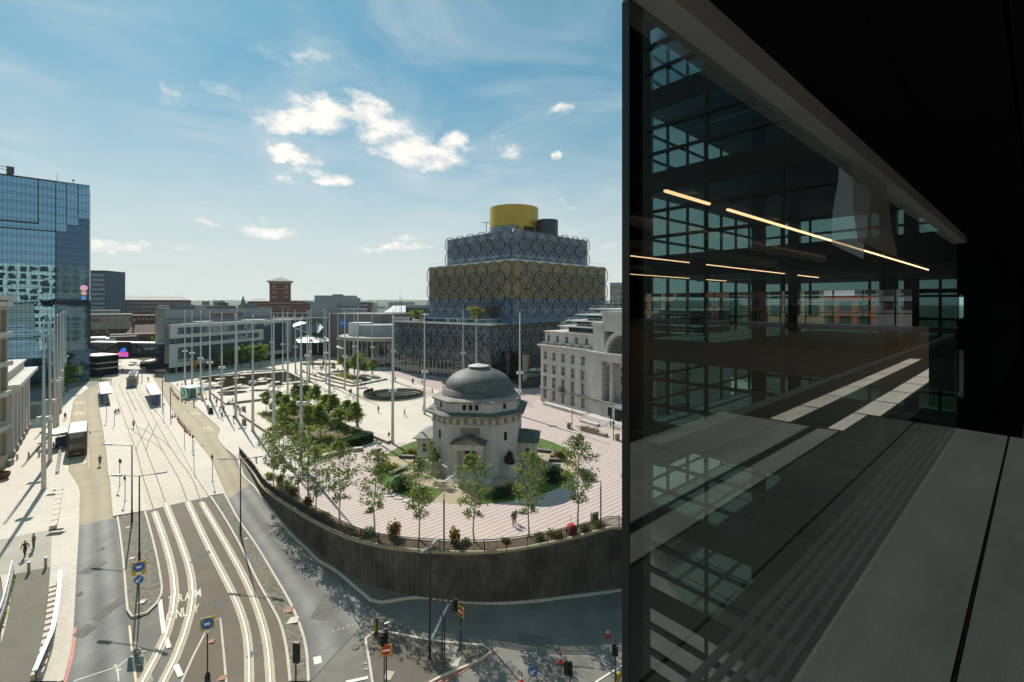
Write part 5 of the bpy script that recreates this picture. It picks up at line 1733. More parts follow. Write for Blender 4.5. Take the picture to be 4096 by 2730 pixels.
def ep(x, y, d): 
    u, v = rE(x, y)
    return Vector(((u - U0) / F * d, d, up(v, d)))
cano = thing('glass_entrance_roof', 'folded angular glass roof over the convention centre entrance, its sun glint painted white', 'glass roof')
def plate(name, pts, m, par, t=.15):
    P = [Vector(p) for p in pts]
    n = (P[1] - P[0]).cross(P[2] - P[0]).normalized() * t
    k = len(P)
    return MB().add(P + [p - n for p in P], [tuple(range(k)), tuple(range(k, 2 * k))[::-1]] + [(i, k + i, k + (i + 1) % k, (i + 1) % k) for i in range(k)]).obj(name, m, par)
plate('roof_plate', [ep(255, 800, 212), ep(290, 850, 205), ep(580, 848, 205), ep(520, 790, 212), ep(420, 765, 216), ep(330, 768, 216)], m_can, cano)
plate('roof_plate', [ep(520, 790, 212), ep(580, 848, 205), ep(690, 828, 208), ep(640, 775, 216)], mat('canopy_grey', (.40, .41, .40), .4, .05), cano)
plate('roof_plate', [ep(225, 650, 216), ep(400, 600, 220), ep(310, 590, 222), ep(230, 620, 220)], m_can, cano)
plate('roof_plate', [ep(560, 610, 220), ep(610, 655, 214), ep(540, 738, 212), ep(525, 720, 216)], m_can, cano)
plate('roof_plate', [ep(400, 600, 220), ep(560, 610, 220), ep(525, 720, 216), ep(420, 740, 216), ep(230, 660, 216)], m_cand, cano)
for a, b in (((225, 655, 215.5), (420, 735, 215.5)), ((400, 600, 219.5), (400, 740, 215.5)), ((525, 600, 219.5), (540, 738, 211.5)), ((520, 790, 211.5), (430, 760, 215.5)), ((450, 770, 215), (570, 830, 206)), ((570, 830, 206), (600, 770, 214)), ((440, 830, 207), (540, 790, 211)), ((580, 850, 204.8), (250, 800, 211.5)), ((400, 602, 219.5), (560, 606, 219.5))):
    MB().bar(ep(*a), ep(*b), .3, .3).obj('roof_bar', m_lmetal if a[0] < 300 else m_dark, cano)
MB().tube([ep(540, 850, 206), Vector((ep(540, 850, 206).x, 206, 4.5))], .12, 5).obj('tie', m_lmetal, cano)
# ---- white tent peaks on the roof
tents = thing('tensile_roof', 'row of small white tensile roof peaks behind the glass entrance roof', 'tent roof', (0, 0, 0))
for x, y, w in ((30, 545, 26), (100, 538, 34), (155, 540, 24), (240, 545, 32), (345, 553, 34)):
    a = ep(x, y, 232)
    k = w * .319 * 232 / F / 2
    MB().lathe([(k * 1.2, a.z - .2), (k * .45, a.z + .9), (k * .18, a.z + 2.6), (0.01, a.z + 2.8)], 10, (a.x, 232)).obj('tent_peak', m_lmetal, tents)
MB().box(ep(-30, 0, 240).x, 226, 0, ep(480, 0, 240).x, 250, up(rE(0, 548)[1], 232) - .3).obj('roof_deck', m_dconc, tents)

# ---- round theatre with arches
TH = Vector((-57, 212, 0))
thea = thing('round_theatre', 'round concrete theatre with tall arched windows and a drum roof beside the library', 'theatre', TH)
RT_ = 21.7
m_tc = mat('theatre_concrete', (.33, .30, .275), .8, .1, .3, fine=.05)
MB().lathe([(RT_ - .6, 0), (RT_ - .6, 11.2)], 60).obj('glazing', glassy('theatre_glass', (.03, .04, .045), .06, .3, .4), thea)
MB().lathe([(RT_ - .7, 10.9), (RT_ + .35, 10.9), (RT_ + .45, 12.3), (RT_ - .2, 12.5), (RT_ - 3, 12.4), (0.1, 12.4)], 60).obj('roof_ring', m_tc, thea)
MB().lathe([(15, 12.4), (15, 17.2), (14.6, 17.5), (0.1, 17.5)], 40).obj('drum', m_gconc, thea)
MB().box(-16, -9, 12.4, -7, 0, 18.2).obj('stair_tower', m_lmetal, thea)
nb = 56
bw = 2 * PI * RT_ / nb
def arch_outline():
    w = bw / 2
    out_ = [(-w, 0), (w, 0), (w, 5.3)]
    n_ = 10
    out_ += [((w - .16) * math.cos(PI * i / n_), 5.3 - (w - .18) * 1.1 * math.sin(PI * i / n_)) for i in range(n_ + 1)] + [(-w, 5.3)]
    hole_ = [(-w + .2, .02), (w - .2, .02), (w - .2, 2.2)] + [((w - .2) * math.cos(PI * i / 8), 2.2 + .9 * math.sin(PI * i / 8)) for i in range(1, 8)] + [(-w + .2, 2.2)]
    return out_, hole_
oo, hh = arch_outline()
tr = tessellate_polygon([[Vector((x, z, 0)) for x, z in oo], [Vector((x, z, 0)) for x, z in hh]])
allp = oo + hh
mb = MB()
nv = len(allp)
mb.add([(x, 0, z) for x, z in allp] + [(x, .35, z) for x, z in allp], [tuple(t) for t in tr])
ko = len(oo); kh = len(hh)
mb.add([], [])
base = 0
mb.f += [(i, (i + 1) % ko, nv + (i + 1) % ko, nv + i) for i in range(ko)] + [(ko + i, ko + (i + 1) % kh, nv + ko + (i + 1) % kh, nv + ko + i) for i in range(kh)]
mb.m += [0] * (ko + kh)
ap_me = mb.mesh('arch_panel', m_tc)
col_me = MB().box(-.13, -.1, 5.2, .13, .3, 10.95).mesh('column', m_tc)
for i in range(nb):
    a = 2 * PI * i / nb
    if math.sin(a) > .35:
        continue
    ob('arch_panel', ap_me, thea, (RT_ * math.cos(a), RT_ * math.sin(a), 0), a + PI / 2)
    a2 = a + PI / nb
    ob('column', col_me, thea, (RT_ * math.cos(a2), RT_ * math.sin(a2), 0), a2 + PI / 2)
MB().lathe([(RT_ + 1.6, 7.3), (RT_ - .5, 7.3), (RT_ - .5, 7.55), (RT_ + 1.6, 7.55), (RT_ + 1.6, 7.3)], 12, (0, 0), 0, R(190), R(235)).obj('canopy', m_tc, thea)
rep = thing('glass_stage_block', 'long low glass block with a vertical white sign behind the round theatre', 'theatre block', (-78, 236, 0), R(-3))
MB().box(0, 0, 0, 60, 20, 21).obj('wall', m_dconc, rep)
for i in range(14):
    MB().box(1.5 + i * 4, -.15, 14.2, 5.1 + i * 4, -.002, 19.4).obj('glazing', m_gl_t if i % 3 else glassy('stage_glass', (.10, .14, .15), .08), rep)
MB().box(2.0, -.5, 13.5, 3.9, -.16, 20.5).obj('sign_panel', mat('sign_grey', (.28, .36, .40), .5, .1), rep)

# ---- generic far blocks
def far_block(name, lab, cat, x0, x1, v0, depth, d, m, zb=0, rows=0, cols=0, wm=None, roof=None, rz=0.0, wr=(.2, .8)):
    xa, xb = (x0 - U0) / F * depth, (x1 - U0) / F * depth
    h = up(v0, depth)
    az = math.atan2((xa + xb) / 2, depth)
    t = thing(name, lab, cat, ((xa + xb) / 2, depth, 0), rz or -az)
    w = (xb - xa) * (1 if rz else math.cos(az))
    MB().box(-w / 2, 0, zb, w / 2, d, h).obj('wall', m, t)
    if roof == 'hip':
        k = min(w, d) * .35
        MB().add([(-w / 2 - 1, -1, h), (w / 2 + 1, -1, h), (w / 2 + 1, d + 1, h), (-w / 2 - 1, d + 1, h), (-w / 2 + k, d / 2, h + k * .5), (w / 2 - k, d / 2, h + k * .5)], [(0, 1, 5, 4), (1, 2, 5), (2, 3, 4, 5), (3, 0, 4)]).obj('roof', m_roof_l, t)
    elif roof == 'flat':
        MB().box(-w / 2 - .5, -.5, h, w / 2 + .5, d, h + .6).obj('roof', m_roof_l, t)
    if rows:
        cw = w / cols
        rh = 3.4
        me = MB().box(0, 0, 0, cw * .55, .2, rh * .55).mesh('window', wm or m_win)
        for r in range(rows):
            for c in range(cols):
                ob('window', me, t, (-w / 2 + cw * (c + .22), -.1, h - 1.2 - rh * (r + .72)))
    return t, w, h
fly, w, h = far_block('fly_tower', 'blank grey concrete fly tower standing behind the convention centre', 'theatre tower', 1259, 1430, 1183, 262, 24, m_gconc)
MB().box(-w / 2 - 2, -3, 0, -w / 2 + 12, 18, h - 4).box(-w / 2 + 14, -.8, h - 6, w / 2 + 6, -.002, h - 5.2).obj('lower_block', m_gconc, fly)
MB().box(-2, 6, h, 4, 12, h + .8).obj('roof_plant', m_dconc, fly)
far_block('slab_tower', 'slim distant residential slab peeping out right of the fly tower', 'tower block', 1428, 1442, 1192, 420, 10, m_grey_b, 0, 5, 2)
far_block('low_offices', 'low grey offices with a row of pale windows right of the fly tower', 'office building', 1360, 1470, 1236, 250, 14, m_gconc, 0, 2, 12, m_winframe)
sl_, w, h = far_block('white_roofed_hall', 'hall with a large sloping white roof left of the arched concrete building', 'hall', 1535, 1640, 1250, 300, 20, m_gconc)
MB().add([(-w / 2, 0, h), (w / 2, 0, h), (w / 2, 18, h + 4.3), (-w / 2 + 6, 18, h + 4.3)], [(0, 1, 2, 3)]).obj('roof', m_lmetal, sl_)
for u, v in ((1581, 1205), (1597, 1170), (1603, 1191)):
    p = (u - U0) / F * 300
    t = thing('radio_mast', 'thin radio mast on the white roofed hall, %s' % ('shortest on the left' if u == 1581 else 'tallest in the middle' if u == 1597 else 'on the right'), 'mast', (p, 302, 0), group='radio masts')
    MB().tube([(0, 0, 18), (0, 0, up(v, 302))], .14, 5).obj('pole', m_dark, t)
ar, w, h = far_block('arched_concrete_building', 'grey concrete building with a row of tall round headed arches left of the library', 'building', 1623, 1722, 1221, 262, 16, m_gconc)
for i in range(10):
    x = -w / 2 + (i + .5) * w / 10
    MB().prism([(.5 * math.cos(PI * k / 8), 4.6 + .5 * math.sin(PI * k / 8)) for k in range(9)] + [(-.5, 0), (.5, 0)], -.12, .05).obj('arch', m_void, ar, loc=(x, -.02, h - 6.6), rot=(R(90), 0, 0))
# brick tower with clock discs
bt, w, h = far_block('brick_tower', 'red brick tower with a flared roof and round white discs on the skyline', 'tower', 1078, 1164, 1128, 420, 19, m_red_b)
MB().box(-w / 2 - 1.2, -1.2, h - .2, w / 2 + 1.2, 20, h + .5).box(-w / 2 - .6, -.6, h - 1.6, w / 2 + .6, 19.6, h - .4).obj('cornice', m_tanst, bt)
MB().add([(-w / 2 - 2.4, -2.4, h + .5), (w / 2 + 2.4, -2.4, h + .5), (w / 2 + 2.4, 21.4, h + .5), (-w / 2 - 2.4, 21.4, h + .5), (0, 9.5, h + 4.6)], [(0, 1, 4), (1, 2, 4), (2, 3, 4), (3, 0, 4)]).obj('roof', m_slate, bt)
for z in (h - 6.6, h - 19.5):
    MB().box(-w / 2 - .15, -.2, z, w / 2 + .15, -.002, z + .5).obj('band', m_tanst, bt)
for x in (-5, 5):
    MB().lathe([(1.3, 0), (1.3, .3), (0.01, .3)], 16).obj('disc', m_tanst, bt, loc=(x, -.05, h - 4.2), rot=(R(90), 0, 0))
    for z in (h - 10.5, h - 14.8, h - 23.5, h - 29.5):
        for i in (-1.2, 0, 1.2):
            MB().box(-.42, -.12, 0, .42, .05, 2.1 if z > h - 12 else 1.5).obj('window', m_win, bt, loc=(x + i, 0, z))
        MB().box(-2.1, -.2, -.4, 2.1, -.002, -.05).obj('window_ledge', m_tanst, bt, loc=(x, 0, z))
bw_, w, h = far_block('brick_wharf_building', 'long red brick building with a row of arched windows under the brick tower', 'building', 992, 1258, 1216, 412, 16, m_red_b, 0, 1, 34, m_win)
MB().box(-w / 2 - .3, -.3, h - 5.5, w / 2 + .3, -.002, h - 5).box(-w / 2 - .4, -.5, h, w / 2 + .4, 16, h + .5).box(-w / 2 - .3, -.4, h - 9.5, w / 2 + .3, -.002, h - 7.4).obj('band', m_tanst, bw_)
far_block('brick_gable_block', 'red brick block with a low hipped roof left of the brick tower', 'building', 992, 1080, 1206, 425, 14, m_red_b, 0, 0, 0, roof='hip')
far_block('brick_upper_block', 'flat topped red brick upper storey right of the brick tower', 'building', 1164, 1224, 1205, 430, 12, m_red_b, 0, 1, 8)
far_block('far_brick_house', 'small bright brick block in front of the far trees', 'building', 951, 995, 1221, 450, 10, m_red, 0)
far_block('long_hotel', 'long grey roofed brick building with tall windows on the skyline behind the bridge', 'hotel', 462, 770, 1201, 400, 22, m_brn_b, 0, 3, 26, glassy('pale_far_glass', (.12, .17, .2), .1), roof='hip')
far_block('pale_plant_block', 'pale blue grey rooftop block in front of the long hotel', 'building', 632, 875, 1222, 330, 18, m_grey_b, 0, 1, 20)
far_block('grey_stair_block', 'grey block with a flat top at the right end of the long hotel', 'building', 852, 900, 1203, 350, 12, m_gconc, 0, 1, 4)
far_block('brown_stair_block', 'brown brick block beside the grey block on the skyline', 'building', 874, 914, 1212, 345, 12, m_brn_b, 0, 2, 4)
tw, w, h = far_block('dark_office_tower', 'dark glazed office tower behind the mirrored hotel', 'office tower', 340, 416, 1087, 330, 20, glassy('far_tower_glass', (.045, .09, .13), .5, spec=.2), 0, 9, 12, glassy('far_tower_pane', (.14, .24, .31), .1), rz=R(6))
MB().box(-w / 2 - .3, -.3, h, w / 2 + .3, 20, h + .8).obj('parapet', m_dark, tw)
far_block('brick_warehouse', 'dark red brick warehouse with a cream window band right of the mirrored hotel', 'warehouse', 345, 528, 1262, 262, 30, m_brn_b, 0, 3, 14, m_win)
cw_, w, h = far_block('cream_upper_storey', 'cream upper storey with a band of windows on the brick warehouse', 'building', 345, 528, 1262, 261, 20, m_tanst, 12, 1, 16, m_win, roof='flat')
cw_.location.z = 0
far_block('glazed_penthouse', 'set back grey penthouse above the cream storey by the hotel', 'building', 340, 480, 1246, 272, 14, m_gconc, 0, 1, 12, m_winframe, roof='flat')
far_block('dark_works', 'dark brick works with an arched gable left of the concert hall', 'building', 528, 668, 1262, 285, 26, m_brn_b, 0, 2, 8)
far_block('brick_terrace', 'brown brick terrace with dark windows behind the bridge', 'building', 440, 640, 1338, 232, 12, m_brn_b, 0, 1, 12)
pr, w, h = far_block('pitched_roof_house', 'brick house with a brown pitched tile roof and chimney behind the bridge', 'house', 495, 640, 1340, 244, 12, m_brn_b)
MB().add([(-w / 2, -1, h), (w / 2, -1, h), (w / 2 - 1, 8, h + 5.2), (-w / 2 + 4, 8, h + 5.2)], [(0, 1, 2, 3)]).obj('roof', mat('brown_tile', (.21, .135, .10), .85, .15, .5), pr)
MB().box(-4, 5, h, -3, 6.5, h + 7.4).obj('chimney', m_brn_b, pr)
wr_, w, h = far_block('white_roofed_shop', 'low brick building with a bright white flat roof behind the bridge', 'building', 438, 548, 1349, 228, 14, m_brn_b)
MB().box(-w / 2, -.5, h, w / 2, 14, h + .5).box(-w / 2 + 2, 2, h, -w / 2 + 4, 3, h + 1.4).box(-w / 2 + 6, 2, h, -w / 2 + 8, 3, h + 1.4).obj('roof', m_lmetal, wr_)
rr, w, h = far_block('round_ended_block', 'grey building with a curved white roof edge right of the hotel', 'building', 358, 425, 1356, 222, 14, m_dconc, 0, 1, 5)
MB().lathe([(6.5, h - 2.5), (6.5, h), (0.01, h + .2)], 20, (w / 2, 5)).box(-w / 2, -.2, h, w / 2, 12, h + .5).obj('roof', m_lmetal, rr)
sp = thing('church_spire', 'slender dark church spire on the horizon left of the brick tower', 'church spire', ((972.5 - U0) / F * 900, 900, 0))
MB().lathe([(5, 0), (4.6, 26), (3.6, 30), (.1, up(1186, 900) + 2)], 8).obj('spire', mat('spire_slate', (.07, .09, .10), .8, .1), sp)
ot, w, h = far_block('pale_tower_block', 'pale grey tower block just right of the library', 'tower block', 2440, 2520, 1131, 240, 20, m_grey_b, 0, 9, 8, m_win)
gw, w, h = far_block('curved_glass_roof', 'dark sloping glazed roof with white posts right of the library', 'glazed roof', 2385, 2520, 1216, 205, 20, m_gl_t)
for i in range(7):
    MB().tube([(-w / 2 + i * 2.4, -.5, h - 4), (-w / 2 + i * 2.4, -.5, h + 4)], .09, 5).obj('post', m_lmetal, gw)

# ---- link bridge with the big screen
bo_ = Vector(((340 - U0) / F * 188, 188, 0))
be_ = Vector(((662 - U0) / F * 182, 182, 0))
br = thing('link_bridge', 'dark steel footbridge with glass sides and crossed braces over the street', 'footbridge', bo_, math.atan2((be_ - bo_).y, (be_ - bo_).x))
BLn = (be_ - bo_).length
z0, z1 = 5.2, 10.6
m_navy = mat('navy_steel', (.022, .03, .05), .45, .1, 1)
MB().box(0, 0, z0, BLn, 5, z0 + 1.6).obj('deck', m_navy, br)
MB().box(0, -.3, z1, BLn, 5.3, z1 + .4).obj('roof', m_lmetal, br)
MB().box(0, .2, z0 + 1.6, BLn, .3, z1).obj('glazing', glassy('bridge_glass', (.13, .17, .16), .08), br)
xm = BLn * .52
for a, b in ((0, xm - 3), (xm + 3, BLn)):
    MB().bar((a, -.1, z1), ((a + b) / 2, -.1, z0 + 1.6), .4, .5).bar(((a + b) / 2, -.1, z0 + 1.6), (b, -.1, z1), .4, .5).obj('brace', m_navy, br)
mb = MB()
for i in range(14):
    mb.box(i * BLn / 14, .1, z0 + 1.6, i * BLn / 14 + .12, .19, z1)
mb.obj('mullion', m_dark, br, kind='stuff')
MB().box(BLn - 2, -1, 0, BLn, 5.5, z1).box(-1, -.5, 0, 1.5, 5.5, z1).obj('support', m_navy, br)
scr = thing('display_screen', 'large black advertising screen hung on the footbridge showing blue and magenta', 'screen', bo_ + (be_ - bo_).normalized() * xm + Vector((0, -1.1, 0)), br.rotation_euler.z)
MB().box(-2.8, -.4, 4.6, 2.8, .3, 11.4).obj('housing', m_black, scr)
for a, z, b, zz, c in ((-2.0, 5.4, 2.5, 6.6, (.55, .08, .4)), (-2.2, 6.6, 2.5, 7.4, (.5, .06, .2)), (-1.4, 7.4, 1.4, 8.3, (.03, .12, .65)), (-.4, 8.3, 1.4, 8.9, (.02, .2, .6))):
    MB().box(a, -.44, z, b, -.401, zz).obj('lit_panel', mat('lit_%d' % int(z * 10), c, .5, 0, emit=c, estr=1.0), scr)

# ---- wooded country to the horizon
m_woods = mat('far_woods', (.055, .082, .032), .95, .45, .03, fine=.5, fscale=.11)
mb = MB()
nyy, nxx = 90, 240
for j in range(nyy):
    t = j / (nyy - 1)
    y = 560 * (4000 / 560) ** t
    for i in range(nxx):
        x = (-1.25 + 1.75 * i / (nxx - 1)) * y
        base_ = 60 * max(0, min(1, (y - 1500) / 2600)) ** 1.3 + 18 * noise.noise(Vector((x / 900, y / 900, 3)))  * min(1, y / 2500)
        k = y / 560
        bump = abs(noise.noise(Vector((x / (9 * k ** .6), y / (16 * k), 0)))) * 9 + abs(noise.noise(Vector((x / 40, y / 60, 5)))) * 7
        z = base_ + bump - (30 if j == 0 else 0) - 2
        mb.v.append((x, y, min(z, CAMZ + (13 + 8 * (noise.noise(Vector((x / y * 6, 0, 1))) + .3) + 3 * noise.noise(Vector((x / y * 70, y / 300, 2)))) * y / F * .75)))
for j in range(nyy - 1):
    for i in range(nxx - 1):
        mb.f.append((j * nxx + i, j * nxx + i + 1, (j + 1) * nxx + i + 1, (j + 1) * nxx + i)); mb.m.append(0)
mb.obj('woods', m_woods, kind='stuff', label='distant wooded country running up to a hazy ridge on the horizon', cat='woods')

# ---- suburbs scattered through the trees
mb = MB()
rs = random.Random(5)
for i in range(420):
    y = 470 * (2600 / 470) ** rs.random()
    x = rs.uniform(-1.15, .3) * y
    w, d, h = rs.uniform(8, 34), rs.uniform(8, 20), rs.uniform(5, 15) + (rs.random() < .06) * 22
    h = min(h, CAMZ - 2 + y * .006)
    k = rs.randrange(4)
    mb.box(x, y, -2, x + w, y + d, h, k)
    if rs.random() < .6 and h < 14:
        mb.add([(x, y, h), (x + w, y, h), (x + w, y + d, h), (x, y + d, h), (x, y + d / 2, h + 3.5), (x + w, y + d / 2, h + 3.5)], [(0, 1, 5, 4), (2, 3, 4, 5), (1, 2, 5), (3, 0, 4)], 3)
mb.obj('distant_suburb', [m_brn_b, m_grey_b, m_tan_b, m_slate], kind='stuff', label='scatter of small distant houses and blocks among the trees below the horizon', cat='suburb')
# ================================================================== RETAINING WALL AND RAILING
wallp = resample(WALL + [Vector((13.6, 54.2, 0)), Vector((17, 51.5, 0))], 64)
m_rib = mat('ribbed_concrete', (.088, .080, .072), .9, .5, .35, fine=.25, fscale=1.6, stretch=(1, 1, .7), bump=.3)
m_cope = mat('sandstone_coping', (.36, .31, .21), .85, .15, 1, fine=.1)
m_iron = mat('black_iron', (.014, .013, .012), .5, .1, 3)
rw = thing('retaining_wall', 'dark stained ribbed concrete retaining wall curving below the pink paved square', 'retaining wall', (0, 0, 0))
rail = thing('iron_railing', 'black iron railing with a ring frieze along the top of the curved retaining wall', 'railing', (0, 0, 0))
for i in range(len(wallp) - 1):
    a, b = wallp[i], wallp[i + 1]
    t = (b - a).normalized()
    nrm = Vector((t.y, -t.x, 0))        # towards the street
    za, zb = T(a.x, a.y) - .2, T(b.x, b.y) - .2
    if i > 52: za = zb = -8
    d = .02 * rnd.random()
    o0, o1 = a + nrm * (.28 + d), b + nrm * (.28 + d)
    mb = MB().add([(a.x, a.y, za), (b.x, b.y, zb), (b.x, b.y, .05), (a.x, a.y, .05), (o0.x, o0.y, za), (o1.x, o1.y, zb), (o1.x, o1.y, .05), (o0.x, o0.y, .05)], [(4, 5, 6, 7), (0, 4, 7, 3), (1, 2, 6, 5), (3, 7, 6, 2)])
    mb.obj('panel', m_rib, rw)
    for f in (0.0, .5):         # upright ribs
        p = a.lerp(b, f) + nrm * .32
        if -za > .8:
            MB().bar((p.x, p.y, T(p.x, p.y) - .2 if i <= 52 else -8), (p.x, p.y, -.25), .16, .14).obj('rib', m_rib, rw)
    c0, c1 = a - t * -.01 + nrm * .42, b + nrm * .42
    e0, e1 = a - nrm * .12, b - nrm * .12
    MB().add([(e0.x, e0.y, .05), (e1.x, e1.y, .05), (c1.x, c1.y, .05), (c0.x, c0.y, .05), (e0.x, e0.y, .26), (e1.x, e1.y, .26), (c1.x, c1.y, .26), (c0.x, c0.y, .26)], [(4, 7, 6, 5), (3, 2, 6, 7), (0, 1, 2, 3), (0, 4, 5, 1)]).obj('coping', m_cope, rw)
rp = [p + Vector((0, 0, .26)) for p in resample(offset(wallp, -.12), 200)]
post_me = MB().box(-.045, -.045, 0, .045, .045, 1.25).mesh('post', m_iron)
for i in range(0, 200, 6):
    ob('post', post_me, rail, rp[i])
for z, w in ((1.2, .1), (.95, .05), (.12, .05)):
    mb = MB()
    for a, b in zip(rp, rp[1:]):
        mb.bar(a + Vector((0, 0, z)), b + Vector((0, 0, z)), w, .04)
    mb.obj('rail', m_iron, rail)
mb = MB()
rings = MB()
tv = torus_mesh('railing_ring', .1, .024, 8, 3, m_iron)
tvv = [v.co.copy() for v in tv.vertices]; tvf = [tuple(p.vertices) for p in tv.polygons]
fine = resample(rp, 640)
for i in range(0, 640):
    p = fine[i]
    mb.box(p.x - .026, p.y - .026, p.z + .12, p.x + .026, p.y + .026, p.z + .95)
    if i % 2 == 0:
        tdir = (fine[min(i + 1, 639)] - fine[max(i - 1, 0)]).normalized()
        rings.add([(p.x + tdir.x * v.x, p.y + tdir.y * v.x, p.z + 1.075 + v.z) for v in tvv], tvf)
mb.obj('baluster', m_iron, rail, kind='stuff')
rings.obj('ring_frieze', m_iron, rail, kind='stuff')
# planting strip along the inside of the wall
bedp = resample([p for p in WALL if p.x > -37], 40)
bi = offset(bedp, 2.0)
MB().strip([Vector((p.x, p.y, SQ + .012)) for p in offset(bedp, .2)], [Vector((p.x, p.y, SQ + .012)) for p in bi]).obj('planting_bed', m_soil, square)
MB().strip([Vector((p.x, p.y, SQ + .06)) for p in bi], [Vector((p.x, p.y, SQ + .06)) for p in offset(bi, .18)]).obj('bed_edging', m_kerb, square)

# ================================================================== LAMP MASTS
m_mast = mat('pale_mast', (.50, .49, .46), .5, .05, .5)
mast0 = ob('lamp_mast', None)
MB().tube([(0, 0, 0), (0, 0, 9), (0, 0, 24.1)], [.30, .24, .10], 10).obj('pole', m_mast, mast0, smooth=True)
MB().tube([(0, 0, 24.1), (0, 0, 24.55)], .12, 8).obj('cap', mat('white_cap', (.8, .8, .8), .5, 0), mast0)
MB().box(-.75, -.3, 0, -.28, .3, .55).obj('lamp_head', m_lmetal, mast0, loc=(0, 0, 10.0))
MB().box(.28, -.3, 0, .75, .3, .55).obj('lamp_head', m_lmetal, mast0, loc=(0, 0, 10.0))
MB().bar((-.5, 0, 0), (.5, 0, 0), .12, .12).obj('lamp_bracket', m_mast, mast0, loc=(0, 0, 10.25))
MB().cbox(0, 0, 0, .7, .7, .06).obj('base_plate', m_mast, mast0)
note_kids(mast0)
def y_box(v): return 16.7 * F / (v - V0)
def vb(v): return V0 + 26.9 * F / y_box(v)
MASTS = [rD(438, 1330), rD(528, 1370), rD(637, 1480), rD(752, 1560), rI(228, 600), rD(975, 1075), rI(373, 710), rD(1093, 1262), rI(552, 850), rD(1525, 1150), (1095, vb(1568)), rD(1665, 1190), (1151, vb(1453.5)), rD(1825, 1240), (1204.5, vb(1616)),
         (1229, 1553), (1238, vb(1408.4)), rD(2022, 1098), rE(614, 1130), rE(641, 1365), (1317.8, vb(1497.7)), rE(790, 1080), rE(875, 1440), rE(992, 1235), (1431, vb(1528)), rE(1220, 1250), rJ(452, 565), rE(1487, 1335), rG(367, 1135), rG(748, 830), rG(1312, 1150)]
LMASTS = [rC(330, 115), rB(447, 1455), rB(488, 1170), rB(515, 1130), rB(541, 1015), rB(563, 872), rB(571, 835), rB(588, 800)]
allm = sorted([(u, v, 0) for u, v in MASTS] + [(u, v, 1) for u, v in LMASTS], key=lambda q: q[0])
for i, (u, v, l) in enumerate(allm):
    p = sq(u, v) if not l else st(u, v, .09)
    lab = ('tall pale lamp mast beside the bus lane, %s from the left in the whole row' if l else 'tall pale lamp mast on the square, %s from the left of all the masts') % ORD[i]
    if i == 0:
        m_ = mast0
        m_.location = p; m_.rotation_euler = (0, 0, R(10)); m_['label'] = lab; m_['category'] = 'lamp mast'; m_['group'] = 'tall lamp masts'
    else:
        copy_thing(mast0, p, R(rnd.uniform(-8, 20)), lab)
# slim mast behind the dome
t = thing('lamp_mast', 'tall pale lamp mast rising behind the top of the hall dome', 'lamp mast', (-8.0, 102, SQ), 0, 'tall lamp masts')
MB().tube([(0, 0, 0), (0, 0, 24.2)], .28, 10, r2=.1).obj('pole', m_mast, t)

# ================================================================== TREES AND PLANTS
def leaf_mats(nm, dark, light):
    out_ = []
    for sfx, c in (('_dark', dark), ('_light', light)):
        m = mat(nm + sfx, c, .6, .25, .6, fine=.2)
        if not m.get('lf'):
            m['lf'] = 1
            N, L, b = tex_chain(m)
            t_ = N.new('ShaderNodeBsdfTranslucent')
            t_.inputs['Color'].default_value = (c[0] * 1.9, c[1] * 1.75, c[2] * 1.1, 1)
            x_ = N.new('ShaderNodeMixShader'); x_.inputs[0].default_value = .5
            L.new(b.outputs[0], x_.inputs[1]); L.new(t_.outputs[0], x_.inputs[2])
            L.new(x_.outputs[0], N['Material Output'].inputs['Surface'])
        out_.append(m)
    return out_
L_GROVE = leaf_mats('grove_leaf', (.09, .14, .03), (.18, .25, .05))
L_BIRCH = leaf_mats('birch_leaf', (.075, .12, .035), (.15, .195, .065))
L_YEL = leaf_mats('yellow_leaf', (.10, .13, .02), (.20, .20, .035))
L_BRN = leaf_mats('bronze_leaf', (.10, .075, .03), (.19, .14, .06))
L_DK = leaf_mats('dark_leaf', (.018, .045, .018), (.04, .085, .03))
L_BRIGHT = leaf_mats('bright_leaf', (.06, .13, .02), (.13, .22, .03))
m_bark = mat('bark', (.11, .095, .075), .9, .25, 3, fine=.2)
m_birch = mat('birch_bark', (.42, .40, .36), .85, .3, 3, fine=.3)
def leaves(mb, c, rad, n, s, rr, mfun=None):
    for _ in range(n):
        d = Vector((rr.gauss(0, 1), rr.gauss(0, 1), rr.gauss(0, 1)))
        d = d / max(d.length, .01) * (rr.random() ** .45)
        p = Vector(c) + Vector((d.x * rad[0], d.y * rad[1], d.z * rad[2]))
        a = Vector((rr.gauss(0, 1), rr.gauss(0, 1), rr.gauss(0, .7))).normalized()
        b = a.cross(Vector((rr.gauss(0, 1), rr.gauss(0, 1), rr.gauss(0, 1)))).normalized()
        k = s * rr.uniform(.6, 1.35)
        a *= k; b *= k * .62
        mb.add([p - a, p + b, p + a, p - b], [(0, 1, 2, 3)], 1 if rr.random() < .45 else 0)
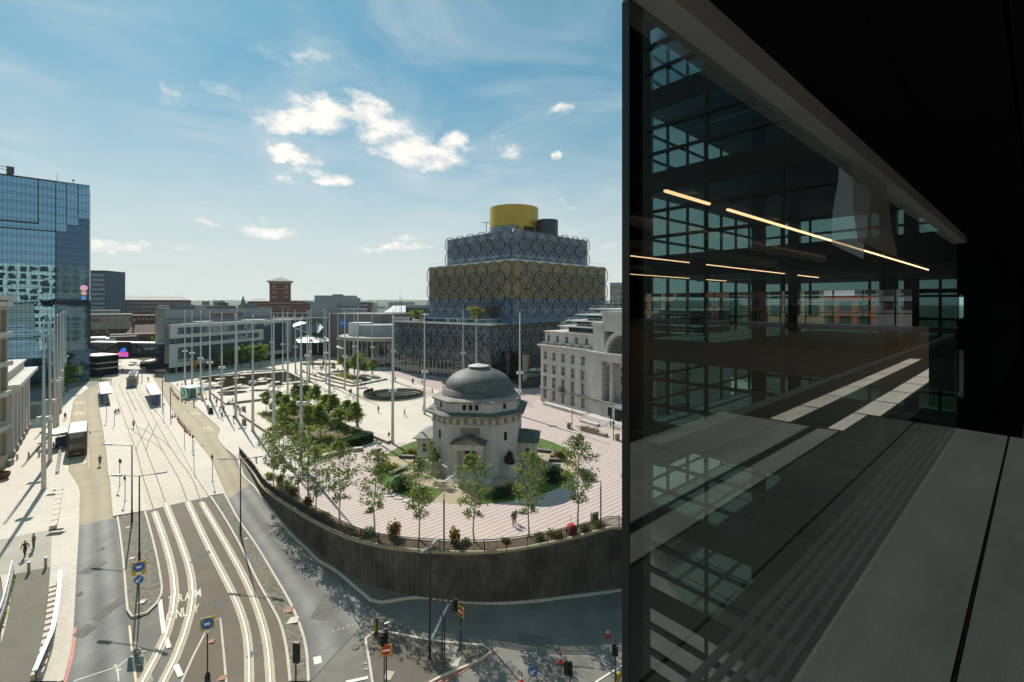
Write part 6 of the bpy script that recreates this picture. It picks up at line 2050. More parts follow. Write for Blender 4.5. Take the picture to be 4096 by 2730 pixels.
def tree_meshes(seed, h, cb, rx, limbs, per, s, lm, bark, lean=0.0, tr=.11, shape='cone', trunk_tip=.82, open_=0.0):
    rr = random.Random(seed)
    tk, cr = MB(), MB()
    pts = [Vector((lean * (z / h) ** 2 + .08 * math.sin(z * 1.3 + seed), .06 * math.cos(z * 1.7 + seed), z)) for z in [h * trunk_tip * i / 7 for i in range(8)]]
    tk.tube(pts, [tr * (1 - .85 * i / 7) for i in range(8)], 7)
    for i in range(limbs):
        f = (i + rr.random()) / limbs
        z0 = cb + (h * trunk_tip - cb) * f * .96
        k = min(7, int(z0 / (h * trunk_tip) * 7))
        base_ = pts[k].lerp(pts[min(7, k + 1)], z0 / (h * trunk_tip) * 7 - k)
        if shape == 'cone':
            r_ = rx * (1 - f) ** .7 * (.75 + .5 * rr.random()) + .22
        elif shape == 'oval':
            r_ = rx * math.sin(PI * (.14 + .80 * f)) * (.7 + .45 * rr.random())
        else:
            r_ = rx * (1.05 - .5 * f) * (.6 + .5 * rr.random())
        a = i * 2.4 + rr.random()
        tip = base_ + Vector((math.cos(a) * r_, math.sin(a) * r_, r_ * (.75 if shape != 'cone' else .6) * rr.uniform(.5, 1.2)))
        tip.x += lean * .3
        mid = base_.lerp(tip, .55) + Vector((0, 0, .12 * r_))
        tk.tube([base_, mid, tip], [tr * .35 * (1 - .6 * f), tr * .2, .012], 4, caps=False)
        n = int(per * (.6 + .8 * rr.random()))
        cl = .30 * r_ + .2
        leaves(cr, tip, (cl, cl, cl * .72), n, s, rr)
        leaves(cr, mid, (cl * .9, cl * .9, cl * .6), int(n * (.8 - open_)), s, rr)
    top = pts[-1] + Vector((lean * .2, 0, (h - h * trunk_tip) * .5))
    leaves(cr, top, (.35 + .12 * rx, .35 + .12 * rx, (h - h * trunk_tip) * .6), int(per * .8), s * .9, rr)
    return tk.mesh('trunk', bark), cr.mesh('crown', lm)
def place_tree(meshes, name, p, label, cat='tree', group=None, rz=None, sc_=1.0):
    t = thing(name, label, cat, p, rnd.uniform(0, 6.28) if rz is None else rz, group)
    t.scale = (sc_,) * 3
    ob('trunk', meshes[0], t)
    ob('crown', meshes[1], t)
    return t
GR = [tree_meshes(s, 6.8, 1.7, 1.4, 34, 52, .135, L_GROVE, m_bark, .35, .09, 'cone') for s in (1, 2, 3)] + [tree_meshes(9, 6.4, 1.9, 1.35, 30, 52, .135, L_GROVE, m_bark, .2, .09, 'oval')]
GROVE = [(430, 390, 3, .9), (575, 430, 0, 1.0), (648, 452, 1, .95), (720, 522, 3, .95), (742, 352, 2, 1.1), (850, 335, 0, 1.0), (935, 375, 1, 1.08), (872, 640, 3, 1.1), (995, 652, 2, 1.12), (1030, 482, 0, 1.05), (1118, 522, 2, 1.15), (1187, 660, 3, 1.0), (1256, 570, 0, 1.08), (1372, 615, 1, 1.12), (600, 560, 3, .85), (800, 450, 1, 1.0)]
for i, (x, y, k, s_) in enumerate(sorted(GROVE)):
    place_tree(GR[k], 'grove_tree', sq(*rM(x, y)), 'young tree in the planted garden, %s from the left' % ORD[i], 'tree', 'young trees in the planted garden', sc_=s_ * 1.02)
BR = [tree_meshes(s, 10.2, 2.2, 1.7, 44, 32, .125, L_BIRCH, m_birch, -.3, .10, 'oval', .9, .3) for s in (21, 22, 23)]
BIRCH = [(1094, 1944, 9.6), (1135, 1971, 11.5), (1194, 2009, 10.5), (1265, 2059, 9.5), (1360, 2099, 11.5), (1496.6, 2140, 11.2), (1678, 2160, 10.2), (1896, 2168, 11.2), (2114, 2148, 11.0), (2312, 2108, 12.2)]
for i, (u, v, h) in enumerate(BIRCH):
    place_tree(BR[i % 3], 'birch_tree', sq(u, v), 'slender open crowned birch by the iron railing, %s from the left' % ORD[i], 'tree', 'birches along the curved railing', rz=i * 1.9, sc_=h / 10.2)
place_tree(BR[1], 'birch_tree', sq(1722, 1915), 'leafy birch just left of the hall porch', 'tree', 'birches round the hall', sc_=.62)
FT = tree_meshes(31, 6.5, 1.6, 2.1, 24, 60, .2, L_GROVE, m_bark, 0, .1, 'oval')
for i, (x, y, s_) in enumerate(((940, 1172, .95), (1040, 1168, 1.1), (1150, 1165, 1.1), (1260, 1160, 1.1), (1380, 1158, 1.2))):
    place_tree(FT, 'pool_tree', sq(*rD(x, y)), 'bushy tree in front of the concert hall glass, %s from the left' % ORD[i], 'tree', 'trees behind the pool', sc_=s_ * 1.35)
place_tree(tree_meshes(33, 5, 1.2, 1.6, 18, 50, .2, L_BRN, m_bark), 'pool_tree', sq(*rD(800, 1190)), 'bronze leaved small tree behind the pool left of the green ones', 'tree', sc_=1.2)
for i, (x, y, k, s_) in enumerate(((730, 1215, 0, .55), (845, 1205, 1, 1.15), (905, 1290, 3, 1.05), (1000, 1290, 0, 1.55), (1060, 1240, 3, 1.35), (1115, 1285, 2, .95), (1225, 1275, 3, 1.15))):
    place_tree(GR[k], 'plaza_tree', sq(*rE(x, y)), 'green tree in the far planted square before the round theatre, %s from the left' % ORD[i], 'tree', 'trees before the round theatre', sc_=s_)
place_tree(tree_meshes(41, 9, 1.5, 2.6, 26, 60, .25, L_BRIGHT, m_bark, 0, .14, 'oval'), 'street_tree', sq(*rB(600, 830)), 'bright green tree at the foot of the mirrored hotel by the masts', 'tree')
place_tree(tree_meshes(42, 12, 2, 4.6, 30, 60, .4, L_BRIGHT, m_bark, 0, .2, 'cone'), 'street_tree', Vector(((330 + 1190 * .236 - U0) / F * 205, 205, 0)), 'bright green tree beyond the footbridge beside the concert hall', 'tree')
def shrub_mesh(seed, r, h, n, s, lm):
    rr = random.Random(seed)
    mb = MB()
    for _ in range(7):
        leaves(mb, (rr.uniform(-.5, .5) * r, rr.uniform(-.5, .5) * r, h * rr.uniform(.25, .6)), (r * .65, r * .65, h * .45), n // 7, s, rr)
    return mb.mesh('shrub', lm)
SH = {'g': shrub_mesh(1, .9, 1.0, 420, .13, L_GROVE), 'y': shrub_mesh(2, .9, .9, 420, .13, L_YEL), 'b': shrub_mesh(3, .8, 1.2, 420, .13, L_BRN), 'd': shrub_mesh(4, 1.2, 1.5, 700, .15, L_DK)}
def shrub(k, p, lab, s_=1.0, group=None, sz=None):
    return ob('shrub', SH[k], None, p, rnd.uniform(0, 6), lab, 'shrub', group, scale=(s_, s_, s_ * (sz or 1)))
# garden terrace trees on the library
for (x, y, s_, k, lab) in ((1760, 1345, .95, L_YEL, 'yellow green tree on the library terrace, largest on the left'), (2370, 0, 0, None, ''),):
    pass
def terrace_tree(u, v, h, lm, lab, seed):
    d = 158 if u > 1700 else 172
    p = Vector(((u - U0) / F * d, d, 20.2))
    t = thing('terrace_tree', lab, 'tree', p, group='trees on the library terrace')
    a, b = tree_meshes(seed, h, h * .12, h * .45, 20, 46, .24, lm, m_bark, 0, .1, 'oval', .75)
    ob('trunk', a, t); ob('crown', b, t)
    MB().lathe([(1.6, .02), (1.7, .8), (1.5, .8), (0.01, .7)], 16).obj('planter', m_terr, t)
terrace_tree(1906, 1256, 6.2, L_YEL, 'yellow green tree on the library terrace, second from the left', 51)
terrace_tree(1984, 1256, 6.6, L_BRN, 'bronze tinged tree on the library terrace, third from the left', 52)
terrace_tree(2048, 1256, 6.4, L_BRIGHT, 'fresh green tree on the library terrace, rightmost of four', 53)
terrace_tree(1666, 1255, 4.6, L_GROVE, 'dull green spreading tree at the left end of the library terrace', 54)
# shrubs round the hall and in the garden bed
for i, (reg, x, y, k, s_, lab) in enumerate(((rJ, 640, 640, 'y', 1.5, 'yellow shrub behind the bench at the left rear of the hall'), (rJ, 575, 655, 'y', 1.0, 'small yellow shrub at the left rear of the hall garden'),
        (rJ, 505, 935, 'd', 1.5, 'large dark green rounded shrub at the front left of the hall garden'), (rJ, 400, 790, 'y', 1.8, 'yellow green shrub on the left lawn of the hall garden'), (rJ, 460, 780, 'y', 1.2, 'small yellow shrub on the left lawn near the bench'),
        (rJ, 680, 1010, 'g', 1.6, 'green shrub by the front path left of the hall porch'), (rJ, 1420, 985, 'b', 1.5, 'brown grassy shrub in the shade right of the porch'), (rJ, 1330, 1010, 'd', 1.1, 'dark low shrub in the shade right of the porch'),
        (rJ, 1830, 690, 'b', 1.6, 'brown feathery shrub behind the right hand bench'), (rJ, 1800, 850, 'b', 1.4, 'bronze shrub at the right of the hall garden'), (rJ, 1760, 880, 'd', 1.5, 'dark green shrub below the bronze one at the right'), (rJ, 1860, 850, 'y', 1.0, 'yellow shrub at the right edge of the hall garden'),
        (rJ, 2045, 860, 'd', 1.0, 'low dark shrub on the pink paving at the right'))):
    shrub(k, sq(*reg(x, y)), lab, s_)
for i, (reg, x, y, k, s_, sz) in enumerate(((rJ, 100, 1265, 'y', .55, 1), (rJ, 240, 1310, 'g', .9, 1), (rJ, 465, 1325, 'b', 1.05, 1.7), (rJ, 950, 1395, 'b', 1.05, 1.7), (rJ, 1045, 1390, 'g', .7, 1), (rJ, 1380, 1370, 'g', .6, 1), (rJ, 1780, 1325, 'y', 1.0, 1.2), (rJ, 1650, 1340, 'g', .8, 1), (rJ, 2030, 1280, 'g', .8, 1), (rJ, 2140, 1260, 'g', .8, 1), (rM, 480, 1085, 'g', 1.0, 1), (rM, 580, 1130, 'b', .9, 1.5), (rM, 620, 1190, 'g', 1.2, 1), (rM, 700, 1260, 'b', 1.2, 1), (rM, 880, 1400, 'b', 1.0, 1.6), (rM, 1050, 1490, 'g', .8, 1))):
    shrub(k, sq(*reg(x, y)), '%s shrub in the bed by the iron railing, %s listed from its right end' % ({'g': 'green', 'b': 'brown grassy', 'y': 'yellow green'}[k], ORD[i]), s_, 'shrubs along the railing', sz)
# ---- planted garden by the grove: walls, ground cover and clipped hedge
gb = Q(rM, (330, 405), (510, 515), (690, 690), (900, 800), (985, 880), (1150, 830), (1400, 760), (1545, 700), (1535, 640), (1370, 570), (1260, 520), (1100, 470), (900, 400), (700, 350), (500, 380), z=.02)
MB().poly(gb).obj('planting_bed', m_soil, square)
rr = random.Random(77)
def in_poly(p, poly):
    c = False
    for i in range(len(poly)):
        a, b = poly[i], poly[i - 1]
        if (a.y > p.y) != (b.y > p.y) and p.x < (b.x - a.x) * (p.y - a.y) / (b.y - a.y) + a.x:
            c = not c
    return c
x0_, x1_ = min(p.x for p in gb), max(p.x for p in gb)
y0_, y1_ = min(p.y for p in gb), max(p.y for p in gb)
for nm, lm, nn, off_ in (('ground_cover', L_GROVE, 330, 0), ('ground_cover', L_YEL, 150, 5)):
    mb = MB()
    k = 0
    while k < nn:
        p = Vector((rr.uniform(x0_, x1_), rr.uniform(y0_, y1_), SQ))
        if not in_poly(p, gb):
            continue
        k += 1
        if noise.noise(p * .22 + Vector((off_, 0, 0))) < -.12:
            continue
        leaves(mb, p + Vector((0, 0, .25)), (.75, .75, .38), 34, .14, rr)
    mb.obj(nm, lm, kind='stuff', label='low mixed planting filling the garden beds', cat='ground cover')
def hedge(p0, p1, w, h, lab):
    d = p1 - p0
    t = thing('clipped_hedge', lab, 'hedge', p0, math.atan2(d.y, d.x))
    mb = MB()
    ln = d.length
    mb.box(0.1, -w / 2 + .1, 0, ln - .1, w / 2 - .1, h - .1, 0)
    for _ in range(int(ln * 330)):
        x, q = rr.uniform(0, ln), rr.random()
        if q < .45:
            y, z = rr.uniform(-w / 2, w / 2), h + rr.gauss(0, .03)
        else:
            y, z = (w / 2 + rr.gauss(0, .03)) * rr.choice((-1, 1)), rr.uniform(0, h)
        a = Vector((rr.gauss(0, 1), rr.gauss(0, 1), rr.gauss(0, 1))).normalized() * .12
        b = a.cross(Vector((rr.gauss(0, 1), rr.gauss(0, 1), rr.gauss(0, 1)))).normalized() * .09
        p = Vector((x, y, z))
        mb.add([p - a, p + b, p + a, p - b], [(0, 1, 2, 3)], rr.choice((0, 0, 1)))
    mb.obj('foliage', L_DK, t)
hedge(sq(*rM(1160, 800)), sq(*rM(1520, 690)), 2.2, 1.7, 'dark green clipped hedge at the near right corner of the planted garden')
hedge(sq(*rM(660, 610)), sq(*rM(800, 585)), 2.4, 1.4, 'dark clipped hedge in the middle of the planted garden by a mast')
m_wallc = mat('cream_wall_stone', (.50, .45, .36), .8, .08, .5)
def low_wall(name, pts, w, h, lab, m=m_wallc, group='low stone walls of the square'):
    t = thing(name, lab, 'low wall', pts[0], 0, group)
    for i, (a, b) in enumerate(zip(pts, pts[1:])):
        a, b = a - pts[0], b - pts[0]
        if i: a = a + (b - a).normalized() * w / 2
        MB().bar(a + Vector((0, 0, h / 2 - .004)), b + Vector((0, 0, h / 2 - .004)), w, h - .08).obj('base', mat('wall_stone_dark', (.30, .26, .20), .85, .12, .6), t)
        MB().bar(a + Vector((0, 0, h - .03)), b + Vector((0, 0, h - .03)), w + .06, .06).obj('coping', m, t)
low_wall('low_wall', Q(rI, (425, 672), (560, 765), (785, 915)), .9, .55, 'long low stone wall beside the mast row leading to the birches')
low_wall('low_wall', Q(rI, (118, 448), (285, 575), (380, 565)), .8, .5, 'low stone wall at the left end of the pool')
low_wall('low_wall', Q(rI, (385, 560), (640, 530)), .8, .6, 'dark faced low wall along the near side of the pool')
low_wall('low_wall', Q(rM, (985, 880), (1300, 800), (1440, 790)), .8, .6, 'pale low wall along the near edge of the hedge')
low_wall('low_wall', Q(rJ, (65, 405), (250, 485), (435, 560)), 1.4, .55, 'pale wide bench wall running to the mast near the hall')
low_wall('low_wall', Q(rE, (350, 1210), (700, 1330), (980, 1400), (1380, 1315)), 1.5, .5, 'long stepped bench wall before the round theatre, corner towards us')
low_wall('low_wall', Q(rE, (560, 1245), (760, 1310), (1000, 1380)), 1.2, .9, 'upper stepped bench wall before the round theatre')
low_wall('low_wall', Q(rE, (430, 1295), (610, 1340)), 1.0, .5, 'short dark bench wall near the pool corner')
low_wall('low_wall', Q(rE, (680, 1375), (865, 1425)), 1.0, .5, 'short bench wall left of the leaning couple')
low_wall('low_wall', Q(rE, (705, 1228), (860, 1215)), .8, .6, 'short wall at the back left of the far planted square')
low_wall('low_wall', Q(rE, (1215, 1290), (1395, 1322)), .8, .6, 'short wall at the right of the far planted square')
low_wall('low_wall', Q(rD, (610, 1300), (1180, 1232), (1700, 1195)), 1.0, .4, 'long pale wall along the far edge of the pool')
gb2 = Q(rE, (715, 1255), (860, 1225), (1140, 1290), (1215, 1330), (960, 1345), (860, 1305), z=.02)
MB().poly(gb2).obj('planting_bed', m_soil, square)
mb = MB()
for _ in range(90):
    p = gb2[0].lerp(gb2[3], rr.random()).lerp(gb2[4].lerp(gb2[1], rr.random()), rr.random())
    leaves(mb, p + Vector((0, 0, .3)), (1, 1, .4), 22, .2, rr)
mb.obj('ground_cover', L_YEL, kind='stuff', label='yellow green ground cover under the trees by the round theatre', cat='ground cover')
# ================================================================== PEOPLE
m_skin = mat('skin', (.42, .25, .18), .6, .05, 5)
m_hair = mat('dark_hair', (.03, .02, .015), .7, .1, 5)
m_grhair = mat('grey_hair', (.45, .44, .42), .7, .1, 5)
def cloth(c):
    return mat('cloth_%02d_%02d_%02d' % tuple(int(x * 100) for x in c), c, .85, .12, 4, fine=.1)
POSES = {
    # name: joints (x side, y forward, z up): hips, knees, ankles, toes, shoulders, elbows, hands; lean
    'walk': dict(kl=(.09, .16, .50), al=(.09, .30, .09), kr=(-.09, .06, .50), ar=(-.09, -.32, .13), el=(.25, -.14, 1.14), hl=(.24, -.10, .88), er=(-.25, .10, 1.14), hr=(-.23, .26, .92)),
    'stride': dict(kl=(.09, .02, .49), al=(.09, -.34, .14), kr=(-.09, .20, .51), ar=(-.09, .34, .09), el=(.25, .10, 1.14), hl=(.23, .26, .93), er=(-.26, -.13, 1.14), hr=(-.25, -.12, .88)),
    'stand': dict(kl=(.10, .02, .50), al=(.11, 0, .08), kr=(-.10, .02, .50), ar=(-.11, 0, .08), el=(.27, -.02, 1.14), hl=(.26, .05, .88), er=(-.27, -.02, 1.14), hr=(-.26, .05, .88)),
    'phone': dict(kl=(.10, .02, .50), al=(.11, .03, .08), kr=(-.10, .02, .50), ar=(-.11, -.03, .08), el=(.27, .02, 1.15), hl=(.12, .26, 1.22), er=(-.27, -.02, 1.14), hr=(-.10, .24, 1.16)),
    'sit': dict(drop=.44, kl=(.11, .44, .50), al=(.11, .46, .09), kr=(-.11, .44, .50), ar=(-.11, .40, .09), el=(.26, .05, .74), hl=(.13, .30, .58), er=(-.26, .05, .74), hr=(-.13, .30, .58)),
    'stoop': dict(lean=.22, kl=(.09, .12, .50), al=(.09, .16, .09), kr=(-.09, .04, .50), ar=(-.09, -.16, .10), el=(.27, .16, 1.08), hl=(.24, .34, .90), er=(-.27, .10, 1.08), hr=(-.26, .14, .84)),
    'ride': dict(drop=-.06, lean=.28, kl=(.10, .30, .72), al=(.10, .16, .36), kr=(-.10, .22, .58), ar=(-.10, .06, .20), el=(.28, .38, 1.10), hl=(.24, .56, 1.02), er=(-.28, .38, 1.10), hr=(-.24, .56, 1.02)),
}
def person_mesh(pose):
    P = POSES[pose]
    dp, ln = P.get('drop', 0), P.get('lean', 0)
    z = lambda v: v - dp
    V, E, Rr = [], [], []
    def add(p, r, par=None):
        V.append(p); Rr.append(r)
        if par is not None: E.append((par, len(V) - 1))
        return len(V) - 1
    pel = add((0, 0, z(.95)), (.155, .125))
    wst = add((0, ln * .25, z(1.10)), (.135, .105), pel)
    ch = add((0, ln * .6, z(1.28)), (.165, .125), wst)
    up_ = add((0, ln * .85, z(1.40)), (.145, .105), ch)
    nk = add((0, ln * 1.05 + .01, z(1.49)), (.058, .058), up_)
    hd = add((0, ln * 1.2 + .035, z(1.60)), (.088, .10), nk)
    tp = add((0, ln * 1.25 + .025, z(1.70)), (.07, .082), hd)
    for s_, k in ((1, 'l'), (-1, 'r')):
        sh = add((s_ * .175, ln * .85, z(1.41)), (.072, .07), up_)
        e = P['e' + k]; h_ = P['h' + k]
        el = add(e, (.05, .05), sh)
        wr = add(tuple(Vector(e).lerp(Vector(h_), .88)), (.034, .034), el)
        add(tuple(Vector(e).lerp(Vector(h_), 1.22)), (.036, .024), wr)
        hp = add((s_ * .095, 0, z(.90)), (.10, .10), pel)
        kn = add(P['k' + k], (.068, .068), hp)
        an = add(P['a' + k], (.044, .048), kn)
        a = P['a' + k]
        add((a[0], a[1] + .17, max(.035, a[2] - .045)), (.042, .034), an)
    me = bpy.data.meshes.new('p')
    me.from_pydata(V, E, [])
    o = bpy.data.objects.new('p', me)
    COL.objects.link(o)
    o.modifiers.new('s', 'SKIN')
    if not me.skin_vertices:
        raise RuntimeError('no skin layer')
    for i, r in enumerate(Rr):
        me.skin_vertices[0].data[i].radius = r
    me.skin_vertices[0].data[0].use_root = True
    ss = o.modifiers.new('u', 'SUBSURF'); ss.levels = 1; ss.render_levels = 1
    dg = bpy.context.evaluated_depsgraph_get()
    out = bpy.data.meshes.new_from_object(o.evaluated_get(dg))
    bpy.data.objects.remove(o)
    out.name = 'person'
    out.materials.clear()
    for m in (m_skin, cloth((.1, .1, .1)), cloth((.05, .05, .06)), cloth((.02, .02, .02))):
        out.materials.append(m)
    hands = [Vector(P['hl']), Vector(P['hr'])]
    feet = [Vector(P['al']), Vector(P['ar'])]
    hipz = z(.97)
    for p in out.polygons:
        c = p.center
        p.use_smooth = True
        if c.z > z(1.485): p.material_index = 0
        elif min((c - h_).length for h_ in hands) < .085: p.material_index = 0
        elif min((c - f).length for f in feet) < .10 or c.z < .10: p.material_index = 3
        elif abs(c.x) < .21 and c.z < hipz and (dp == 0 or c.z < hipz) and not (min((c - h_).length for h_ in hands) < .2): p.material_index = 2
        else: p.material_index = 1
    hb = MB().ball((0, ln * 1.2 + .005, z(1.655)), .095, .105, .10, 10, 6)
    for i, v in enumerate(hb.v):        # hair cap drawn back from the face
        x, y, zz = v
        if zz < z(1.63) and y > ln * 1.2 + .02:
            hb.v[i] = (x * .9, y * .4 + (ln * 1.2) * .6 - .03, zz)
    nose = MB().ball((0, ln * 1.2 + .135, z(1.595)), .016, .022, .022, 6, 4)
    return out, hb.mesh('hair', m_hair, True)
PM = {k: person_mesh(k) for k in POSES}
def person(p, head, pose, top, bot, label, h=1.0, group=None, hair=None, cat='person'):
    me, hm = PM[pose]
    o = ob('person', me, None, p, R(head), label, cat, group, scale=h)
    for i, m in ((1, cloth(top)), (2, cloth(bot))):
        o.material_slots[i].link = 'OBJECT'
        o.material_slots[i].material = m
    hh = ob('hair', hm, o)
    if hair:
        hh.material_slots[0].link = 'OBJECT'; hh.material_slots[0].material = hair
    return o
K, N_, BR_, W_, RD, BL_, GY_, GN = (.018, .018, .02), (.03, .04, .07), (.06, .035, .02), (.6, .6, .58), (.28, .035, .04), (.12, .22, .38), (.25, .25, .26), (.03, .08, .07)
sw = lambda reg, x, y: st(*reg(x, y), .095)
a_ = person(sw(rC, 190, 628), 200, 'stride', BR_, (.09, .04, .03), 'person in a dark brown hooded top walking away on the lower left pavement')
b_ = person(sw(rC, 255, 572), 160, 'stand', (.16, .11, .06), (.06, .07, .11), 'person in a striped brown shirt and dark jeans on the lower left pavement')
for z in (1.0, 1.12, 1.24, 1.36):
    MB().lathe([(.165, z), (.172, z + .02), (.165, z + .04)], 12).obj('shirt_stripe', cloth((.35, .28, .18)), b_)
person(sw(rB, 583, 1080), 20, 'walk', K, K, 'person in a black coat on the kerb between the masts and the bus lane')
person(sw(rB, 565, 1285), -60, 'stand', K, (.06, .02, .02), 'person in dark clothes waiting at the kerb end of the near bus shelter')
person(sw(rB, 518, 1305), -70, 'stand', K, N_, 'person in black waiting under the near bus shelter roof')
person(sw(rB, 480, 1340), -70, 'sit', GN, K, 'person seated in the shade of the near bus shelter')
person(st(*rB(1197, 1150), .02), 200, 'stride', GY_, K, 'person with a grey top striding across the tram tracks')
person(sw(rB, 1035, 1030) + Vector((0, 0, .04)), 250, 'sit', (.30, .30, .33), K, 'person in pale grey seated on the left tram platform')
person(sw(rB, 1060, 1022) + Vector((0, 0, .04)), 250, 'sit', (.36, .10, .17), N_, 'person in a pink top seated on the left tram platform')
for x, y, t_, b2, pose, lab in ((752, 568, K, K, 'stand', 'person in black at the far end of the right tram shelter'), (768, 590, (.20, .10, .05), K, 'stand', 'person in brown in the queue at the right tram shelter'), (800, 598, K, N_, 'phone', 'person in dark clothes looking at a phone by the right tram shelter'),
                                (820, 700, K, K, 'stand', 'person in black at the near side of the right tram shelter'), (847, 762, (.07, .05, .05), K, 'stride', 'person in dark brown walking off the near end of the right tram platform'), (868, 690, N_, K, 'phone', 'person in navy under the right tram shelter'), (765, 470, K, K, 'stand', 'person in black standing beyond the right tram shelter')):
    person(st(*rH(x, y), .13), rnd.uniform(0, 360), pose, t_, b2, lab)
for x, y, t_, b2, pose, hd, lab in ((500, 362, BR_, K, 'walk', 180, 'person in brown crossing the far street beyond the tram'), (742, 302, K, K, 'walk', 30, 'person in black beside the far bus'), (770, 345, GY_, K, 'walk', 170, 'person in grey walking near the far bus'), (908, 420, RD, K, 'stand', 90, 'person in red at the corner by the concert hall'),
                                    (968, 400, BL_, W_, 'stand', 200, 'person in pale blue by the concert hall corner')):
    person(st(*rH(x, y), .02), hd, pose, t_, b2, lab)
person(sw(rH, 1145, 610), 120, 'stoop', K, N_, 'person in black at the left of the glass kiosk')
person(sw(rH, 1245, 722), 200, 'stoop', RD, K, 'person in a red jacket leaning on the kerb of the right bus lane')
person(sw(rH, 1480, 712), 210, 'walk', K, K, 'person in black walking on the square right of the sandwich board')
person(sw(rH, 1390, 778), 190, 'stand', K, N_, 'person in black beside the black sandwich board')
for x, y, t_, b2, pose, hd, lab in ((208, 662, W_, N_, 'walk', 170, 'person in a white top walking between the masts and the kerb'), (250, 650, GY_, K, 'walk', 160, 'person in grey beside the one in a white top'), (230, 728, K, K, 'walk', 175, 'person in all black walking below the pair near the masts'), (353, 760, K, W_, 'stride', 185, 'person with a black top and pale bag near the wide mast'),
                                    (305, 572, K, K, 'sit', 120, 'person in black sitting at the end of the low pool wall'), (342, 556, K, N_, 'sit', 140, 'person in black sitting second along the low pool wall'), (355, 610, K, K, 'sit', 200, 'person in dark clothes sitting by the mast near the stall'), (398, 628, N_, K, 'sit', 200, 'person in navy sitting between mast and wooden bin'), (418, 670, BL_, N_, 'stand', 190, 'person in a pale blue coat standing by the wooden bin'),
                                    (1015, 246, (.33, .20, .12), K, 'stand', 100, 'person in a tan top standing beside the pool corner'), (1085, 236, K, K, 'sit', 90, 'person in black sitting alone on the stepped bench'), (1178, 262, K, N_, 'sit', 130, 'person in black at the left of the seated group on the stepped bench'), (1200, 280, (.4, .38, .36), K, 'sit', 150, 'person in pale grey in the seated group on the stepped bench'), (1224, 262, (.12, .06, .03), K, 'sit', 100, 'person in brown in the seated group on the stepped bench'),
                                    (1207, 296, (.3, .3, .33), (.2, .2, .22), 'walk', 170, 'person in pale clothes walking past the stepped bench'), (1272, 250, K, K, 'sit', 120, 'person in black lounging on the upper stepped bench'), (1268, 292, GY_, K, 'sit', 90, 'person in grey seated right of the group on the bench'), (1270, 212, (.25, .2, .2), K, 'walk', 200, 'person in dusty pink walking near the far kiosk frame'), (1258, 212, W_, K, 'walk', 200, 'person in a white top walking near the far kiosk frame'), (1443, 236, K, K, 'stand', 60, 'person in black standing by the far planted square'),
                                    (1566, 468, K, N_, 'walk', 190, 'person in black walking arm in arm left of the sunken court'), (1580, 466, (.16, .10, .08), K, 'walk', 190, 'person in brown walking arm in arm left of the sunken court'), (750, 1045, (.03, .05, .03), K, 'stand', 30, 'person in dark green half hidden behind the first birch'), (1075, 1342, (.22, .16, .02), (.5, .48, .45), 'stride', 185, 'person in an ochre top walking below the tall mast among the birches'), (1335, 1400, GN, (.04, .08, .05), 'walk', 180, 'person in dark green walking among the birches')):
    q = sq(*rI(x, y)) + Vector((0, 0, 0))
    if pose == 'sit': q.z += .03
    person(q, hd, pose, t_, b2, lab)
for x, y, t_, b2, pose, hd, lab in ((335, 312, (.06, .03, .03), RD, 'stand', 160, 'person in a dark top and long red skirt on the open cream paving'), (548, 338, GY_, K, 'stride', 250, 'person in a grey shirt and black trousers striding over the open paving'), (702, 302, GY_, K, 'walk', 100, 'person in grey half hidden beside a mast near the court'), (868, 136, K, N_, 'stand', 180, 'person in dark blue standing at the left edge of the dome'),
                                    (475, 55, BR_, K, 'walk', 60, 'person in brown standing behind the sunken court'), (612, 74, K, K, 'walk', 200, 'person in black walking in the library shade, left one'), (620, 72, (.08, .07, .07), K, 'walk', 200, 'person in charcoal walking in the library shade, beside the left one'), (692, 84, K, N_, 'walk', 210, 'person in navy walking at the edge of the library shade'), (775, 156, (.12, .10, .08), K, 'stride', 240, 'person in khaki on the steps of the sunken court'),
                                    (422, 518, K, (.4, .45, .5), 'sit', 30, 'person with a black top and pale jeans sitting on the bench wall by the mast'), (1440, 1240, GN, (.35, .33, .28), 'stoop', 20, 'grey haired person in a dark green coat walking with a stick on the pink paving'), (1458, 1215, (.15, .13, .12), RD, 'walk', 20, 'person with a patterned jacket and dark red trousers beside the grey haired walker'),
                                    (2236, 432, (.5, .55, .65), K, 'walk', 170, 'person in a pale blue shirt on the steps of the civic building'), (2260, 440, K, K, 'walk', 170, 'person in a black suit on the steps of the civic building'), (2335, 890, K, N_, 'walk', 200, 'person in black at the very right edge of the pink paving')):
    o = person(sq(*rJ(x, y)), hd, pose, t_, b2, lab, hair=m_grhair if 'grey haired' in lab else None)
    if 'stick' in lab:
        MB().tube([(.27, .38, .02), (.25, .36, .92)], .014, 5).obj('walking_stick', m_dark, o)
# two bronze figures walking on a slab near the court
gp_ = thing('bronze_sculpture', 'pair of bronze walking figures on a slab left of the sunken court', 'sculpture', sq(*rE(1105, 1425)), R(20))
MB().box(-1.6, -.7, 0, 1.6, .7, .25).obj('slab', m_port_d, gp_)
for x in (-.5, .5):
    o = ob('figure', PM['walk'][0], gp_, (x, 0, .25), R(150))
    for i in range(4):
        o.material_slots[i].link = 'OBJECT'; o.material_slots[i].material = m_bronze
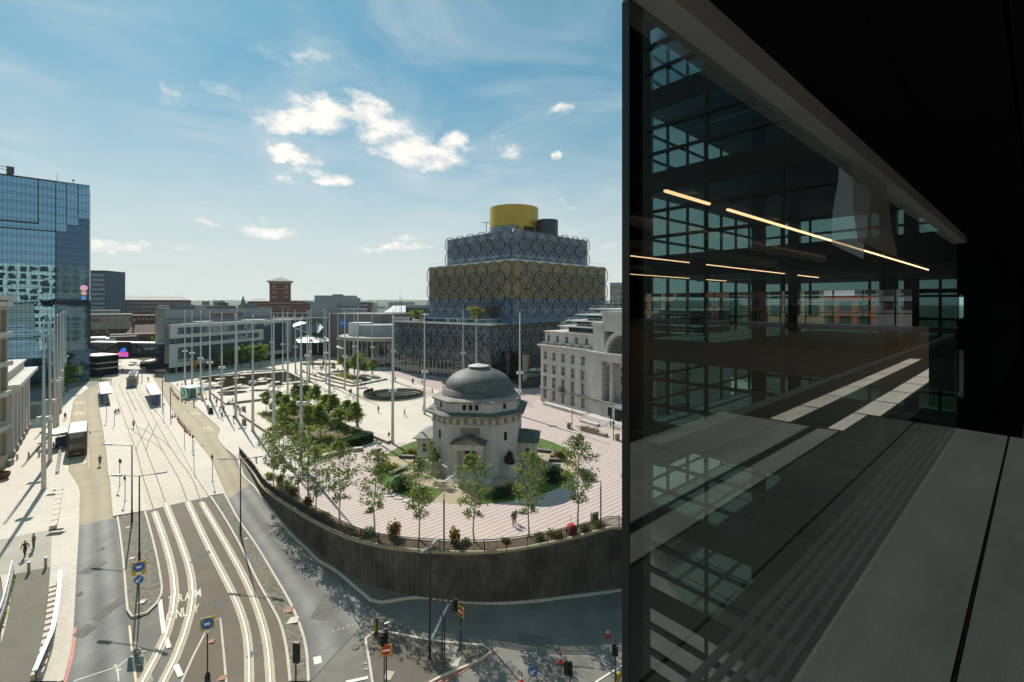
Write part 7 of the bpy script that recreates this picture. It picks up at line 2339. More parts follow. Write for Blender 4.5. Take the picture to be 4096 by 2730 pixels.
# seated bronzes at the hall's corners
for sx_, lab in ((-1, 'seated bronze statue on a stone pedestal left of the hall porch'), (1, 'seated bronze statue on a stone pedestal right of the hall porch')):
    ang = math.radians(45) * sx_
    loc = HC + Matrix.Rotation(HRZ, 3, 'Z') @ Vector((sx_ * 6.15, -6.15, 0))
    t = thing('bronze_statue', lab, 'statue', loc, HRZ + ang, 'bronze statues at the hall')
    MB().box(-.95, -.95, 0, .95, .95, .3).box(-.85, -.85, .3, .85, .85, 1.75).box(-.95, -.95, 1.75, .95, .95, 1.95).obj('pedestal', m_port, t)
    o = ob('figure', PM['sit'][0], t, (0, .3, 1.95), PI, scale=1.62)
    for i in range(4):
        o.material_slots[i].link = 'OBJECT'; o.material_slots[i].material = m_bronze
    mb = MB().lathe([(.75, 1.95), (.72, 2.3), (.62, 2.75), (.4, 3.1)], 14).box(-.55, .1, 1.95, .55, .75, 3.0)
    mb.ball((0, -.05, 3.25), .5, .42, .55, 10, 6).obj('robe', m_bronze, t, smooth=True)

# ================================================================== VEHICLES
def wheel_mesh(r, w):
    mb = MB().lathe([(r * .55, -w / 2), (r * .96, -w / 2), (r, -w * .3), (r, w * .3), (r * .96, w / 2), (r * .55, w / 2)], 18, m=0)
    mb.lathe([(0.001, -w * .42), (r * .6, -w * .42), (r * .6, w * .42), (0.001, w * .42)], 12, m=1)
    for i, v in enumerate(mb.v):
        mb.v[i] = (v[2], v[0], v[1])
    return mb.mesh('wheel', [mat('tyre', (.02, .02, .02), .9, .1, 3), mat('wheel_rim', (.3, .3, .3), .4, 0, metal=.8)])
WH = wheel_mesh(.48, .3)
def rbox(x0, y0, z0, x1, y1, z1, r, m=0, mb=None):
    """box with rounded upright corners and a softened roof edge"""
    mb = mb or MB()
    n = 4
    def ring(rr, ins):
        out = []
        for cx, cy, a0 in ((x1 - r, y1 - r, 0), (x0 + r, y1 - r, PI / 2), (x0 + r, y0 + r, PI), (x1 - r, y0 + r, 1.5 * PI)):
            for i in range(n + 1):
                a = a0 + PI / 2 * i / n
                out.append((cx + (rr) * math.cos(a), cy + (rr) * math.sin(a)))
        return out
    lv_ = [(r, z0), (r, z1 - .18), (r - .06, z1 - .06), (r - .16, z1)]
    o = len(mb.v)
    for rr, z in lv_:
        mb.v += [(x, y, z) for x, y in ring(max(.02, rr), 0)]
    k = 4 * (n + 1)
    for j in range(len(lv_) - 1):
        for i in range(k):
            mb.f.append((o + j * k + i, o + j * k + (i + 1) % k, o + (j + 1) * k + (i + 1) % k, o + (j + 1) * k + i)); mb.m.append(m)
    mb.f.append(tuple(o + (len(lv_) - 1) * k + i for i in range(k))); mb.m.append(m)
    mb.f.append(tuple(o + i for i in range(k))[::-1]); mb.m.append(m)
    return mb
m_vglass = glassy('vehicle_glass', (.012, .014, .016), .05)
m_lr = mat('tail_light', (.3, .01, .01), .3, 0)
m_lw = mat('head_light', (.7, .7, .68), .2, 0)
def bus(p, rz, lab, h, ln, body, decks, roofm, front=False):
    """front points along local +y; the rear at -y"""
    t = thing('double_decker_bus' if decks == 2 else 'single_decker_bus', lab, 'bus', p, rz)
    w = 2.55
    rbox(-w / 2, -ln / 2, .32, w / 2, ln / 2, h - .12, .35).obj('body', body, t)
    rbox(-w / 2 + .05, -ln / 2 + .05, h - .3, w / 2 - .05, ln / 2 - .05, h, .32).obj('roof', roofm, t)
    for d in range(decks):
        z = 1.25 + d * 1.95
        for s_ in (-1, 1):
            for i in range(6):
                y0 = -ln / 2 + .7 + i * (ln - 1.4) / 6
                MB().box(s_ * (w / 2 + .002), y0, z, s_ * (w / 2 + .02), y0 + (ln - 1.4) / 6 - .12, z + .95).obj('window', m_vglass, t)
        MB().box(-w / 2 + .3, -ln / 2 - .02, z + (.15 if decks == 2 else 0), w / 2 - .3, -ln / 2 - .002, z + 1.0).obj('rear_window', m_vglass, t)
        MB().box(-w / 2 + .15, ln / 2 + .002, z - (.35 if d == 0 else 0), w / 2 - .15, ln / 2 + .03, z + 1.05).obj('windscreen', m_vglass, t)
    MB().box(-.8, ln / 2 + .002, h - .55 if decks == 1 else 2.5, .8, ln / 2 + .04, h - .25 if decks == 1 else 2.85).obj('destination_panel', mat('amber_display', (.03, .02, .01), .5, 0, emit=(1, .5, .1), estr=.15), t)
    for s_ in (-1, 1):
        MB().box(s_ * (w / 2 - .32), -ln / 2 - .03, .75, s_ * (w / 2 - .12), -ln / 2 - .002, 1.2).obj('tail_light', m_lr, t)
        MB().box(s_ * (w / 2 - .5), ln / 2 + .002, .6, s_ * (w / 2 - .15), ln / 2 + .04, .85).obj('headlight', m_lw, t)
        MB().bar((s_ * (w / 2), ln / 2 - .1, 2.2), (s_ * (w / 2 + .3), ln / 2 + .1, 2.1), .06, .06).box(s_ * (w / 2 + .2), ln / 2 + .02, 1.7, s_ * (w / 2 + .38), ln / 2 + .12, 2.15).obj('wing_mirror', m_black, t)
        for y in (-ln / 2 + 2.3, ln / 2 - 2.3):
            ob('wheel', WH, t, (s_ * (w / 2 - .14), y, .48))
    MB().box(-.3, -ln / 2 - .025, .5, .3, -ln / 2 - .002, .62).obj('number_plate', mat('yellow_plate', (.6, .45, .05), .5, 0), t)
    MB().box(-w / 2 + .2, -ln / 2 - .015, .75, w / 2 - .35, -ln / 2 - .001, 1.05).obj('grille', m_black, t)
    return t
pb = st(*rB(692, 1405))
bdir = st(*rB(800, 860)) - st(*rB(745, 1420)); bdir.z = 0
db_ = bus(pb + bdir.normalized() * 4.6, math.atan2(-bdir.x, bdir.y), 'dark double decker bus with a white roof, seen from behind in the bus bay', 4.35, 9.6, mat('dark_bus_paint', (.028, .02, .02), .3, .1, 1, spec=.6), 2, mat('white_bus_roof', (.68, .67, .64), .5, .06, 1))
pf = st(*rH(680, 336))
bus(pf + Vector((0, 4.5, 0)), R(196), 'white single decker bus coming towards us beyond the tram', 3.1, 9.5, mat('white_bus_paint', (.62, .62, .60), .3, .05, 1), 1, mat('white_bus_roof'))
# car
def car(p, rz, lab, paint):
    t = thing('parked_car', lab, 'car', p, rz)
    prof = [(-2.1, .35), (-2.15, .75), (-1.95, .95), (-1.2, 1.05), (-.65, 1.42), (.6, 1.45), (1.35, 1.0), (2.0, .88), (2.15, .6), (2.1, .35)]
    mb = MB()
    for s_ in (-.85, .85):
        mb.v += [(s_ * (1 if z < 1.1 else .82), y, z) for y, z in prof]
    n = len(prof)
    mb.f = [(i, (i + 1) % n, n + (i + 1) % n, n + i) for i in range(n)] + [tuple(range(n)), tuple(range(n, 2 * n))[::-1]]
    mb.m = [0] * len(mb.f)
    mb.obj('body', paint, t)
    MB().add([(-.66, .68, 1.40), (.66, .68, 1.40), (.78, 1.34, 1.03), (-.78, 1.34, 1.03)], [(0, 1, 2, 3)]).obj('windscreen', m_vglass, t, loc=(0, .02, .02))
    MB().add([(-.66, -.72, 1.38), (.66, -.72, 1.38), (.78, -1.22, 1.07), (-.78, -1.22, 1.07)], [(3, 2, 1, 0)]).obj('rear_window', m_vglass, t, loc=(0, -.02, .02))
    for s_ in (-1, 1):
        MB().add([(s_ * .84, -1.0, 1.06), (s_ * .84, 1.1, 1.06), (s_ * .71, .55, 1.38), (s_ * .71, -.6, 1.36)], [(0, 1, 2, 3)]).obj('side_window', m_vglass, t, loc=(s_ * .02, 0, 0))
        MB().box(s_ * .5, 2.06, .62, s_ * .8, 2.16, .8).obj('headlight', m_lw, t)
        for y in (-1.3, 1.35):
            ob('wheel', WH, t, (s_ * .76, y, .33), scale=(.7, .69, .69))
car(st(*rH(603, 292)), R(200), 'silver car on the far street beside the white bus', mat('silver_paint', (.6, .6, .58), .3, .03, 1, metal=.4))
# tram
tm0 = st(*rH(593, 528))
tdir = (st(*rH(610, 420)) - tm0); tdir.z = 0; tdir.normalize()
tram = thing('tram', 'blue and silver tram with a dark windscreen standing at the platforms', 'tram', tm0 + tdir * .6, math.atan2(-tdir.x, tdir.y) + PI)
m_tb = mat('tram_blue', (.07, .14, .26), .3, .05, 1, spec=.6)
m_ts = mat('tram_silver', (.38, .41, .44), .35, .05, 1, metal=.3)
def tram_car(y0, y1, rot=0, off=0):
    rbox(-1.32 + off, y0, .3, 1.32 + off, y1, 3.4, .4).obj('body', m_ts, tram)
    MB().box(-1.34 + off, y0 + .4, 1.0, 1.34 + off, y1 - .4, 1.45).obj('blue_band', m_tb, tram)
    MB().box(-1.345 + off, y0 + .6, 1.5, 1.345 + off, y1 - .6, 2.6).obj('window', m_vglass, tram)
    for i in range(3):
        yy = y0 + (y1 - y0) * (i + .5) / 3
        MB().box(-.9 + off, yy - 1.0, 3.4, .9 + off, yy + .9, 3.75).obj('roof_unit', m_dconc, tram)
# front faces -y (towards us after the turn)
tram_car(-8.0 + .2, 0, 0) if False else None
ends = [(-0.0, -8.0), (-8.4, -15.5)]
for k, (a, b) in enumerate(ends):
    tram_car(b, a, 0, -.25 * k * k)
for a in (-8.2,):
    MB().box(-1.15, a - .25, .5, 1.0, a + .25, 3.2).obj('bellows', m_black, tram)
MB().add([(-1.1, .02, 1.35), (1.1, .02, 1.35), (1.05, -.02, 2.9), (-1.05, -.02, 2.9)], [(0, 1, 2, 3)]).obj('windscreen', m_vglass, tram, loc=(0, .02, 0))
MB().box(-1.2, -.1, .35, 1.2, .03, 1.3).obj('nose', m_tb, tram)
MB().box(-1.0, -.05, 2.95, 1.0, .04, 3.25).obj('destination_panel', mat('amber_display'), tram)
for s_ in (-1, 1):
    MB().box(s_ * .75, 0, .8, s_ * 1.05, .06, 1.0).obj('headlight', m_lw, tram)
MB().bar((-.5, -4, 3.7), (.5, -4, 4.2), .06, .06).bar((-.7, -4, 4.2), (.7, -4, 4.2), .08, .08).obj('pantograph', m_black, tram)
# cyclist: bicycle and rider are two things
cyp = st(*rB(895, 1490))
bk = thing('bicycle', 'dark bicycle ridden along the buff bus lane behind the double decker', 'bicycle', cyp, math.atan2(-bdir.x, bdir.y))
mb = MB()
for y in (-.5, .5):
    w_ = torus_mesh('wheel', .33, .022, 16, 4, m_black, 1)
    o = ob('wheel', w_, bk, (0, y, .34), PI / 2)
MB().tube([(0, -.5, .34), (0, -.18, .85), (0, .38, .88), (0, .5, .34)], .02, 5).tube([(0, -.18, .85), (0, -.02, .32), (0, .38, .85)], .02, 5).tube([(0, -.5, .34), (0, -.02, .32)], .018, 5).obj('frame', m_black, bk)
MB().bar((-.26, .46, 1.02), (.26, .46, 1.02), .03, .03).bar((0, .4, .86), (0, .46, 1.02), .03, .03).obj('handlebar', m_black, bk)
MB().box(-.08, -.32, .88, .08, -.08, .94).obj('saddle', m_black, bk)
person(cyp - bdir.normalized() * .2, math.degrees(math.atan2(-bdir.x, bdir.y)), 'ride', (.06, .17, .18), K, 'cyclist in a teal top riding away along the buff bus lane')

# ================================================================== STREET FURNITURE
m_pole = mat('black_pole', (.016, .016, .017), .45, .1, 2)
def lamp_post(p, h, lab, arms, rz):
    t = thing('street_lamp', lab, 'street lamp', p, rz, 'black street lamps')
    MB().tube([(0, 0, 0), (0, 0, 1.4), (0, 0, 1.45), (0, 0, h)], [.12, .12, .085, .06], 8).obj('pole', m_pole, t)
    for a in arms:
        MB().bar((0, 0, h - .05), (a, 0, h + .12), .07, .06).obj('arm', m_pole, t)
        s_ = 1 if a > 0 else -1
        MB().add([(a - .5 * s_, -.17, h + .06), (a + .55 * s_, -.15, h + .16), (a + .55 * s_, .15, h + .16), (a - .5 * s_, .17, h + .06), (a - .4 * s_, -.1, h + .2), (a + .45 * s_, -.09, h + .26), (a + .45 * s_, .09, h + .26), (a - .4 * s_, .1, h + .2)], [(3, 2, 1, 0), (4, 5, 6, 7), (0, 1, 5, 4), (1, 2, 6, 5), (2, 3, 7, 6), (3, 0, 4, 7)]).obj('lamp_head', mat('grey_lamp', (.22, .24, .26), .4, .05, 2, metal=.3), t)
    return t
lamp_post(st(*rC(997, 368), .13), 9.5, 'black street lamp with one long arm on the left tram platform', (-2.8,), R(4))
lamp_post(st(*rC(1053, 694), .1), 9.5, 'black twin armed street lamp standing in the left setts island', (-2.1, 2.1), R(10))
lamp_post(st(*rL(1062, 465), .1), 9.4, 'black twin armed street lamp in the right setts island by the curving lane', (-2.0, 2.0), R(10))
lamp_post(st(*rK(940, 1110), .11), 10.0, 'black twin headed street lamp on the foreground traffic island', (-.75, .75), R(65))
for i, (reg, x, y, h) in enumerate(((rH, 915, 745, 7.6), (rH, 1000, 846, 7.4), (rJ, 872, 1425, 6.2), (rJ, 2155, 1195, 5.0), (rJ, 1920, 450, 4.6), (rJ, 2258, 535, 4.6), (rM, 868, 1400, 6.5), (rH, 270, 560, 6.5), (rH, 700, 475, 5.0))):
    q = sq(*reg(x, y)) if reg in (rJ, rM) else st(*reg(x, y), .13)
    t = thing('lamp_column', 'slim dark lamp column ' + ['by the right tram shelter', 'near the traffic cones on the right platform', 'behind the iron railing below the hall porch', 'at the right of the pink paving by the railing', 'beside the litter bin in front of the civic building', 'at the far right near the civic steps', 'among the birches at the left', 'at the far end of the left platform', 'beyond the right tram shelter'][i], 'lamp post', q, 0, 'slim lamp columns')
    MB().tube([(0, 0, 0), (0, 0, h - .8)], .085, 8).obj('pole', m_pole, t)
    MB().tube([(0, 0, h - .8), (0, 0, h)], .075, 8).obj('lamp_head', m_pole if i not in (2, 3) else m_lmetal, t)
def disc_sign(par, z, r, m, y=-.06, sx_=1):
    MB().lathe([(r, 0), (r, .025), (0.001, .025)], 24).obj('sign_disc', m, par, loc=(0, y, z), rot=(R(90), 0, 0))
m_sblue2 = mat('sign_blue_disc', (.03, .12, .42), .4, .03, 3)
m_sred2 = mat('sign_red_disc', (.42, .025, .03), .4, .03, 3)
m_syel = mat('sign_yellow_board', (.46, .34, .045), .5, .05, 3)
m_swhite = mat('sign_white', (.75, .75, .73), .4, .02, 3)
def sign_post(p, rz, h, lab, name='road_sign'):
    t = thing(name, lab, 'road sign', p, rz)
    MB().tube([(0, 0, 0), (0, 0, h)], .05, 8).obj('post', m_pole, t)
    return t
def tram_icon(par, z, y):
    MB().box(-.2, y, z - .06, .2, y + .01, z + .1).box(-.14, y, z - .11, -.05, y + .01, z - .065).box(.05, y, z - .11, .14, y + .01, z - .065).obj('tram_symbol', m_swhite, par)
def arrow(par, z, y, ang):
    mb = MB()
    for a, b, w in (((.2, .2), (-.1, -.1), .09), ((-.18, -.18), (-.18, .08), .08), ((-.18, -.18), (.08, -.18), .08)):
        ax, az_, bx, bz = a[0], a[1], b[0], b[1]
        mb.bar((ax, y, z + az_), (bx, y, z + bz), w if abs(ax - bx) > abs(az_ - bz) or True else w, w) if False else mb.add([], [])
        d = Vector((bx - ax, 0, bz - az_)).normalized(); n = Vector((-d.z, 0, d.x)) * w / 2
        A, B = Vector((ax, y, z + az_)), Vector((bx, y, z + bz))
        mb.add([A - n, A + n, B + n, B - n, A - n + Vector((0, .01, 0)), A + n + Vector((0, .01, 0)), B + n + Vector((0, .01, 0)), B - n + Vector((0, .01, 0))], [(0, 1, 2, 3), (7, 6, 5, 4), (0, 4, 5, 1), (1, 5, 6, 2), (2, 6, 7, 3), (3, 7, 4, 0)])
    mb.obj('arrow_symbol', m_swhite, par)
ts = sign_post(st(*rC(1050, 1078), .02), R(28), 5.0, 'blue tram sign on yellow board over a keep left arrow at the setts island tip')
MB().box(-.52, -.05, 3.85, .52, -.02, 5.1).obj('board', m_syel, ts)
disc_sign(ts, 4.6, .42, m_sblue2); tram_icon(ts, 4.6, -.10)
MB().box(-.2, -.07, 3.9, .2, -.051, 4.12).obj('plate', m_swhite, ts)
disc_sign(ts, 3.45, .36, m_sblue2); arrow(ts, 3.45, -.10, 0)
ts2 = sign_post(st(*rL(812, 1550), .04), R(24), 5.0, 'yellow backed blue tram sign on the triangular island between the tracks')
MB().box(-.5, -.05, 4.0, .5, -.02, 5.0).obj('board', m_syel, ts2)
disc_sign(ts2, 4.5, .42, m_sblue2); tram_icon(ts2, 4.5, -.10)
MB().box(-.18, -.07, 3.75, .18, -.051, 3.97).obj('plate', m_swhite, ts2)
MB().lathe([(.2, 0), (.2, .35), (.12, .5)], 10).obj('base', m_pole, ts2)
def no_entry(t, z, x=0, tilt=0):
    MB().box(x - .48, -.09, z - .48, x + .48, -.06, z + .48).obj('board', m_syel, t)
    MB().lathe([(.4, 0), (.4, .02), (0.001, .02)], 24).obj('sign_disc', m_sred2, t, loc=(x, -.095, z), rot=(R(90), 0, 0))
    MB().box(x - .33, -.13, z - .075, x + .33, -.116, z + .075).obj('white_bar', m_swhite, t)
def signal_head(t, x, z, rz=0, y=-.16):
    mb = MB().box(x - .18, y - .12, z, x + .18, y + .12, z + 1.05)
    mb.obj('signal_head', m_black, t)
    for i, c in enumerate(((.25, .02, .02), (.25, .13, .02), (.02, .18, .08))):
        MB().lathe([(.11, 0), (.13, .2), (.11, .2), (.1, .02)], 12).obj('visor', m_black, t, loc=(x, y - .12, z + .85 - i * .33), rot=(R(90), 0, 0))
        MB().lathe([(.1, 0.01), (0.001, .02)], 12).obj('lens', mat('lens_%d' % i, c, .3, 0), t, loc=(x, y - .121, z + .85 - i * .33), rot=(R(90), 0, 0))
s1 = thing('traffic_signal', 'traffic signal with a yellow backed no entry sign at the left of the foreground island', 'traffic signal', st(*rK(625, 1290), .1), R(14), 'traffic signals')
MB().tube([(0, 0, 0), (0, 0, 4.3)], .06, 8).tube([(-.17, 0, 0), (-.17, 0, 2.6)], .05, 8).tube([(.05, 0, 4.2), (.05, 0, 5.0)], .03, 6).obj('post', m_pole, s1)
no_entry(s1, 2.9); signal_head(s1, -.05, 3.45, y=.2); signal_head(s1, -.3, 3.3, y=.05)
MB().bar((-.15, 0, 5.05), (.2, 0, 5.15), .08, .06).obj('camera', m_swhite, s1)
s2 = thing('traffic_signal', 'traffic signal with no entry sign on the far edge of the foreground island', 'traffic signal', st(*rK(1163, 1045), .1), R(-48), 'traffic signals')
MB().tube([(0, 0, 0), (0, 0, 4.4)], .06, 8).obj('post', m_pole, s2)
MB().tube([(0, 0, 2.1), (0, 0, 2.25)], .068, 8).obj('yellow_band', m_syel, s2)
no_entry(s2, 3.7, .12); signal_head(s2, -.55, 3.5)
MB().box(-.4, -.05, 3.9, 0, 0, 3.96).obj('bracket', m_pole, s2)
s3 = thing('traffic_signal', 'traffic signal on a post at the lower right edge of the road', 'traffic signal', st(*rK(2283, 1290), .02), R(40), 'traffic signals')
MB().tube([(0, 0, 0), (0, 0, 4.0)], .06, 8).obj('post', m_pole, s3)
MB().tube([(0, 0, 1.6), (0, 0, 1.75)], .068, 8).obj('yellow_band', m_syel, s3)
signal_head(s3, -.35, 2.9)
MB().box(-.3, -.06, 3.6, 0, 0, 3.66).obj('bracket', m_pole, s3)
MB().box(.1, -.2, .3, .5, .1, 1.0).obj('yellow_plate', m_syel, s3)
s4 = thing('traffic_signal', 'black backed traffic signal standing in the road at the bottom edge', 'traffic signal', st(*rK(1955, 1330), .02), R(160), 'traffic signals')
MB().tube([(0, 0, 0), (0, 0, 2.2)], .06, 8).obj('post', m_pole, s4)
signal_head(s4, 0, 1.2); signal_head(s4, .3, 1.35, y=.1)
s5 = thing('traffic_signal', 'dark traffic signal seen from behind at the foot of the right setts island', 'traffic signal', st(*rL(1480, 1590), .1), R(170), 'traffic signals')
MB().tube([(0, 0, 0), (0, 0, 3.2)], .06, 8).obj('post', m_pole, s5)
MB().box(-.26, -.2, 1.7, .26, .05, 3.35).obj('signal_head', m_black, s5)
for i, (reg, x, y, h) in enumerate(((rK, 1030, 1138, 4.4), (rK, 1048, 1152, 4.4))):
    t = thing('steel_pole', 'bare slim black pole on the foreground island, %s of the pair' % ('left' if i == 0 else 'right'), 'pole', st(*reg(x, y), .1), 0, 'bare poles on the island')
    MB().tube([(0, 0, 0), (0, 0, h)], .055, 8).obj('pole', m_pole, t)
    MB().tube([(0, 0, h), (0, 0, h + .05)], .065, 8).obj('cap', m_pole, t)
b5 = thing('hazard_bollard', 'black bollard with yellow chevron panel at the left corner of the foreground island', 'bollard', st(*rK(550, 935), .1), R(-20))
MB().box(-.17, -.1, .2, .17, .1, 1.55).tube([(0, 0, 0), (0, 0, .25)], .1, 8).obj('body', m_black, b5)
for x in (-.09, .07):
    MB().box(x - .035, -.115, .35, x + .035, -.101, 1.45).obj('yellow_strip', m_syel, b5)
kl = thing('temporary_sign', 'blue keep left arrow sign on a folding frame in the lower right road', 'road sign', st(*rK(1690, 1290), .02), R(-15))
for a, b in (((-.45, -.3, 0), (-.1, 0, 1.75)), ((.45, -.3, 0), (.1, 0, 1.75)), ((-.35, .5, 0), (0, 0, 1.75)), ((.35, .5, 0), (0, 0, 1.75))):
    MB().tube([a, b], .025, 5).obj('leg', m_pole, kl)
disc_sign(kl, 1.35, .42, m_sblue2, y=-.25); arrow(kl, 1.35, -.30, 0)
MB().ball((-.1, -.4, .12), .28, .2, .12, 8, 5).obj('sandbag', mat('pale_sandbag', (.5, .48, .42), .9, .1, 3), kl)
# cones
cone0 = ob('traffic_cone', None)
m_co = mat('cone_orange', (.55, .075, .03), .5, .08, 3)
MB().box(-.2, -.2, 0, .2, .2, .04).obj('base', m_co, cone0)
MB().lathe([(.15, .04), (.11, .28)], 12).lathe([(.075, .48), (.03, .76), (0.001, .76)], 12).obj('cone', m_co, cone0)
MB().lathe([(.112, .28), (.074, .48)], 12).obj('white_band', m_swhite, cone0)
note_kids(cone0)
CONES = [(rH, 1003, 550, 'bus lane row'), (rH, 1018, 568, 'bus lane row'), (rH, 1030, 598, 'bus lane row'), (rH, 1047, 615, 'bus lane row'), (rH, 1065, 635, 'bus lane row'), (rH, 1081, 650, 'bus lane row'), (rH, 1119, 672, 'bus lane row'), (rH, 1155, 688, 'bus lane row'),
         (rH, 1018, 846, 'platform row'), (rH, 1045, 838, 'platform row'), (rH, 1072, 866, 'platform row'), (rH, 1084, 890, 'platform row'), (rH, 1096, 905, 'platform row'), (rH, 1110, 925, 'platform row'), (rH, 1128, 945, 'platform row'), (rH, 1144, 968, 'platform row'), (rH, 1158, 990, 'platform row'), (rH, 1176, 1006, 'platform row'), (rH, 1200, 1030, 'platform row'),
         (rH, 1070, 508, 'kiosk'), (rH, 1118, 502, 'kiosk'), (rH, 1268, 664, 'kiosk'), (rH, 1330, 672, 'kiosk'), (rH, 1372, 655, 'kiosk'), (rH, 1455, 644, 'kiosk'), (rH, 908, 418, 'kiosk'),
         (rV, 2205, 312, 'foreground'), (rV, 1803, 535, 'foreground'), (rV, 1468, 715, 'foreground')]
cnt = {}
for i, (reg, x, y, g) in enumerate(CONES):
    cnt[g] = cnt.get(g, -1) + 1
    n_ = ORD[cnt[g]]
    lab = {'bus lane row': 'orange cone in the line along the right bus lane, %s from its far end', 'platform row': 'orange cone in the tight row on the right platform edge, %s from its far end', 'kiosk': 'orange cone on the square round the glass kiosk, %s of seven from the left', 'foreground': 'orange and white cone on the lower right road, %s counted from the top'}[g] % n_
    p = st(*reg(x, y), .13 if g == 'platform row' else .10 if g == 'kiosk' else .01)
    s_ = 1.35 if g != 'foreground' else 1.3
    if i == 0:
        cone0.location = p; cone0['label'] = lab; cone0['category'] = 'traffic cone'; cone0['group'] = 'orange traffic cones'; cone0.scale = (s_,) * 3
    else:
        copy_thing(cone0, p, rnd.uniform(0, 1.5), lab, scale=s_)
# bollards
bol0 = ob('steel_bollard', None)
MB().tube([(0, 0, 0), (0, 0, 1.0)], .12, 10).obj('post', mat('brushed_bollard', (.34, .31, .26), .45, .1, 3, metal=.4), bol0)
MB().lathe([(.125, 1.0), (.125, 1.04), (0.001, 1.05)], 10).obj('cap', m_lmetal, bol0)
note_kids(bol0)
BOL = [(rC, 218, 748, 'dark post'), (rC, 345, 712, 'dark post'), (rI, 588, 1200, ''), (rI, 685, 1180, '')] + [(rM, 715 + 22 * i, 708 + 22 * i, 'garden') for i in range(3)] + [(rM, 822 + 20 * i, 775 + 18 * i, 'garden') for i in range(4)] + [(rB, 257, 1420, 'bank'), (rB, 350, 1410, 'bank'), (rB, 155, 1436, 'bank'), (rB, 345, 1358, 'bank')]
gl_ = ['on the grey paving at the lower left, left of two', 'on the grey paving at the lower left, right of two', 'on the cream paving left of the birches, left of two', 'on the cream paving left of the birches, right of two'] + ['beside the planted garden, %s in the line' % ORD[i] for i in range(7)] + ['in front of the old bank, second from left', 'in front of the old bank, rightmost near one', 'in front of the old bank, leftmost', 'in front of the old bank, farthest']
for i, (reg, x, y, g) in enumerate(BOL):
    p = st(*reg(x, y), .1)
    lab = 'short steel bollard ' + gl_[i]
    if i == 0:
        bol0.location = p; bol0['label'] = lab; bol0['category'] = 'bollard'; bol0['group'] = 'steel bollards'; bol0.scale = (1, 1, 1.05)
    else:
        copy_thing(bol0, p, 0, lab, scale=(1, 1, 1.05) if i < 4 else (1.1, 1.1, .9))
# small signs and poles on the platforms
for i, (reg, x, y, h, w, hh, lab) in enumerate(((rH, 330, 885, 4.2, .9, .5, 'black pole with a flat sign on the left platform by the shelter'), (rH, 412, 928, 3.0, .7, .25, 'thin pole with a small arm sign at the left platform edge'), (rH, 1228, 1195, 2.9, .6, .5, 'black pole with a square sign at the near end of the cone row'), (rH, 1437, 1515, 4.2, .5, .5, 'black pole with a diamond tram sign on the near right platform'),
        (rH, 1144, 1142, 4.0, .15, .1, 'thin bare pole on the right platform'), (rH, 928, 860, 3.6, .5, .4, 'black pole with a small box sign by the right shelter'), (rH, 468, 1562, 4.0, .7, .6, 'black pole with a square black sign on the left platform'), (rC, 945, 205, 3.6, .4, .4, 'black pole with a diamond sign at the end of the left platform'), (rH, 700, 470, 3.6, .7, .3, 'signal post beside the far end of the right platform'), (rH, 1243, 1372, 4.5, .12, .1, 'tall thin pole on the right platform edge'), (rK, 128, 300, 3.0, .42, .9, 'pole with a white plate at the foot of the retaining wall'))):
    t = thing('platform_sign', lab, 'sign', st(*reg(x, y), .12), R(-25 if i else -10), 'small signs along the tramway')
    MB().tube([(0, 0, 0), (0, 0, h)], .045, 6).obj('pole', m_pole, t)
    if 'diamond' in lab:
        MB().add([(0, -.06, h - .1), (.35, -.06, h - .5), (0, -.06, h - .9), (-.35, -.06, h - .5), (0, -.03, h - .1), (.35, -.03, h - .5), (0, -.03, h - .9), (-.35, -.03, h - .5)], [(0, 1, 2, 3), (7, 6, 5, 4), (0, 4, 5, 1), (1, 5, 6, 2), (2, 6, 7, 3), (3, 7, 4, 0)]).obj('sign_plate', m_black, t)
    else:
        MB().box(-w * .2, -.08, h - hh, w * .8, -.03, h).obj('sign_plate', m_swhite if 'white' in lab else m_black, t)
    MB().cbox(0, 0, 0, .4, .4, .03).obj('base', m_pole, t)
# litter bins
for reg, x, y, lab in ((rI, 462, 780, 'wooden sided litter bin beside the low wall near the masts'), (rI, 458, 645, 'wooden litter bin near the seated people by the pool'), (rJ, 1893, 440, 'brown litter bin beside the lamp column by the civic building'), (rJ, 2288, 535, 'brown litter bin at the right edge by the civic steps'), (rJ, 2103, 1205, 'green litter bin with a grey lid by the right end of the railing'), (rM, 480, 350, 'pale box seat beside the first garden tree')):
    t = thing('litter_bin', lab, 'litter bin', sq(*reg(x, y)), R(20), 'litter bins on the square')
    MB().box(-.38, -.3, .08, .38, .3, 1.05).obj('body', mat('bin_wood', (.25, .2, .12), .8, .15, 2) if 'green' not in lab else mat('bin_green', (.10, .10, .05), .7, .1, 2), t)
    MB().box(-.42, -.34, 1.05, .42, .34, 1.15).box(-.42, -.34, 1.15, .42, -.26, 1.35).obj('lid', m_gconc, t)
rc = thing('red_machine', 'small red maintenance machine behind the railing at the right', 'machine', sq(*rJ(1918, 1305)), R(10))
MB().box(-.45, -.5, .25, .45, .5, 1.0).box(-.35, -.3, 1.0, .35, .3, 1.15).obj('body', mat('machine_red', (.42, .03, .02), .4, .1, 2), rc)
MB().tube([(-.1, 0, 1.1), (-.1, 0, 2.2)], .03, 5).obj('mast', m_pole, rc)
for s_ in (-1, 1):
    ob('wheel', WH, rc, (s_ * .4, 0, .28), scale=.58)
yg = thing('yellow_grit_bin', 'yellow bin at the far right end of the retaining wall', 'grit bin', Vector((15.2, 55.5, SQ)), R(-30))
MB().box(-1.2, -.4, 0, 1.2, .4, .8).obj('body', m_syel, yg)
MB().box(-1.25, -.45, .8, 1.25, .45, .95).obj('lid', m_syel, yg)
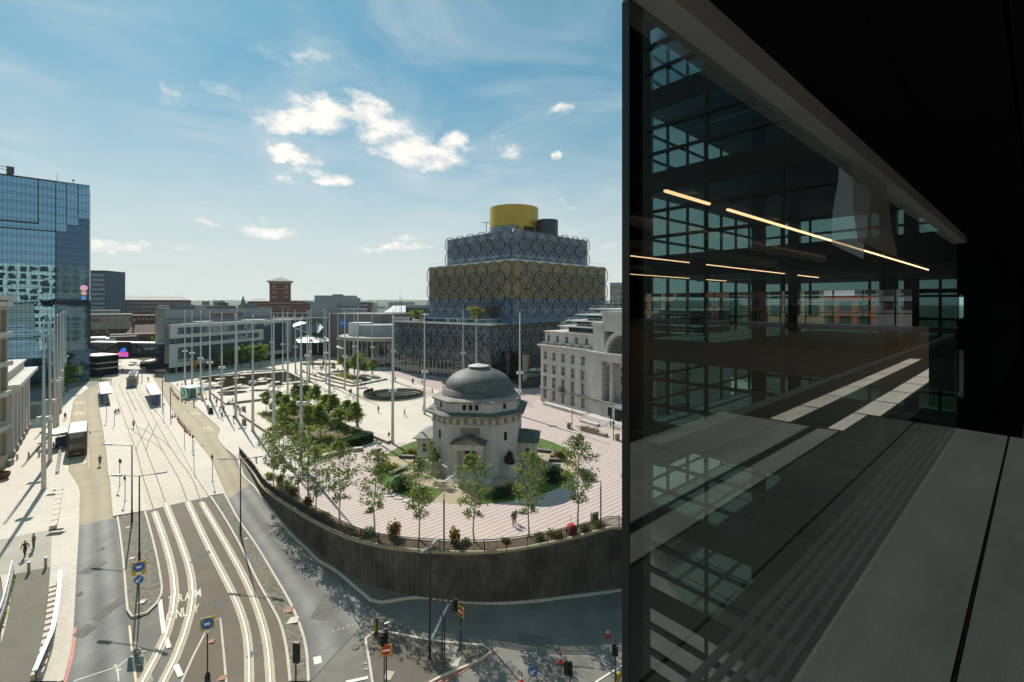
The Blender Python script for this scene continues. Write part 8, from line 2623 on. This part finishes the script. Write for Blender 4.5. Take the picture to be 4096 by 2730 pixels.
# shelters
def shelter(p, rz, ln, lab, h=2.8, w=2.2):
    t = thing('tram_shelter', lab, 'shelter', p, rz)
    MB().box(-w / 2, -ln / 2, h, w / 2, ln / 2, h + .22).obj('roof', mat('pale_shelter_roof', (.55, .54, .52), .5, .05, 1), t)
    MB().box(-w / 2 - .03, -ln / 2 - .03, h - .1, w / 2 + .03, ln / 2 + .03, h).obj('roof_edge', m_dark, t)
    for y in (-ln / 2 + .4, 0, ln / 2 - .4):
        MB().box(w / 2 - .25, y - .06, 0, w / 2 - .12, y + .06, h).obj('post', m_pole, t)
    MB().add([(w / 2 - .3, -ln / 2 + .4, .2), (w / 2 - .3, ln / 2 - .4, .2), (w / 2 - .3, ln / 2 - .4, h - .2), (w / 2 - .3, -ln / 2 + .4, h - .2)], [(0, 1, 2, 3)]).obj('glass', mt_, t)
    MB().box(-w / 2 + .2, -ln / 2 + .1, .3, w / 2 - .3, -ln / 2 + .2, 2.2).obj('advert_panel', mat('advert_blue', (.05, .08, .16), .4, .2, 2), t)
    MB().box(-.1, -ln / 2 + .8, .45, .35, ln / 2 - .8, .52).box(.1, -ln / 2 + 1, 0, .2, -ln / 2 + 1.1, .45).box(.1, ln / 2 - 1.1, 0, .2, ln / 2 - 1, .45).obj('bench', m_lmetal, t)
    return t
def along(a, b):
    d = b - a
    return math.atan2(-d.x, d.y)
a, b = st(*rH(330, 735), .13), st(*rH(300, 560), .13)
shelter((a + b) / 2, along(a, b) + PI, (b - a).length * .75, 'pale roofed tram shelter on the left platform')
a, b = st(*rH(865, 750), .13), st(*rH(770, 575), .13)
shelter((a + b) / 2, along(a, b), (b - a).length * .72, 'pale roofed tram shelter crowded with people on the right platform')
a, b = st(*rB(500, 1380), .1), st(*rB(500, 1262), .1)
shelter((a + b) / 2 + Vector((.3, 0, 0)), along(a, b) + R(22), 5.2, 'white ribbed roofed bus shelter on the left pavement between the masts', 2.7, 3.0)
a = st(*rB(290, 1060), .1)
kb = thing('dark_kiosk', 'dark grey box kiosk in the shade beside the old bank', 'kiosk', a, R(25))
MB().box(-1.8, -1.5, 0, 1.8, 1.5, 3.2).obj('body', m_dconc, kb)
MB().box(-2, -1.7, 3.2, 2, 1.7, 3.45).obj('roof', m_gconc, kb)
# glass kiosk and barriers at the head of the bus lane
gk = thing('glass_kiosk', 'small glass kiosk with a white roof between the bus lane and the pool', 'kiosk', sq(*rH(1215, 625)), R(-28))
for x in (-2.2, 2.2):
    for y in (-1.6, 1.6):
        MB().box(x - .06, y - .06, 0, x + .06, y + .06, 2.9).obj('post', m_lmetal, gk)
MB().box(-2.4, -1.8, 2.9, 2.4, 1.8, 3.1).obj('roof', m_lmetal, gk)
for pts in (((-2.2, -1.62), (2.2, -1.62)), ((2.22, -1.6), (2.22, 1.6)), ((-2.22, -1.6), (-2.22, 1.6))):
    (x0, y0), (x1, y1) = pts
    MB().add([(x0, y0, .1), (x1, y1, .1), (x1, y1, 2.8), (x0, y0, 2.8)], [(0, 1, 2, 3)]).obj('glass', mt_, gk)
MB().box(-.8, -.6, 0, .8, .9, 2.2).obj('counter', mat('pale_blue_panel', (.30, .40, .45), .5, .1, 1), gk)
for i, (x, y) in enumerate(((1330, 590), (1390, 560), (1350, 540))):
    t = thing('mesh_barrier', 'pale blue mesh barrier beside the glass kiosk, %s' % ('nearest', 'rightmost', 'farthest')[i] if False else ['pale mesh barrier just right of the glass kiosk', 'pale mesh barrier at the mast right of the kiosk', 'pale mesh barrier behind the glass kiosk'][i], 'barrier', sq(*rH(x, y)), R(-20 + 30 * i))
    MB().box(-1.6, -.03, .1, 1.6, .03, .18).box(-1.6, -.03, 1.9, 1.6, .03, 1.98).box(-1.6, -.03, .1, -1.52, .03, 1.98).box(1.52, -.03, .1, 1.6, .03, 1.98).obj('frame', m_lmetal, t)
    mb = MB()
    for k in range(14):
        mb.box(-1.5 + k * .22, -.012, .18, -1.47 + k * .22, .012, 1.9)
    mb.obj('wire', mat('pale_blue_panel'), t, kind='stuff')
ys = thing('site_sign', 'yellow works sign on a frame below the glass kiosk', 'sign', sq(*rH(1300, 645)), R(-25))
MB().box(-.85, -.05, .9, .85, 0, 1.75).obj('board', m_syel, ys)
MB().bar((-.7, 0, 0), (-.7, 0, .9), .05, .05).bar((.7, 0, 0), (.7, 0, .9), .05, .05).obj('leg', m_pole, ys)
sb = thing('sandwich_board', 'black sandwich board beside the standing person on the square', 'notice board', sq(*rH(1420, 800)), R(-15))
for s_ in (-1, 1):
    MB().add([(-.5, s_ * .35, 0), (.5, s_ * .35, 0), (.5, s_ * .05, 1.5), (-.5, s_ * .05, 1.5), (-.5, s_ * .31, 0), (.5, s_ * .31, 0), (.5, s_ * .01, 1.5), (-.5, s_ * .01, 1.5)], [(0, 1, 2, 3), (7, 6, 5, 4), (0, 4, 5, 1), (2, 6, 7, 3)]).obj('board', m_black, sb)
ff = thing('timber_frame', 'small brown timber frame structure by the far seated people', 'frame', sq(*rE(540, 1180)), R(5))
for x in (-2, 2):
    MB().box(x - .2, -.2, 0, x + .2, .2, 3.2).obj('post', mat('brown_timber', (.12, .08, .06), .8, .1, 2), ff)
MB().box(-2.2, -.2, 3.2, 2.2, .2, 3.4).box(-2, -.3, .5, 2, .3, .6).obj('rail', mat('brown_timber'), ff)
gz = thing('yellow_artwork', 'yellow sculpture in the shade under the concert hall', 'sculpture', sq(*rD(560, 1215)), 0)
MB().box(-1.3, -1.3, 0, 1.3, 1.3, 1.2).obj('plinth', m_dconc, gz)
MB().ball((0, 0, 2.6), .9, .8, 1.5, 8, 6).ball((.3, 0, 3.9), .5, .5, .7, 8, 6).ball((-.5, 0, 3.2), .4, .5, .9, 8, 6).obj('figure', mat('yellow_gold', (.40, .26, .03), .4, .15, 2, metal=.4), gz)
# ---- bottom left: ramp balustrades, planter slots
rl = thing('ramp_balustrade', 'curved glass balustrade with a thick white handrail beside the ramp path', 'balustrade', (0, 0, 0))
rp_ = resample([st(*rC(x, y)) for x, y in ((455, 812), (452, 880), (440, 1010), (425, 1120), (398, 1270), (345, 1400), (262, 1600))], 24)
rp_ = [Vector((p.x, p.y, T(p.x, p.y) + .1)) for p in rp_]
MB().strip([p for p in rp_], [p + Vector((0, 0, 1.0)) for p in rp_]).obj('glass', glassy('ramp_glass', (.02, .04, .05), .08), rl)
mb = MB()
for p, q in zip(rp_, rp_[1:]):
    mb.bar(p + Vector((0, 0, 1.06)), q + Vector((0, 0, 1.06)), .28, .14)
mb.obj('handrail', mat('white_handrail', (.75, .75, .72), .3, .03, 1), rl)
MB().box(-.08, -.08, 0, .08, .08, 1.1).obj('post', m_pole, rl, loc=rp_[0])
for k, pts in enumerate((((412, 850), (402, 960), (385, 1130), (350, 1330), (300, 1500), (270, 1568)), ((452, 110), (425, 300), (400, 420)))):
    t = thing('planter_edge', 'dark slotted kerb with pale slabs along the ramp path' if k == 0 else 'short line of pale slatted seats on the pavement', 'edging', (0, 0, 0))
    pp_ = resample([st(*rC(x, y)) for x, y in pts], 16 if k == 0 else 9)
    for p, q in zip(pp_, pp_[1:]):
        d = (q - p); n = Vector((-d.y, d.x, 0)).normalized()
        c = (p + q) / 2
        MB().box(-.34, -d.length / 2 + .12, 0, .34, d.length / 2 - .12, .42).obj('slab', m_kerb, t, loc=(c.x, c.y, T(c.x, c.y) + .1), rz=math.atan2(d.y, d.x) - PI / 2)
for x, y, w, d in ((398, 155, 1.3, .7), (440, 120, 1.2, .5), (420, 452, 1.5, .9), (432, 420, 1.2, .5)):
    p = st(*rC(x, y))
    MB().cbox(0, 0, 0, w, d, .012).obj('drain_slot', m_void, lp, loc=(p.x, p.y, T(p.x, p.y) + .1), rz=R(15))
wl = thing('ramp_wall', 'low wall with steel railing at the far lower left edge', 'wall', (0, 0, 0))
wp_ = resample([st(*rC(x, y)) for x, y in ((92, 752), (60, 900), (20, 1060), (-30, 1200))], 10)
wp_ = [Vector((p.x, p.y, T(p.x, p.y) + .05)) for p in wp_]
for p, q in zip(wp_, wp_[1:]):
    MB().bar(p + Vector((0, 0, .35)), q + Vector((0, 0, .35)), .3, .7).obj('stone', m_gconc, wl)
mb = MB()
for p, q in zip(wp_, wp_[1:]):
    mb.bar(p + Vector((0, 0, 1.3)), q + Vector((0, 0, 1.3)), .1, .08)
    mb.bar(p, p + Vector((0, 0, 1.3)), .05, .05)
mb.obj('railing', m_lmetal, wl)
gs = MB()
for i in range(120):
    t_ = rnd.random()
    p = st(*rC(95 - 110 * t_ + rnd.uniform(-6, 10), 780 + 420 * t_))
    leaves(gs, (p.x, p.y, T(p.x, p.y) + .2), (.22, .22, .14), 9, .09, rr)
gs.obj('ground_cover', L_YEL, kind='stuff', label='weeds growing along the foot of the ramp wall', cat='ground cover')
pt = thing('stone_planter', 'dark red planter cut off by the left edge beside the stone office', 'planter', st(*rC(10, 40), .1), 0)
MB().lathe([(.7, 0), (.95, .5), (1.0, 1.0), (.85, 1.0)], 14).obj('pot', mat('dark_terracotta', (.09, .03, .025), .8, .2, 2), pt)
ob('plant', SH['b'], pt, (0, 0, .9), scale=.8)
# bus bay edge: row of small studs on the left pavement
sd_ = thing('seat_studs', 'line of pale metal studs along the kerb near the bus shelter', 'studs', (0, 0, 0))
for i in range(14):
    t_ = i / 13
    p = st(*rB(545 - 32 * t_, 1325 + 235 * t_))
    MB().cbox(0, 0, 0, .3, .3, .45).obj('stud', m_lmetal, sd_, loc=(p.x, p.y, .09))
# cycle stands by the library
for i in range(7):
    p = sq(*rG(1345 + 15 * i, 1050 + 2 * i))
    t = ob('cycle_stand', MB().tube([(-.4, 0, 0), (-.4, 0, .8), (-.3, 0, .9), (.3, 0, .9), (.4, 0, .8), (.4, 0, 0)], .03, 5).mesh('cycle_stand', m_lmetal), None, p, R(60), 'steel hoop cycle stand beside the library entrance, %s from the left' % ORD[i], 'cycle stand', 'cycle stands by the library')
gsn = thing('hotel_lawn', 'small strip of bright lawn with a railing at the foot of the hotel', 'lawn', st(*rB(848, 722)), R(15))
MB().box(-4, -1.2, 0, 4, 1.2, .2).obj('grass', m_grass, gsn)
mb = MB().box(-5, -1.6, 1.0, 6, -1.54, 1.08)
for i in range(8):
    mb.box(-5 + i * 1.5, -1.6, 0, -4.94 + i * 1.5, -1.54, 1.0)
mb.obj('railing', m_lmetal, gsn)
# hidden templates placed or removed

# ---- the air
mh = bpy.data.materials.new('haze')
mh.use_nodes = True
N, L = mh.node_tree.nodes, mh.node_tree.links
N.clear()
pv = N.new('ShaderNodeVolumePrincipled')
pv.inputs['Color'].default_value = (.80, .90, .97, 1)
pv.inputs['Density'].default_value = HAZE
pv.inputs['Anisotropy'].default_value = .2
o_ = N.new('ShaderNodeOutputMaterial'); L.new(pv.outputs[0], o_.inputs['Volume'])
if HAZE:
    MB().box(-6050, -3050, -14, 6050, 6050, 92).obj('haze', mh, kind='stuff')
